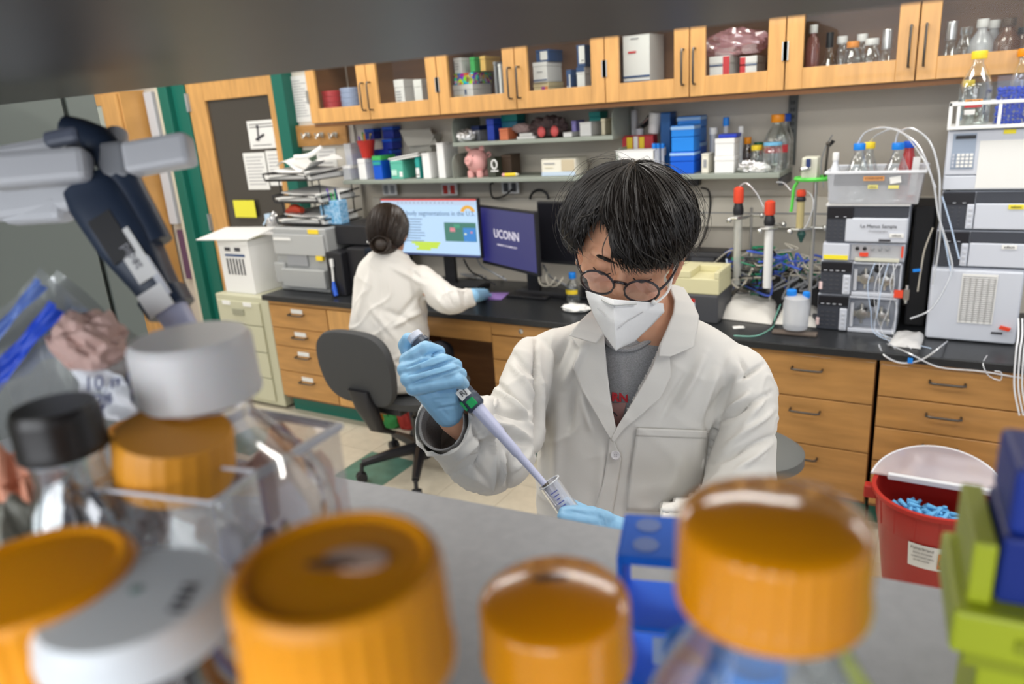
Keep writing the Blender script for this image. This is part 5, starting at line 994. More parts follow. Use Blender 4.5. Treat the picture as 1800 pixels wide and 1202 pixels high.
# lid: near half closed strip plus raised half
lidm = glass('lid_film', (.85, .75, .78), .25, .12, .42, (.75, .68, .72)); rings = []
def disc(y0, y1, r, tilt, hz, n=14, th=.006):
    mb = MB(); top = []
    for s in (0, 1):
        g = []
        for i in range(n+1):
            v = y0+(y1-y0)*i/n; hw = math.sqrt(max(0, r*r-v*v)); g.append([Vector((kx+hw*(2*j/16-1), ky+v, hz+tilt*(v-y0)+s*th)) for j in range(17)])
        mb.loft(g, False, False)
    return mb
obj('lid_flap', disc(.035, .20, .205, .35, H_+.004), lidm, bk_, smooth=True)
obj('lid_bar', MB().box(kx-.15, kx+.19, ky+.015, ky+.035, H_+.001, H_+.022), mat('milky_white', (.7, .72, .76), .35), bk_, bev=.004)
obj('lid_rim', MB().tube([(kx+.203*math.cos(a), ky+.203*math.sin(a), H_+.006+max(0, .203*math.sin(a)-.035)*.35) for a in [.17+(PI-.34)*i/30 for i in range(31)]], .005, 6), MATS['milky_white'], bk_, smooth=True)
gb_ = mat('glove_tip_blue', (.12, .42, .75), .45); random.seed(4)
obj('waste_fill', MB().lathe((kx, ky, .03), [(.10, 0), (.15, .26), (.05, .27)], 24), mat('dark_red_inside', (.12, .01, .01), .6), bk_) if 0 else None
hz_ = .325
tag(obj('waste_heap', MB().lathe((kx, ky, .02), [(.12, 0), (.15, .20), (.10, .265), (.02, .285)], 24), mat('heap_red', (.16, .02, .02), .7)), 'discarded gloves filling the red bucket below the tips', 'waste')
for i in range(70):
    a = random.uniform(0, 2*PI); r_ = .10*math.sqrt(random.random()); c = Vector((kx-.03+r_*1.0*math.cos(a), ky-.045+r_*.8*math.sin(a), .310+.045*random.random()*(1.2-r_*8)))
    d = Vector((random.uniform(-1, 1), random.uniform(-1, 1), random.uniform(-.4, .6))).normalized()*.017
    tag(obj('pipette_tip', MB().tube([c-d, c, c+d], [.0085, .0078, .0045], 8, caps=True), gb_, smooth=True), 'pale blue discarded tip heaped in the red bucket', 'tip', 'blue tips in the red bucket')
# stool seat behind the man
q = PY(1400, 795, 2.1); q.x -= .085; st = T('lab_stool', 'lab stool with grey round cushion behind the man', 'stool', (q.x-.04, 2.12, 0)); x = q.x-.04; z = q.z
obj('cushion', MB().lathe((x, 2.12, z-.07), [(.12, 0), (.145, .015), (.145, .045), (.11, .07)], 36), mat('stool_grey', (.12, .125, .12), .6), st, smooth=True)
obj('column', MB().lathe((x, 2.12, .08), [(.035, 0), (.025, .05), (.025, z-.155)], 16), black, st, smooth=True)
for i in range(5):
    a = 2*PI*i/5; obj('leg', MB().tube([(x, 2.12, .11), (x+.28*math.cos(a), 2.12+.28*math.sin(a), .07), (x+.28*math.cos(a), 2.12+.28*math.sin(a), .0)], [.025, .018, .018]), black, st)
obj('foot_ring', MB().tube([(x+.2*math.cos(a), 2.12+.2*math.sin(a), .3) for a in [2*PI*i/32 for i in range(33)]], .009).tube([(x-.2, 2.12, .3), (x+.2, 2.12, .3)], .007), steel, st)

# ================================================================ PEOPLE: tools
def evalmesh(o):
    dg = bpy.context.evaluated_depsgraph_get(); me = bpy.data.meshes.new_from_object(o.evaluated_get(dg)); o.modifiers.clear(); o.data = me; return o
def chain(mb, pts, n=14):
    """tapered capsule chain through (point, radius)"""
    for i, (p, r) in enumerate(pts): mb.ball(p, r, 14)
    for i in range(len(pts)-1): mb.tube([pts[i][0], pts[i+1][0]], [pts[i][1], pts[i+1][1]], n)
    return mb
def ell(mb, c, ax, n=26):
    """ellipsoid with three half axis vectors"""
    c = Vector(c); a, b, d = map(Vector, ax)
    return mb.loft([[c+a*math.sin(t)*math.cos(2*PI*j/n)+b*math.sin(t)*math.sin(2*PI*j/n)+d*math.cos(t) for j in range(n)] for t in [PI*(.02+.96*i/18) for i in range(19)]])
def blob(name, mb, m, parent, vox=.004, sm=4, fac=.5, fn=None):
    o = obj(name, mb, m, parent); r = o.modifiers.new('r', 'REMESH'); r.mode = 'VOXEL'; r.voxel_size = vox; r.use_smooth_shade = True
    if sm: s = o.modifiers.new('s', 'SMOOTH'); s.iterations = sm; s.factor = fac
    evalmesh(o); me = o.data
    if fn: displace(o, fn)
    me.shade_smooth(); me.materials.clear(); me.materials.append(m); return o
def displace(o, fn):
    me = o.data; n = len(me.vertices); P = np.empty(n*3); me.vertices.foreach_get('co', P); P = P.reshape(-1, 3); N = np.empty(n*3); me.vertices.foreach_get('normal', N); N = N.reshape(-1, 3)
    og = ORG[o.name] if o.parent is None else ORG[o.parent.name]; Wd = P+np.array(og)
    d = fn(Wd, N); P = P+N*d[:, None]; me.vertices.foreach_set('co', P.ravel()); me.update()
def folds(strokes, base=.0, freq=18, amp=.0, rid=0, rf=16, k=1.0, kw=1.0):
    """cloth folds: each stroke (x0,y0,x1,y1,width,height) is a soft ridge (or valley) running over the cloth"""
    def fn(Wd, N):
        x, y, z = proj(Wd); d = np.zeros(len(x)); facing = (N @ np.array(CW)) < .25
        if rid:
            X, Y, Z = Wd.T*rf; wx = X+.9*np.sin(Y*1.3+Z)+.6*np.sin(2.1*Z+X); wz = Z+.8*np.sin(X*1.1+2)+.5*np.sin(Y*2.3)
            d += rid*((1-np.abs(np.sin(wx*1.1+wz*.6)))**3*(.5+.5*np.sin(wz*.7+1))+.7*(1-np.abs(np.sin(wx*.7-wz*1.4+1.3)))**4*(.5+.5*np.sin(wx*.9))-.25)
        for s in strokes:
            x0, y0, x1, y1, w_, h = s; w_ = w_*kw; h = h*k; vx, vy = x1-x0, y1-y0; L2 = vx*vx+vy*vy
            t = ((x-x0)*vx+(y-y0)*vy)/L2; tc_ = np.clip(t, 0, 1); dx = x-(x0+tc_*vx); dy = y-(y0+tc_*vy)
            sg = (vx*dy-vy*dx)/math.sqrt(L2); dist = np.hypot(dx, dy); end = np.sin(np.clip(tc_, .03, .97)*PI)**.6
            prof = np.exp(-(dist/w_)**2)*np.where(sg > 0, 1, np.exp(-(dist/(w_*1.3))**2)) 
            d += np.where(facing, h*prof*end, 0)
        if amp:
            X, Y, Z = Wd.T*freq; d += amp*(np.sin(X*1.0+1.7*np.sin(Y*.8+Z*.6))*np.sin(Z*.9+1.3*np.sin(X*.7))+.5*np.sin(2.3*Y+2*np.sin(1.9*X+Z)))
        return d
    return fn
def loftpx(rows, nu=96, nv=90, e=2.3, caps=True, sub=True):
    """smooth tube through elliptic sections given by centre and two half vectors (x, y in the picture, depth in metres)"""
    P = [tuple(map(float, sum([list(r[0]), list(r[1]), list(r[2])], []))) for r in rows]; P = np.array(P); k = len(P); rings = []
    for i in range(nv+1):
        t = i/nv*(k-1); a = min(int(t), k-2); u = t-a; p0, p1, p2, p3 = P[max(a-1, 0)], P[a], P[a+1], P[min(a+2, k-1)]
        q = .5*((2*p1)+(p2-p0)*u+(2*p0-5*p1+4*p2-p3)*u*u+(p1*3-p0-3*p2+p3)*u**3); rg = []
        for j in range(nu):
            th = 2*PI*j/nu; c, s = math.cos(th), math.sin(th); c = abs(c)**(2/e)*(1 if c >= 0 else -1); s = abs(s)**(2/e)*(1 if s >= 0 else -1)
            v = q[0:3]+q[3:6]*c+q[6:9]*s; rg.append(W(v[0], v[1], v[2]))
        rings.append(rg)
    return MB().loft(rings, caps)
def bvh_of(o):
    me = o.data; og = ORG[o.name] if o.parent is None else ORG[o.parent.name]
    return BVHTree.FromPolygons([v.co+og for v in me.vertices], [tuple(p.vertices) for p in me.polygons])
def patch(name, rows, bv, m, parent, off=.003, th=.0015, nu=14, sub=8, smooth=True, sol=1, fn=None):
    """a sheet of cloth laid over a body: rows of (left, right) picture points, each optionally with its own depth"""
    R = []
    for i in range(len(rows)-1):
        for k in range(sub): R.append((rows[i], rows[i+1], k/sub))
    R.append((rows[-2], rows[-1], 1)); g = []
    for a, b, t in R:
        L = [a[0][i]*(1-t)+b[0][i]*t for i in (0, 1)]; Q = [a[1][i]*(1-t)+b[1][i]*t for i in (0, 1)]; dl = dr_ = None
        if len(a[0]) > 2 and len(b[0]) > 2: dl = a[0][2]*(1-t)+b[0][2]*t
        if len(a[1]) > 2 and len(b[1]) > 2: dr_ = a[1][2]*(1-t)+b[1][2]*t
        row = []
        for j in range(nu+1):
            s = j/nu; x = L[0]*(1-s)+Q[0]*s; y = L[1]*(1-s)+Q[1]*s; d_ = None
            if bv is not None:
                rr = ray(x, y); h = bv.ray_cast(EYE, rr.normalized())
                if h[0] is not None: d_ = (h[0]-EYE).dot(CW)-off
            if dl is not None and dr_ is not None: e = dl*(1-s)+dr_*s; d_ = e if d_ is None else min(d_, e)
            row.append((x, y, d_))
        g.append(row)
    flat = [q[2] for r in g for q in r if q[2] is not None]; mean = sum(flat)/len(flat)
    for r in g:
        for j, q in enumerate(r):
            if q[2] is None:
                c = [(abs(k-j), r[k][2]) for k in range(len(r)) if r[k][2] is not None]; r[j] = (q[0], q[1], min(c)[1] if c else mean)
    o = obj(name, MB().loft([[W(*q) for q in r] for r in g], False, False), m, parent, smooth=True)
    if fn: displace(o, fn)
    if sol:
        s = o.modifiers.new('thickness', 'SOLIDIFY'); s.thickness = th; s.offset = 0
    return o
def hairdo(name, c, P, F, Rt, rad, thmax, n, m, parent, seed=1, r=.0011, lift=.012, curl=.5, th0=(2, 75), steps=11, strayfrac=.03, cl=None, sides=3, flow=None):
    """tapering locks combed from the crown P over an ellipsoidal scalp: rad = radii along (right, front, crown)"""
    rd = random.Random(seed); mb = MB(); c = Vector(c)
    def pt(th, ph, k):
        return c+Rt*(rad[0]*k*math.sin(th)*math.sin(ph))+F*(rad[1]*k*math.sin(th)*math.cos(ph))+P*(rad[2]*k*math.cos(th))
    for i in range(n):
        ph = rd.uniform(-PI, PI); t0 = math.radians(th0[0]+(th0[1]-th0[0])*rd.random()**1.1); tm = math.radians(thmax(math.degrees(ph)))*(1+rd.uniform(-.07, .04))
        if tm < t0+.25: t0 = max(.02, tm-.9)
        stray = rd.random() < strayfrac; k0 = 1+rd.uniform(-.03, .035); lf = lift*(rd.random()**1.5)*(2.8 if stray else 1)/rad[0]; dr = (rd.gauss(0, .07)+(flow(math.degrees(ph)) if flow else 0))*(2.5 if stray else 1); pts = []; w0 = rd.uniform(0, 6); cw = .02*curl*(1+2*stray)
        clump = math.sin(ph*23)*.018+math.sin(ph*57+1)*.008
        ck = round(ph/.11); rc = random.Random(ck*77+seed); ce = rc.uniform(-.10, .10); cph = ck*.11+rc.uniform(-.03, .03); tm *= 1+rc.uniform(-.05, .03); lk = 0 if stray else (.75 if t0 < 1.2 else .5)
        for s in range(steps+1):
            u = s/steps; th = t0+(tm-t0)*u; phh = ph+(cph-ph)*lk*u*u+dr*u*u*2+cw*math.sin(w0+5*u)+ce*u*u; k = k0+clump*min(1, u*2)+lf*math.sin(PI*min(1, u*.75+.08))*1.0-(.03*u**3 if not stray else -.03*u)
            pts.append(pt(th, phh, k))
        rr = [r*(.7+.5*math.sin(PI*min(.95, .15+s/steps)))*(.35 if stray else 1)*(1 if s < steps else .2) for s in range(steps+1)]
        mb.tube(pts, rr, sides, caps=False)
    return obj(name, mb, m, parent, smooth=True)
glove0 = None
skin = mat('skin', (.70, .37, .235), .5, sss=.12, noise=.08, nscale=40)
hairm = mat('black_hair', (.014, .0105, .009), .42, noise=.4, nscale=60)
glove = mat('nitrile_glove', (.27, .52, .76), .42, sss=.05, bump=.15, bscale=120, noise=.08, nscale=30)
coat = cloth; shirtm = mat('grey_marl', (.36, .36, .37), .9, noise=.35, nscale=500, bump=.3, bscale=600)
# ================================================================ THE SEATED WOMAN (seen from behind)
WD = 3.33
wo = T('person', 'person in white lab coat with dark hair in a bun, seated facing the lit monitor', 'person', (-2.13, 2.62, 0))
hc = W(683, 406, WD)
Fh = (PY(720, 400, 3.2)-hc); Fh.z = 0; Fh = Vector((-.26, .95, -.18)).normalized(); Uh = Vector((.05, -.02, 1)); Rh = Fh.cross(Uh).normalized(); Uh = Rh.cross(Fh).normalized()
mb = MB(); ell(mb, hc+Uh*.008, (Rh*.076, Fh*.096, Uh*.106)); ell(mb, hc+Fh*.035-Uh*.055, (Rh*.056, Fh*.058, Uh*.068)); mb.ball(hc+Fh*.10-Uh*.025, .014)
for s in (-1, 1): ell(mb, hc+Rh*.077*s-Uh*.015, (Rh*.010, Fh*.02, Uh*.032))
chain(mb, [(hc-Uh*.05-Fh*.015, .052), (W(684, 448, WD+.02), .050), (W(686, 490, WD+.08), .06), (W(684, 560, WD+.10), .07), (W(686, 645, WD+.14), .09)])
sh1, sh2 = W(728, 492, WD+.02), W(640, 488, WD+.05)
hand_w = W(838, 517, 3.33); elb = W(787, 541, 3.30)
chain(mb, [(sh1, .035), (W(782, 530, 3.28), .032), (W(826, 524, 3.32), .026)])
hip = W(690, 655, WD+.14); zs = .55
for s in (-1, 1):
    hp = Vector((hip.x, hip.y, zs+.03))+Rh*.09*s; kn_ = hp+Vector((Fh.x*.42, Fh.y*.42, .0)); kn_.z = .52; ft = kn_+Vector((.0, .02, -.43)); ft.y = min(ft.y, 3.35)
    chain(mb, [(hp, .06), (kn_, .052), (Vector((ft.x, ft.y, .10)), .038), (Vector((ft.x+.02, ft.y+.10, .035)), .03)])
blob('body', mb, skin, wo, .007, 3)
# trousers and shoes
mb = MB()
for s in (-1, 1):
    hp = Vector((hip.x, hip.y, zs+.03))+Rh*.09*s; kn_ = hp+Vector((Fh.x*.42, Fh.y*.42, 0)); kn_.z = .52; ft = kn_+Vector((0, .02, -.43)); ft.y = min(ft.y, 3.35)
    chain(mb, [(hp, .088), (kn_, .067), (Vector((ft.x, ft.y, .10)), .050)])
blob('trousers', mb, mat('dark_trousers', (.02, .022, .03), .85), wo, .01, 2)
for s in (-1, 1):
    hp = Vector((hip.x, hip.y, zs))+Rh*.09*s; kn_ = hp+Vector((Fh.x*.42, Fh.y*.42, 0)); ft = kn_+Vector((0, .02, 0)); ft.y = min(ft.y, 3.35)
    mb = MB(); chain(mb, [(Vector((ft.x, ft.y-.03, .048)), .046), (Vector((ft.x+.01, ft.y+.06, .042)), .040), (Vector((ft.x+.02, ft.y+.13, .038)), .034)]); blob('shoe', mb, blackm, wo, .007, 2)
# coat: back, shoulders and the long sleeve
D0 = WD
rows = [((684, 440, D0+.02), (24, 2, 0), (0, 0, .06)), ((683, 452, D0+.03), (40, 3, 0), (0, 0, .085)), ((686, 472, D0+.04), (56, 5, 0), (0, 0, .10)), ((686, 500, D0+.05), (62, 6, 0), (0, 0, .11)),
        ((685, 540, D0+.07), (67, 6, 0), (0, 0, .12)), ((684, 585, D0+.10), (70, 5, 0), (0, 0, .13)), ((688, 630, D0+.12), (66, 5, 0), (0, 0, .14)), ((694, 668, D0+.13), (58, 2, 0), (0, 0, .14)), ((697, 690, D0+.13), (50, 2, 0), (0, 0, .11))]
mb = loftpx(rows, 64, 60, 2.4)
sl = loftpx([((722, 478, D0+.03), (4, -12, .0), (0, 0, .05)), ((738, 488, D0+.01), (12, -22, 0), (3, 4, .075)), ((760, 508, D0-.03), (12, -24, 0), (0, 0, .08)), ((782, 524, D0-.06), (8, -27, 0), (0, 0, .08)), ((800, 528, D0-.06), (0, -25, 0), (0, 0, .075)), ((816, 526, D0-.04), (-3, -19, 0), (0, 0, .06)), ((829, 522, D0-.01), (-3, -16, .0), (0, 0, .05)), ((833, 520, D0+.0), (-3, -14, .0), (0, 0, .045))], 40, 40, 2.0)
mb.add(sl.v, sl.f)
st2 = loftpx([((652, 470, D0+.06), (-6, -12, 0), (0, 0, .06)), ((640, 490, D0+.08), (-14, -14, 0), (0, 0, .07)), ((636, 530, D0+.10), (-18, 0, 0), (0, 0, .07)), ((640, 570, D0+.20), (-18, 2, 0), (0, 0, .07)), ((660, 560, D0+.36), (-14, 8, 0), (0, 0, .05))], 40, 30, 2.0)
mb.add(st2.v, st2.f)
fw = [(650, 480, 628, 560, 5, .010), (745, 500, 690, 470, 5, .010), (735, 520, 700, 560, 5, -.012), (745, 545, 690, 575, 5, .013), (750, 575, 672, 545, 6, -.010), (748, 600, 680, 640, 5, .012), (700, 600, 650, 540, 6, .008),
      (765, 520, 790, 548, 5, .010), (780, 500, 800, 545, 4, -.010), (800, 505, 812, 545, 4, .009), (815, 510, 822, 540, 3, -.007), (735, 505, 752, 560, 5, -.018), (720, 470, 738, 490, 4, -.008), (640, 600, 660, 670, 6, .010), (720, 610, 700, 680, 6, -.010), (670, 480, 664, 660, 4, -.004)]
blob('lab_coat', mb, coat, wo, .006, 2, fn=folds(fw, amp=.0016, freq=22, rid=.010, rf=15, k=1.3))
ell_c = W(683, 447, WD)
obj('collar', MB().loft([ell_ring(W(684, 452, WD+.02), CR*.075, Vector((0, 0, 0))+CW*.07, 30), ell_ring(W(684, 441, WD+.01), CR*.063, CW*.062, 30), ell_ring(W(684, 440, WD+.01), CR*.057, CW*.056, 30)], False), coat, wo, smooth=True)
# hair with low bun
hw = mat('brown_black_hair', (.030, .018, .012), .45, coat=.1, noise=.4, nscale=60)
mb = MB(); ell(mb, hc+Uh*.012-Fh*.012, (Rh*.084, Fh*.100, Uh*.108)); hb2 = hc-Fh*.092-Uh*.060+Rh*.012
ell(mb, hb2, (Rh*.042, Fh*.028, Uh*.036)); ell(mb, hc-Uh*.07-Fh*.04, (Rh*.06, Fh*.06, Uh*.04)); 
def cutface(Wd, N):
    return np.zeros(len(Wd))
hm = blob('hair', mb, hw, wo, .006, 2)
hairdo('hair_strands', hc+Uh*.010-Fh*.012, (Uh*.9+Fh*.35).normalized(), (Fh*.9-Uh*.35).normalized(), Rh, (.086, .102, .112), lambda a: 62 if abs(a) < 35 else (85 if abs(a) < 70 else 140), 900, hw, wo, 5, r=.0013, lift=.006, th0=(2, 60))
mb = MB(); rd = random.Random(2)
for i in range(70):
    a0 = rd.uniform(0, 6.28); tl_ = rd.uniform(-.9, .9); pts = [hb2+Rh*(.045*math.cos(a0+u*3)*math.cos(tl_*.6))+Uh*(.037*math.sin(a0+u*3))-Fh*(.010+.020*math.cos(u*2)*math.cos(tl_)) for u in [k/8 for k in range(9)]]
    mb.tube(pts, .0022, 4)
obj('bun_strands', mb, hw, wo, smooth=True)
obj('ear_loop', MB().tube([hc-Rh*.086-Uh*.05-Fh*.04, hc-Rh*.08-Uh*.065-Fh*.0], .004), white, wo)
# her gloved hand resting on the mouse pad
mb = MB(); zt = CT+.012
pw = W(830, 520, D0-.005); hp_ = PZ(845, 518, CT+.035); nx_ = (hp_-pw); nx_.z = 0; nx_.normalize(); sd = Vector((-nx_.y, nx_.x, 0))
chain(mb, [(pw, .034), (hp_-sd*.015, .032), (hp_+sd*.015, .030)])
for i in range(4):
    b_ = hp_+nx_*.02+sd*(.028-.019*i); l_ = (.055, .065, .06, .045)[i]
    chain(mb, [(b_, .012), (b_+nx_*l_*.5+Vector((0, 0, .008)), .0105), (Vector((b_.x+nx_.x*l_, b_.y+nx_.y*l_, CT+.018)), .009)], 10)
chain(mb, [(hp_-sd*.03-nx_*.01, .013), (hp_-sd*.048+nx_*.02-Vector((0, 0, .01)), .010)], 10)
blob('glove', mb, glove, wo, .0035, 2)
mo_ = PZ(851, 522, ZC); tag(obj('computer_mouse', MB().loft([ell_ring((mo_.x, mo_.y+.005, ZC+.005), (.03, 0, 0), (0, .045, 0), 20), ell_ring((mo_.x, mo_.y+.005, ZC+.02), (.026, 0, 0), (0, .04, 0), 20), ell_ring((mo_.x, mo_.y, ZC+.028), (.012, 0, 0), (0, .02, 0), 20)]), black, smooth=True), 'black mouse under the blue gloved hand', 'mouse')
# ================================================================ THE MAN WITH THE PIPETTE
man = T('person', 'person in white lab coat, glasses and white face mask pipetting, black hair', 'person', (-.46, 1.42, 0))
# head frame: bowed towards the camera side, turned a little to picture left, slight tilt
th = math.radians(47); ti = math.radians(-5); yw = math.radians(10)
Hc = W(1108, 414, 1.215)
cr0 = (CR*math.cos(ti)+CU*math.sin(ti)); cu0 = (-CR*math.sin(ti)+CU*math.cos(ti))
Hf = -CW*math.cos(th)-cu0*math.sin(th); Hu = cu0*math.cos(th)-CW*math.sin(th); Hr = cr0
Hf, Hr = (Hf*math.cos(yw)-Hr*math.sin(yw)), (Hr*math.cos(yw)+Hf*math.sin(yw))
def HP(r, f, u): return Hc+Hr*r+Hf*f+Hu*u
mb = MB()
ell(mb, HP(0, -.008, .008), (Hr*.078, Hf*.098, Hu*.102), 32)
ell(mb, HP(0, .034, -.050), (Hr*.060, Hf*.060, Hu*.066), 28)          # face
ell(mb, HP(0, .045, -.098), (Hr*.034, Hf*.034, Hu*.026), 20)          # chin
for s in (-1, 1):
    ell(mb, HP(s*.045, .058, -.035), (Hr*.024, Hf*.022, Hu*.022), 16)  # cheek bones
    ell(mb, HP(s*.032, .074, .012), (Hr*.026, Hf*.013, Hu*.009), 16)   # brows
    ell(mb, HP(s*.032, .074, -.008), (Hr*.016, Hf*.0135, Hu*.0125), 16)  # eyelids
ell(mb, HP(-.056, .040, -.004), (Hr*.018, Hf*.034, Hu*.030), 14); ell(mb, HP(.056, .040, -.004), (Hr*.018, Hf*.034, Hu*.030), 14)
chain(mb, [(HP(0, .083, .0), .007), (HP(0, .094, -.018), .009), (HP(0, .100, -.032), .012)], 12)
for s in (-1, 1): ell(mb, HP(s*.010, .094, -.036), (Hr*.008, Hf*.009, Hu*.008), 12)
ell(mb, HP(0, .085, -.062), (Hr*.022, Hf*.010, Hu*.008), 16)
for s in (-1, 1):                                                    # ears
    e0 = HP(s*(.080 if s > 0 else .070), -.008, -.054); ax = (Hr*s*.9-Hf*.35).normalized()
    pts = [e0+Hf*(.017*math.cos(a)-.004)+Hu*(.034*math.sin(a)+.002)+ax*(.012+.004*math.sin(a)) for a in [PI*(-.45)+PI*1.5*i/10 for i in range(11)]]
    chain(mb, [(p, .0052) for p in pts], 8); ell(mb, e0+ax*.003, (Hf*.014, Hu*.026, ax*.006), 14); chain(mb, [(e0-Hu*.028+Hf*.006+ax*.008, .007), (e0-Hu*.02+Hf*.004, .006)], 8)
nk0, nk1 = HP(0, -.012, -.06), W(1140, 600, 1.36)
chain(mb, [(nk0, .058), (HP(0.0, -.02, -.10), .058), (W(1136, 560, 1.31), .060), (nk1, .075), (W(1125, 700, 1.42), .10), (W(1120, 900, 1.50), .115)])
shL, shR = W(958, 650, 1.36), W(1290, 690, 1.37); elL, wrL = W(905, 790, 1.19), W(800, 738, 1.075)
elR, wrR = W(1310, 890, 1.28), W(1125, 962, 1.06)
chain(mb, [(nk1, .065), (shL, .034), (W(912, 718, 1.26), .022), (W(894, 782, 1.185), .026), (W(840, 765, 1.12), .027), (W(800, 735, 1.078), .025), (W(785, 710, 1.06), .026)]); chain(mb, [(nk1, .065), (shR, .045), (elR, .036), (wrR, .022), (W(1085, 932, 1.035), .012)])
pel = W(1120, 900, 1.50); pel.z = .93
chain(mb, [(W(1120, 900, 1.50), .115), (pel, .125)])
for s in (-1, 1):
    hp = pel+CR*.09*s+Vector((0, 0, -.03)); kn_ = Vector((hp.x+.02*s, hp.y-.03, .50)); an = Vector((hp.x+.03*s, hp.y+.02, .09))
    chain(mb, [(hp, .085), (kn_, .058), (an, .038), (an+Vector((-.05, -.13, -.05)), .03)])
blob('body', mb, skin, man, .0034, 3)
mb = MB()
for s in (-1, 1):
    hp = pel+CR*.09*s+Vector((0, 0, -.03)); kn_ = Vector((hp.x+.02*s, hp.y-.03, .50)); an = Vector((hp.x+.03*s, hp.y+.02, .09))
    chain(mb, [(pel, .13), (hp, .098), (kn_, .072), (an, .055)])
    m2 = MB(); chain(m2, [(Vector((an.x, an.y+.02, .05)), .048), (Vector((an.x-.03, an.y-.08, .042)), .042), (Vector((an.x-.05, an.y-.15, .036)), .033)]); blob('shoe', m2, blackm, man, .008, 2)
blob('trousers', mb, mat('dark_trousers', (.02, .022, .03), .85), man, .01, 2)
# eye lines and brows
for s in (-1, 1):
    obj('eyebrow', MB().tube(spline([HP(s*.014, .089, .010), HP(s*.032, .090, .016), HP(s*.052, .078, .011)], 5), [.0016]*3+[.0032]*5+[.0012]*3, 6), hairm, man)
    obj('eyelash', MB().tube(spline([HP(s*.018, .0885, -.013), HP(s*.032, .0905, -.017), HP(s*.047, .083, -.012)], 5), .0011, 5), hairm, man)
# ---- coat body
rows = [((1122, 548, 1.345), (52, -6, 0), (0, 0, .045)), ((1124, 556, 1.345), (86, -2, 0), (0, 0, .055)), ((1126, 572, 1.35), (128, 2, 0), (0, 0, .075)), ((1127, 594, 1.355), (170, 11, 0), (0, 0, .09)),
        ((1130, 622, 1.36), (198, 20, 0), (0, 0, .10)), ((1130, 665, 1.37), (200, 22, 0), (0, 0, .112)), ((1125, 720, 1.385), (184, 18, 0), (0, 0, .118)), ((1120, 790, 1.405), (178, 12, 0), (0, 0, .122)),
        ((1120, 860, 1.43), (178, 8, 0), (0, 0, .125)), ((1122, 930, 1.455), (180, 6, 0), (0, 0, .13)), ((1124, 1060, 1.51), (186, 4, 0), (0, 0, .14)), ((1126, 1230, 1.60), (190, 4, 0), (0, 0, .15))]
mb = loftpx(rows, 120, 130, 2.5)
# right sleeve (picture right)
sr_ = loftpx([((1262, 622, 1.35), (20, -20, 0), (0, 0, .06)), ((1296, 652, 1.35), (42, -28, 0), (0, 0, .085)), ((1316, 694, 1.34), (50, -18, 0), (0, 0, .088)), ((1314, 750, 1.32), (54, -6, 0), (0, 0, .085)), ((1304, 812, 1.30), (62, 2, 0), (0, 0, .085)),
              ((1298, 868, 1.265), (64, 24, 0), (0, 10, .085)), ((1262, 915, 1.20), (34, 54, 0), (10, 0, .075)), ((1205, 930, 1.13), (6, 54, 0), (5, 0, .07)), ((1165, 932, 1.09), (-4, 46, 0), (0, 0, .06)), ((1160, 931, 1.085), (-3, 34, 0), (0, 0, .045))], 60, 70, 2.0)
mb.add(sr_.v, sr_.f)
# left upper arm as part of the same cloth; the forearm follows as open sleeve
sl_ = loftpx([((985, 620, 1.35), (-12, -16, 0), (0, 0, .05)), ((950, 626, 1.345), (-26, -34, 0), (0, 0, .078)), ((928, 664, 1.31), (-34, -36, 0), (0, 0, .085)), ((912, 712, 1.265), (-42, -30, 0), (6, 4, .088)), ((904, 756, 1.22), (-42, -46, 0), (6, 6, .088)), ((893, 780, 1.19), (-22, -70, 0), (0, 8, .085)), ((868, 784, 1.16), (8, -84, 0), (0, 8, .080)), ((852, 782, 1.145), (14, -82, 0), (0, 8, .070))], 70, 80, 2.2)
mb.add(sl_.v, sl_.f)
fd = [ # left chest
      (1030, 600, 990, 680, 9, .007), (1000, 590, 968, 660, 8, -.009), (975, 585, 955, 700, 9, .008), (985, 700, 975, 880, 14, .006), (1010, 680, 1000, 760, 8, -.007), (1022, 690, 1040, 760, 8, .005), (1060, 780, 1050, 890, 10, .004),
      (943, 600, 946, 800, 4, -.022), (948, 640, 952, 800, 5, .006),
      # right chest
      (1240, 620, 1190, 720, 12, .008), (1215, 650, 1160, 740, 9, -.006), (1262, 640, 1226, 745, 12, .007), (1255, 700, 1236, 800, 9, -.007), (1290, 655, 1250, 745, 9, -.010), (1300, 625, 1318, 660, 5, -.006),
      (1344, 640, 1300, 668, 5, -.009), (1320, 690, 1268, 740, 8, .010), (1356, 690, 1262, 742, 6, -.011), (1362, 720, 1270, 790, 8, .008), (1350, 690, 1300, 760, 8, .006), (1366, 765, 1250, 815, 7, -.010), (1200, 800, 1160, 890, 12, .005), (1264, 738, 1236, 812, 5, -.014),
      (1355, 780, 1290, 830, 8, .008),
      # upper arm, picture left
      (872, 672, 930, 720, 6, -.012), (875, 685, 935, 745, 7, .010), (900, 640, 940, 700, 7, .007), (905, 625, 940, 660, 6, -.006), (860, 716, 938, 740, 6, -.009), (850, 735, 930, 770, 9, .009), (870, 760, 935, 780, 7, -.007), (880, 850, 890, 780, 5, .010), (893, 860, 886, 770, 5, -.008), (935, 790, 900, 830, 6, .007)]
coatf = folds(fd, amp=.0010, freq=26, rid=.0045, rf=19, k=1.45, kw=.8)
lc = blob('lab_coat', mb, coat, man, .0040, 3, fn=coatf)
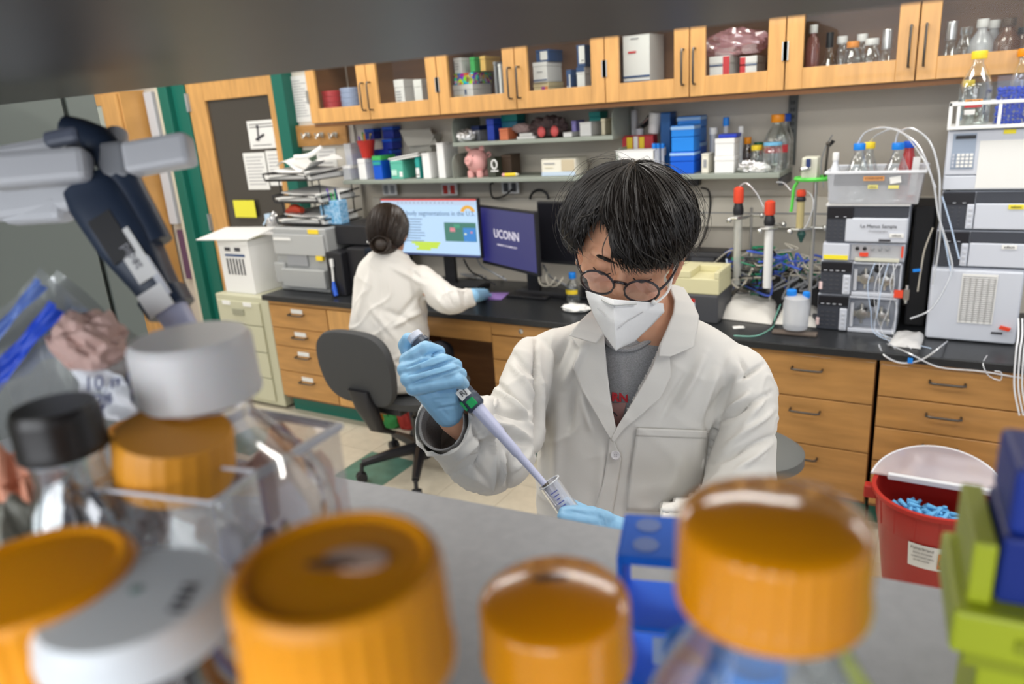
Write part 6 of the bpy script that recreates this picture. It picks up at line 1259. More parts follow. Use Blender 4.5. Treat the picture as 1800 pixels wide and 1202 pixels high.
# cut the V opening at the chest
from mathutils.geometry import intersect_point_tri_2d
bm = bmesh.new(); bm.from_mesh(lc.data); V = np.array([v.co for v in bm.verts])+np.array(ORG[man.name]); X_, Y_, Z_ = proj(V); bm.faces.ensure_lookup_table()
tri = [((1060, 560), (1200, 530), (1082, 762)), ((1060, 560), (1082, 762), (1060, 660)), ((1060, 560), (1040, 520), (1200, 530))]
nrm = Vector(CW); kill = []
for f in bm.faces:
    if f.normal.dot(nrm) > -.05: continue
    cx_ = sum(X_[v.index] for v in f.verts)/len(f.verts); cy_ = sum(Y_[v.index] for v in f.verts)/len(f.verts)
    if cy_ > 770 or cx_ < 1030 or cx_ > 1210: continue
    for a, b, c in tri:
        s1 = (b[0]-a[0])*(cy_-a[1])-(b[1]-a[1])*(cx_-a[0]); s2 = (c[0]-b[0])*(cy_-b[1])-(c[1]-b[1])*(cx_-b[0]); s3 = (a[0]-c[0])*(cy_-c[1])-(a[1]-c[1])*(cx_-c[0])
        if (s1 >= 0 and s2 >= 0 and s3 >= 0) or (s1 <= 0 and s2 <= 0 and s3 <= 0): kill.append(f); break
bvc = bvh_of(lc)
bmesh.ops.delete(bm, geom=kill, context='FACES'); bm.to_mesh(lc.data); bm.free()
# ---- forearm sleeve of the coat, open at the cuff
fr = [((872, 784, 1.16), (4, -82, 0), (0, 4, -.074)), ((842, 778, 1.13), (18, -82, 0), (14, 6, -.070)), ((818, 768, 1.107), (18, -72, .0), (30, 8, -.060)), ((798, 757, 1.087), (14, -62, .008), (42, 7, -.046)), ((783, 749, 1.070), (10, -57, .016), (48, 5, -.035)), ((777, 746, 1.064), (8, -56, .02), (49, 3, -.030))]
P_ = loftpx(fr, 90, 60, 2.1, caps=False)
inn = [(a, (b[0]*.93, b[1]*.93, b[2]), (c[0]*.93, c[1]*.93, c[2]*.9)) for a, b, c in fr[::-1]][:4]
n0 = 90; rr_ = [P_.v[i*n0:(i+1)*n0] for i in range(61)]; I_ = loftpx(inn, 90, 24, 2.1, caps=False); rr_ += [I_.v[i*n0:(i+1)*n0] for i in range(25)]
so = obj('coat_sleeve', MB().loft(rr_, False), coat, man, smooth=True)
ff = [(770, 800, 850, 700, 6, -.006), (800, 812, 870, 740, 7, .008), (790, 835, 845, 800, 7, -.007), (815, 690, 862, 770, 6, .006), (830, 745, 850, 800, 6, -.007), (845, 740, 872, 800, 6, .008), (740, 800, 800, 790, 5, .004), (880, 780, 870, 860, 6, .009), (820, 800, 860, 850, 8, -.005), (760, 815, 800, 845, 6, .005)]
displace(so, folds(ff, amp=.0010, freq=40, rid=.005, rf=24, k=1.4, kw=.8))
# grey sweatshirt cuff inside
gr = [((776, 744, 1.068), (5, -48, .018), (40, 2, -.026)), ((784, 750, 1.078), (6, -47, .016), (39, 3, -.028)), ((808, 764, 1.105), (12, -52, .008), (30, 5, -.035))]
G_ = loftpx(gr, 60, 20, 2.1, caps=False); inn = [(a, (b[0]*.9, b[1]*.9, b[2]), (c[0]*.9, c[1]*.9, c[2])) for a, b, c in gr[:2]]; I_ = loftpx([( (a[0]+1, a[1]+1, a[2]), b, c) for a, b, c in inn], 60, 8, 2.1, caps=False)
gr_r = [G_.v[i*60:(i+1)*60] for i in range(21)][::-1]+[I_.v[i*60:(i+1)*60] for i in range(9)]
cuffm = mat('grey_marl_light', (.36, .35, .35), .9, noise=.3, nscale=500, bump=.3, bscale=600)
so2 = obj('sweatshirt_cuff', MB().loft(gr_r, False), cuffm, man, smooth=True); displace(so2, folds([(790, 765, 800, 795, 3, -.003)], amp=.0006, freq=60))
# ---- shirt inside the opening
sh_rows = [((1122, 560, 1.335), (60, -6, 0), (0, 0, .035)), ((1122, 580, 1.34), (85, 0, 0), (0, 0, .060)), ((1124, 610, 1.355), (110, 4, 0), (0, 0, .082)), ((1120, 680, 1.38), (120, 8, 0), (0, 0, .098)), ((1116, 770, 1.41), (120, 8, 0), (0, 0, .105)), ((1116, 900, 1.45), (130, 8, 0), (0, 0, .11))]
sh = blob('t_shirt', loftpx(sh_rows, 70, 60, 2.3), shirtm, man, .005, 2, fn=folds([(1090, 620, 1100, 700, 5, .003), (1120, 610, 1095, 660, 5, -.003)], amp=.0006, freq=50)); bvs = bvh_of(sh)
cc_ = [(1058, 590), (1072, 606), (1090, 614), (1112, 613), (1135, 602), (1155, 585), (1172, 562), (1180, 545)]
obj('shirt_collar', MB().tube(spline([W(x, y, ((bvs.ray_cast(EYE, ray(x, y).normalized())[0] or W(x, y, 1.30))-EYE).dot(CW)-.002) for x, y in cc_], 6), .0055, 8), shirtm, man, smooth=True)
pinkp = patch('shirt_print', [((1075, 708), (1101, 708)), ((1076, 730), (1096, 728)), ((1082, 752), (1087, 752))], bvs, mat('print_pink', (.50, .27, .25), .9), man, off=.002, sol=0, sub=5, nu=6)
h = bvs.ray_cast(EYE, ray(1089, 699).normalized())[0]; text('RN', h-CW*.003, .021, mat('print_red', (.45, .02, .03), .8), man, (CR-CU*.09), CU, 'shirt_lettering', bold=.0008)
obj('print_line', MB().tube([W(x, y, (bvs.ray_cast(EYE, ray(x, y).normalized())[0]-EYE).dot(CW)-.002) for x, y in ((1077, 724), (1081, 726), (1085, 731))], .0012, 5), ink, man)
# ---- lapels, collar, placket, pocket, button
coat2 = mat('lab_coat_cloth_lapel', (.68, .66, .625), .85, sheen=.1, bump=.12, bscale=900)
lf = folds([], amp=.0006, freq=50)
patch('lapel', [((1003, 592), (1062, 584)), ((1018, 612), (1063, 604)), ((1008, 647), (1067, 648)), ((1022, 684), (1072, 690)), ((1045, 724), (1078, 728)), ((1063, 755), (1083, 753)), ((1074, 772), (1080, 768))], bvc, coat, man, off=.010, th=.003, fn=lf)
patch('lapel', [((1160, 602), (1200, 606)), ((1152, 630), (1177, 628)), ((1146, 646), (1179, 662)), ((1124, 686), (1160, 700)), ((1104, 720), (1128, 728)), ((1085, 750), (1096, 754)), ((1074, 774), (1078, 778))], bvc, coat, man, off=.013, th=.003, fn=lf)
patch('collar', [((1040, 546, 1.262), (1072, 528, 1.275)), ((1022, 562, 1.252), (1064, 560, 1.255)), ((1008, 578, 1.25), (1062, 586, 1.245)), ((1000, 590, 1.25), (1048, 604, 1.243))], bvc, coat, man, off=.013, th=.003, fn=lf)
patch('collar', [((1176, 500, 1.275), (1201, 506, 1.325)), ((1186, 528, 1.252), (1219, 534, 1.30)), ((1183, 552, 1.240), (1228, 556, 1.28)), ((1172, 580, 1.232), (1225, 582, 1.262)), ((1160, 606, 1.23), (1219, 610, 1.25)), ((1158, 626, 1.232), (1177, 627, 1.236))], bvc, coat, man, off=.016, th=.003, fn=lf)
patch('collar_back', [((1170, 504, 1.30), (1203, 508, 1.335)), ((1172, 540, 1.33), (1206, 545, 1.35)), ((1170, 575, 1.34), (1200, 580, 1.36))], None, coat, man, th=.003)
patch('pocket', [((1119, 752), (1246, 757)), ((1118, 764), (1245, 769)), ((1108, 830), (1236, 834)), ((1101, 897), (1228, 900))], bvc, coat, man, off=.0035, th=.003, nu=24)
patch('pocket_hem', [((1119, 752), (1246, 757)), ((1118, 766), (1245, 771))], bvc, coat, man, off=.0052, th=.002, nu=24, sub=4)
patch('placket', [((1071, 770), (1078, 772)), ((1068, 800), (1092, 806)), ((1060, 850), (1085, 854)), ((1044, 900), (1076, 904)), ((1040, 1000), (1074, 1004))], bvc, coat, man, off=.003, th=.0025, nu=6)
h = bvc.ray_cast(EYE, ray(1081, 799).normalized())[0]; nb = -CW
bt_ = obj('button', MB().lathe(h+nb*.005, [(.0075, -.001), (.0085, .0005), (.0085, .002), (.007, .0028), (.005, .0018), (.0005, .0018)], 24, axis=nb), mat('button_white', (.66, .64, .66), .35), man, smooth=True)
for i in (-1, 1):
    for j in (-1, 1): obj('button_hole', MB().lathe(h+nb*.0070+CR*.0016*i+CU*.0016*j, [(.0007, 0), (.0007, .0002)], 8, axis=nb), ink, bt_)
# ---- hair
tilt = math.radians(22); Pp = Hu*math.cos(tilt)-Hf*math.sin(tilt); Fr = Hf*math.cos(tilt)+Hu*math.sin(tilt); Pp = (Pp-Hr*.12).normalized(); Fr = (Fr-Pp*Fr.dot(Pp)).normalized(); Rr = Fr.cross(Pp)
if Rr.dot(Hr) < 0: Rr = -Rr
def thm(a):
    if -42 < a < -14: return 90-14*math.cos((a+28)/14*PI/2)
    if abs(a) < 55: return 108 if a > -12 else 104
    if abs(a) < 80: return 99 if a > 0 else 104
    if abs(a) < 120: return 98 if a > 0 else 106
    return 118
Hh = HP(-.005, -.006, .008)
mb = MB(); nn = 96; rings = []
for i in range(30):
    rings.append([])
    for j in range(nn):
        ph = -PI+2*PI*j/nn; t = .02+(math.radians(thm(math.degrees(ph))-7)-.02)*i/29; k = .955
        rings[-1].append(Hh+Rr*(.098*k*math.sin(t)*math.sin(ph))+Fr*(.117*k*math.sin(t)*math.cos(ph))+Pp*(.101*k*math.cos(t)))
obj('hair_base', MB().loft(rings, False), hairm, man, smooth=True)
hairdo('hair', Hh, Pp, Fr, Rr, (.100, .119, .103), thm, 6500, hairm, man, 3, r=.00080, lift=.013, curl=1.3, strayfrac=.03, th0=(1, 80), steps=13, flow=lambda a: (.16 if a > -28 else -.12) if abs(a) < 60 else 0)
# ---- glasses
fm = mat('glasses_frame', (.022, .016, .022), .25, coat=.5); lens = glass('lens', (.95, .90, .95), .10, .01)
gl = obj('glasses_bridge', MB().tube(spline([HP(-.010, .101, -.017), HP(0, .106, -.012), HP(.010, .101, -.017)], 5), .0024, 8), fm, man, smooth=True)
lcs = []
for s in (-1, 1):
    n_ = (Hf-Hu*.10+Hr*s*.12).normalized(); a = Hr-n_*Hr.dot(n_); a.normalize(); b = n_.cross(a); c = HP(s*.0355, .102, -.025); lcs.append(c)
    ring = [c+a*.0272*math.cos(t)+b*.0250*math.sin(t) for t in [2*PI*i/36 for i in range(37)]]
    obj('glasses_rim', MB().tube(ring, .0020, 8), fm, man, smooth=True)
    obj('lens', MB().loft([[c+a*.0265*k*math.cos(t)+b*.0243*k*math.sin(t)+n_*z for t in [2*PI*i/32 for i in range(32)]] for k, z in ((.02, .0016), (.5, .0012), (1, 0))], False), lens, man, smooth=True)
    hg = c+a*.0262*s*.97+b*.0
    obj('temple', MB().tube(spline([hg+Hu*.006, HP(s*.072, .085, -.010), HP(s*.083, .045, -.008), HP(s*.082, .002, -.006)], 5), .0022, 8), fm, man, smooth=True)
# ---- mask: folded white respirator
mw = mat('mask_white', (.72, .73, .75), .8, bump=.1, bscale=300)
def mgrid(rows, nu=16, sub=5):
    k = len(rows); A = np.array(rows, float); out = []
    for i in range((k-1)*sub+1):
        t = i/sub; a = min(int(t), k-2); u = t-a; q = A[a]*(1-u)+A[a+1]*u; L, M, R_ = q; rg = []
        for j in range(2*nu+1):
            s = j/nu
            v = L*(1-s)+M*s if s <= 1 else M*(2-s)+R_*(s-1); bul = math.sin(PI*min(1, (s if s <= 1 else 2-s)))*.006; rg.append(W(v[0], v[1], v[2]-bul))
        out.append(rg)
    return MB().loft(out, False, False)
mrows = [[(1029, 511, 1.175), (1079, 526, 1.098), (1166, 533, 1.180)], [(1031, 522, 1.172), (1079, 538, 1.088), (1168, 548, 1.185)], [(1042, 552, 1.165), (1080, 565, 1.082), (1146, 572, 1.178)], [(1060, 586, 1.155), (1082, 594, 1.090), (1116, 600, 1.160)], [(1079, 612, 1.125), (1083, 617, 1.105), (1088, 613, 1.125)]]
mo_o = obj('face_mask', mgrid(mrows), mw, man, smooth=True); s = mo_o.modifiers.new('thickness', 'SOLIDIFY'); s.thickness = .0015
obj('nose_strip', MB().tube(spline([W(1058, 526, 1.118), W(1070, 533, 1.096), W(1080, 536, 1.086), W(1098, 535, 1.098), W(1118, 534, 1.120)], 6), .0018, 6), mat('strip_grey2', (.55, .56, .56), .5), man, smooth=True)
obj('mask_seam', MB().tube([W(1050, 542, 1.128), W(1064, 556, 1.102)], .0007, 5).tube([W(1130, 548, 1.136), W(1104, 563, 1.108), W(1088, 576, 1.088)], .0007, 5), mat('seam', (.4, .4, .42), .8), man)
for s, x0, y0, d0 in ((1, 1163, 541, 1.178),):
    obj('mask_strap', MB().tube(spline([W(x0-15, y0-6, 1.158), W(1172, 515, 1.185), W(1182, 485, 1.205), HP(.086, -.012, .01), HP(.088, -.03, -.01)], 6), .0022, 6).ball(W(1149, 531, 1.152), .004, 8), white, man, smooth=True)
# ---- right hand of the man (picture left) in glove, fist round the pipette
pa, pb = W(742, 606, 1.055), W(1003, 903, 1.005)              # pipette axis
ax = (pb-pa).normalized(); Lp = (pb-pa).length
mb = MB()
KN = [(716, 634, 1.040), (713, 650, 1.032), (718, 666, 1.026), (727, 682, 1.024)]      # knuckles
PI_ = [(748, 612, 1.022), (778, 634, 1.012), (792, 651, 1.008), (803, 668, 1.008)]     # middle joints
DI = [(771, 618, 1.040), (800, 642, 1.038), (809, 658, 1.035), (814, 675, 1.034)]      # end joints
TI = [(768, 632, 1.066), (792, 652, 1.068), (800, 668, 1.064), (803, 684, 1.058)]
for i in range(4):
    r = (.0105, .0108, .0105, .0098)[i]
    chain(mb, [(W(*KN[i]), r*1.15), (W((KN[i][0]+PI_[i][0])/2, (KN[i][1]+PI_[i][1])/2, (KN[i][2]+PI_[i][2])/2-.004), r*1.1), (W(*PI_[i]), r*1.02), (W(*DI[i]), r*.95), (W(*TI[i]), r*.8)], 12)
# palm and wrist
chain(mb, [(W(722, 640, 1.050), .016), (W(760, 690, 1.052), .022), (W(785, 718, 1.062), .024)]); chain(mb, [(W(724, 668, 1.038), .014), (W(757, 695, 1.042), .018), (W(788, 722, 1.060), .024)])
chain(mb, [(W(740, 660, 1.040), .020), (W(772, 690, 1.043), .022), (W(790, 715, 1.056), .022)]); chain(mb, [(W(762, 668, 1.040), .016), (W(790, 690, 1.040), .016), (W(797, 712, 1.055), .018)])
# thumb over the plunger
chain(mb, [(W(730, 650, 1.062), .014), (W(722, 625, 1.072), .0125), (W(713, 607, 1.070), .0115), (W(718, 596, 1.062), .010)], 12)
gw = [(716, 645, 776, 617, 2.2, -.0065), (718, 659, 800, 632, 2.2, -.0060), (726, 674, 812, 646, 2.2, -.0060), (735, 673, 765, 668, 2, -.002), (735, 632, 752, 618, 3, .0015), (750, 646, 780, 634, 3, .0015), (765, 660, 795, 650, 3, .0015), (765, 692, 800, 690, 2.5, .0015), (760, 702, 800, 700, 2.5, -.0015), (770, 712, 806, 706, 2, .0015), (765, 719, 812, 712, 2.2, -.002), (724, 640, 744, 636, 2, .001)]
hg_ = blob('glove', mb, glove, man, .0016, 2, fn=folds(gw, amp=.0003, freq=140))
obj('glove_cuff', MB().loft([[W(x+a_*math.cos(t)+2.0*math.sin(t), y+b_*math.sin(t)+1.2*math.sin(5*t), d_+dd*math.cos(t+1)) for t in [2*PI*i/40 for i in range(40)]] for x, y, d_, a_, b_, dd in ((780, 708, 1.062, 25, 12, .024), (787, 720, 1.064, 23, 12, .024), (791, 731, 1.068, 21, 12, .025), (793, 736, 1.070, 19, 10, .024))], False), mat('nitrile_glove_deep', (.10, .38, .72), .42), man, smooth=True)
# ---- pipette
pp = T('pipette', 'slim pale pipette with dark grip, green collar and white tip in the gloved fist', 'pipette', pa)
def AX(t): return pa+ax*t
gm = mat('grip_dark', (.04, .055, .085), .4); ps_ = mat('pipette_pale', (.52, .54, .72), .35)
obj('grip', MB().tube([AX(.0), AX(.004), AX(.02), AX(.098), AX(.104)], [.008, .0135, .0125, .0135, .012], 20), gm, pp, smooth=True)
obj('plunger_button', MB().tube([AX(-.022), AX(-.020), AX(-.012), AX(-.010)], [.0075, .0115, .0115, .009], 24), mat('button_grey', (.62, .65, .74), .35), pp, smooth=True)
obj('plunger_collar', MB().tube([AX(-.010), AX(-.008), AX(-.001), AX(.001)], [.006, .0125, .0145, .012], 24), gm, pp, smooth=True)
obj('plunger_rod', MB().tube([AX(-.012), AX(.004)], .004, 12), steel, pp)
obj('collar_band', MB().tube([AX(.099), AX(.101), AX(.118), AX(.121)], [.013, .0145, .0140, .0115], 24), gm, pp, smooth=True)
sv = ax.cross(CW).normalized(); fv = (-CW-ax*(-CW).dot(ax)).normalized()
obj('green_insert', MB().obox(AX(.112)+fv*.0125-sv*.0035*0, ax*.0062, sv*.0062, fv*.0035), mat('insert_green', (.0, .30, .08), .4), pp, bev=.001)
obj('green_insert', MB().obox(AX(.108)+fv*.007-sv*.012, ax*.0075, sv*.002, fv*.0045), MATS['insert_green'], pp, bev=.001)
lb_c = AX(.094)+fv*.0133; obj('white_tag', MB().obox(lb_c, ax*.0075, sv*.0085, fv*.0008), paper, pp); text('RJ', lb_c+fv*.0015, .011, ink, pp, ax*-.3+sv*-1 if 0 else (-sv if (-sv).dot(CR) > 0 else sv), ax*-1, 'tag_lettering')
obj('shaft', MB().tube([AX(.119), AX(.122), AX(.168), AX(.172), AX(.205), AX(.208), AX(.262)], [.0095, .0098, .0085, .0074, .0070, .0058, .0048], 20), ps_, pp, smooth=True)
obj('tip_cone', MB().tube([AX(.262), AX(.272)], [.0052, .0048], 16), dsteel, pp, smooth=True)
obj('pipette_tip', MB().tube([AX(.268), AX(.285), AX(Lp-.012), AX(Lp+.0)], [.0056, .0046, .0022, .001], 16), glass('tip_clear', (.88, .88, .95), .15, .2, .55, (.74, .76, .88)), pp, smooth=True)
# ---- tube held in the other hand
tA, tB = W(965, 848, 1.012), W(1000, 898, 1.012); tx_ = (tB-tA).normalized(); sv2 = tx_.cross(CW).normalized()
tu = T('sample_tube', 'clear printed sample tube held under the pipette tip', 'tube', tB)
tcm = glass('tube_wall', (.92, .92, .95), .3, .06, .35, (.78, .79, .86)); e = tB+tx_*.02
obj('tube_wall', MB().tube([tA, tA+tx_*.002, tB, e], [.0165, .0150, .0150, .013], 28, caps=False), tcm, tu, smooth=True)
obj('tube_rim', MB().tube([tA+sv2*.016*math.cos(t)+tx_.cross(sv2)*.016*math.sin(t) for t in [2*PI*i/28 for i in range(29)]], .0009, 6), mat('rim_white', (.7, .72, .76), .3), tu, smooth=True)
fv2 = (-CW-tx_*(-CW).dot(tx_)).normalized(); mb = MB()
for i in range(6): c = tA+tx_*(.012+.0055*i)+fv2*.0152; mb.obox(c-sv2*.001, sv2*(.0055-.0012*(i % 3)), tx_*.0006, fv2*.0003)
obj('printed_scale', mb, mat('ink_blue', (.08, .10, .35), .6), tu)
# ---- other hand, gloved
mb = MB()
wr_ = W(1130, 960, 1.05); k_ = W(1058, 920, 1.020)
chain(mb, [(W(1175, 975, 1.07), .034), (wr_, .030), (W(1098, 937, 1.035), .021), (k_, .0165)]); chain(mb, [(W(1105, 942, 1.05), .020), (W(1065, 933, 1.04), .017)])
for i, (x1, y1, d1, x2, y2, d2, x3, y3, d3, r) in enumerate(((1040, 903, 1.005, 1012, 900, .992, 992, 900, .994, .0098), (1040, 916, 1.0, 1012, 912, .988, 990, 908, .990, .0098), (1045, 930, 1.0, 1018, 928, .99, 998, 918, .99, .0095), (1055, 944, 1.005, 1030, 944, 1.0, 1012, 934, .998, .0088))):
    chain(mb, [(W(1066, 912+9*i, 1.018+.004*i), r*1.2), (W(x1, y1, d1), r*1.1), (W(x2, y2, d2), r), (W(x3, y3, d3), r*.85)], 12)
chain(mb, [(W(1075, 920, 1.04), .014), (W(1040, 907, 1.046), .0115), (W(1012, 893, 1.040), .0105), (W(998, 884, 1.034), .009)], 12)
blob('glove', mb, glove, man, .0020, 2, fn=folds([(1052, 902, 1058, 925, 2, -.0015), (1060, 902, 1066, 925, 2, .0015), (1075, 905, 1078, 928, 2, -.0012), (1000, 897, 1035, 905, 2.5, -.001)], amp=.0003, freq=140))
# ================================================================ THE NEAR BENCH AND ITS SHELVES
e5 = math.tan(math.radians(5)); lam = mat('grey_laminate', (.22, .225, .24), .42, noise=.12, nscale=90, bump=.05, bscale=200)
LZ = 1.375; UZ = 1.742
def slab(x0, x1, yb, ye0, z0, z1, xr=-.2):
    mb = MB(); y0 = ye0+e5*(x0-xr); y1 = ye0+e5*(x1-xr)
    return mb.add([(x0, yb, z0), (x1, yb, z0), (x1, y1, z0), (x0, y0, z0), (x0, yb, z1), (x1, yb, z1), (x1, y1, z1), (x0, y0, z1)], [(0, 3, 2, 1), (4, 5, 6, 7), (0, 1, 5, 4), (1, 2, 6, 5), (2, 3, 7, 6), (3, 0, 4, 7)])
nb_ = T('lab_bench', 'near lab bench with grey reagent shelves, the camera between them', 'bench', (-.1, .2, 0))
obj('bench_top', slab(-.93, 1.1, -.75, .72, .875, .91), ctop, nb_, bev=.004)
obj('bench_base', MB().box(-.9, 1.08, -.7, .55, .10, .874), woodd, nb_); obj('bench_toe_kick', MB().box(-.88, 1.06, -.65, .5, 0, .10), greenp, nb_)
obj('lower_shelf', slab(-.93, .85, -.16, .481, LZ-.022, LZ), lam, nb_, bev=.003)
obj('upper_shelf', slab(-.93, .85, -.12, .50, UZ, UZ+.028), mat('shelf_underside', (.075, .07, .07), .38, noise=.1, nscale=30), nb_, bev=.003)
for x in (-.90, .80): obj('shelf_post', MB().box(x, x+.035, -.15, -.10, .91, UZ), shelfm, nb_, bev=.003)
# tall steel cabinet at the bench end
lk = T('steel_cabinet', 'tall grey green steel cabinet at the left bench end', 'cabinet', (-1.3, .1, 0)); cbm = mat('cabinet_steel', (.165, .185, .165), .45)
eg = PX(177, 200, -.95); X = -.955; yr = eg.y
obj('cabinet_body', MB().box(-1.55, X, -.6, yr, .0, 2.15), cbm, lk, bev=.003)
s0 = PX(112, 200, X+.001); obj('door_panel', MB().box(X+.0005, X+.008, s0.y+.003, yr-.004, .05, 2.12), cbm, lk, bev=.002); obj('door_panel', MB().box(X+.0005, X+.008, -.58, s0.y-.003, .05, 2.12), cbm, lk, bev=.002)
# ---------------------------------------------------------------- hanging pipette and its bracket
br_ = mat('bracket_pale', (.66, .67, .70), .4); D = .55
bk2 = T('pipette_holder', 'pale grey pipette holder bracket on the left of the shelf', 'holder', W(90, 320, .56))
def slabpx(pts, d0, d1):
    n = len(pts); mb = MB(); mb.add([W(x, y, d0 if len((x, y)) else 0) for x, y in pts]+[W(x, y, d1) for x, y in pts], [tuple(range(n)), tuple(range(2*n-1, n-1, -1))]+[(i, (i+1) % n, (i+1) % n+n, i+n) for i in range(n)]); return mb
def box_between(p, q, up, hw, th):
    p, q = Vector(p), Vector(q); d = q-p; u = Vector(up)-d.normalized()*Vector(up).dot(d.normalized()); u.normalize(); n = d.normalized().cross(u)
    return MB().obox((p+q)/2, d/2, u*hw, n*th)
obj('holder_plate', box_between(W(-40, 330, .60), W(150, 300, .575), CU, .030, .008), br_, bk2, bev=.006)
obj('holder_arm', box_between(W(225, 282, .53), W(338, 262, .53), CU, .0115, .010), br_, bk2, bev=.004)
obj('holder_arm', box_between(W(-20, 305, .52), W(160, 290, .53), CU, .0120, .012), br_, bk2, bev=.005)
obj('holder_lower', box_between(W(15, 372, .60), W(120, 365, .58), CU, .011, .010), br_, bk2, bev=.006)
obj('holder_block', box_between(W(185, 290, .545), W(235, 285, .545), CU, .014, .012), mgrey, bk2, bev=.004)
obj('holder_peg', MB().tube([W(200, 268, .55), W(206, 235, .56)], [.010, .008], 14), br_, bk2, smooth=True)
hp2 = T('hanging_pipette', 'thick dark blue pipette hanging from the pale bracket', 'pipette', W(240, 420, .54)); nvy = mat('pipette_navy', (.022, .035, .065), .4)
A, B = W(165, 330, .545), W(302, 545, .545); d = (B-A).normalized(); sd = d.cross(CW).normalized(); nn_ = d.cross(sd); L = (B-A).length
if sd.dot(CR) > 0: sd = -sd
def sec(t, a, b, off=0): c = A+d*t+sd*off; return ell_ring(c, sd*a, nn_*b, 28, 3)
obj('pipette_body', MB().loft([sec(-.004, .020, .014), sec(.01, .0225, .017), sec(.05, .021, .017), sec(L*.75, .0155, .015), sec(L*.86, .014, .014), sec(L*.87, .017, .016), sec(L, .0165, .016)]), nvy, hp2, smooth=True)
obj('finger_hook', MB().tube(spline([A+d*.06-sd*.018, A+d*.01-sd*.022, A-d*.030-sd*.020, A-d*.048-sd*.006], 5), [.011]*5+[.012]*6+[.010]*5, 12), nvy, hp2, smooth=True)
obj('plunger', MB().tube([A-d*.02-sd*.006+sd*.004, A-d*.045], [.006, .006], 12), steel, hp2)
obj('plunger_cap', box_between(W(90, 252, .545), W(152, 240, .545), CU, .006, .012), mat('plunger_slate', (.16, .18, .24), .4), hp2, bev=.004)
nz = -CW
obj('white_tag', MB().obox(A+d*(L*.60)-nn_*0+(-CW)*.0165-sd*.004, d*.020, sd*.0075, CW*.0006), paper, hp2); text('pipet', A+d*(L*.60)+(-CW)*.0178-sd*.004, .010, inkg, hp2, d, -sd if (-sd).dot(CU) > 0 else sd)
obj('dark_slot', MB().obox(A+d*.045+(-CW)*.0165+sd*.002, d*.018, sd*.009, CW*.001), blackm, hp2); obj('grey_slot', MB().obox(A+d*.085+(-CW)*.016-sd*.010, d*.016, sd*.0025, CW*.001), lgrey, hp2)
obj('white_square', MB().obox(A+d*(L*.93)+(-CW)*.0165, d*.009, sd*.010, CW*.0008), white, hp2)
obj('pipette_nose', MB().tube([B, B+d*.05], [.012, .008], 18), ps_, hp2, smooth=True)
# ---------------------------------------------------------------- bottles on the near shelf
def near_bottle(name, label, px, py, d, r, caph, capm, bodym, dy=0, rb=.043, ribs=34, liquid=None, nk=None, sq=False, flat=False, dome=False):
    """px,py,d: centre of the cap's top"""
    t = W(px, py, d); z0 = LZ+.0008; h = t.z-z0; o = T(name, label, 'bottle', (t.x, t.y, z0)); b = (t.x, t.y, z0); nk = nk or r*.80; hb = h-caph
    pr = [(rb*.9, 0), (rb, .006), (rb, hb*.62), (rb*.95, hb*.70), ((rb+nk)/2, hb*.82), (nk, hb*.93), (nk, hb+caph*.4)]
    obj('bottle_body', MB().lathe(b, pr, 48), bodym, o, smooth=True)
    z = hb; n = ribs*6 if ribs else 64
    def ringr(rr, zz, rib): return [(t.x+(rr-(r*.020 if rib and j % 6 in (0, 1) else 0))*math.cos(2*PI*j/n), t.y+(rr-(r*.020 if rib and j % 6 in (0, 1) else 0))*math.sin(2*PI*j/n), z0+zz) for j in range(n)]
    top = [(r*.975, h-.0025, 0), (r*.93, h-.0006, 0), (r*.86, h-.0002, 0), (r*.80, h-.0018, 0), (.001, h-.0018, 0)] if not flat else [(r*.97, h-.003, 0), (r*.90, h, 0), (.001, h, 0)]
    if dome: top = [(r*.975, h-.0055, 0), (r*.93, h-.0042, 0), (r*.80, h-.0030, 0), (r*.60, h-.0016, 0), (r*.35, h-.0005, 0), (.001, h, 0)]
    rg = [ringr(r*1.01, z, 0), ringr(r*1.02, z+.003, 0), ringr(r*1.0, z+.0045, ribs), ringr(r*.985, h-(.007 if dome else .005), ribs)]+[ringr(a, b_, 0) for a, b_, c_ in top]
    cp_ = obj('cap', MB().loft(rg), capm, o, smooth=True)
    obj('neck_ring', MB().lathe((t.x, t.y, z0+hb-.004), [(nk*1.02, 0), (nk*1.12, .001), (nk*1.12, .0028), (nk*1.02, .0035)], 40), bodym, o, smooth=True)
    if liquid: obj('liquid', MB().lathe(b, [(rb*.9, .003), (rb*.96, .01), (rb*.96, hb*.5), (.001, hb*.5)], 40), liquid, o, smooth=True)
    return o, t
oc = mat('orange_cap_near', (.80, .305, .001), .38, sss=.06, coat=.0)
o, t = near_bottle('reagent_bottle', 'orange ribbed cap bottle with a dark scuffed spot, second biggest at bottom', 590, 985, .186, .0272, .031, oc, gclear)
obj('cap_sticker', MB().loft([ell_ring((t.x+.003, t.y+.004, t.z-.0016+k), (.008, .003, 0), (-.0018, .0045, 0), 20) for k in (0, .0007)]), mat('sticker_pink', (.70, .50, .40), .6), o); obj('marker_smudge', MB().loft([ell_ring((t.x-.001, t.y-.001, t.z-.0012+k), (.006, .0026, 0), (-.0008, .0016, 0), 20) for k in (0, .0007)]), mat('smudge', (.10, .05, .03), .7), o)
o, t = near_bottle('reagent_bottle', 'tall bottle with glossy orange ribbed cap right of the man', 1360, 885, .209, .0272, .030, mat('orange_cap_gloss', (.72, .265, .001), .14, sss=.03, coat=.5), gclear, dome=True)
o, t = near_bottle('reagent_bottle', 'smaller smooth orange cap bottle in the middle of the bottom edge', 972, 1030, .25, .0262, .028, mat('orange_cap_smooth', (.80, .295, .002), .2, sss=.06, coat=.4), gclear, ribs=0, rb=.038, dome=True)
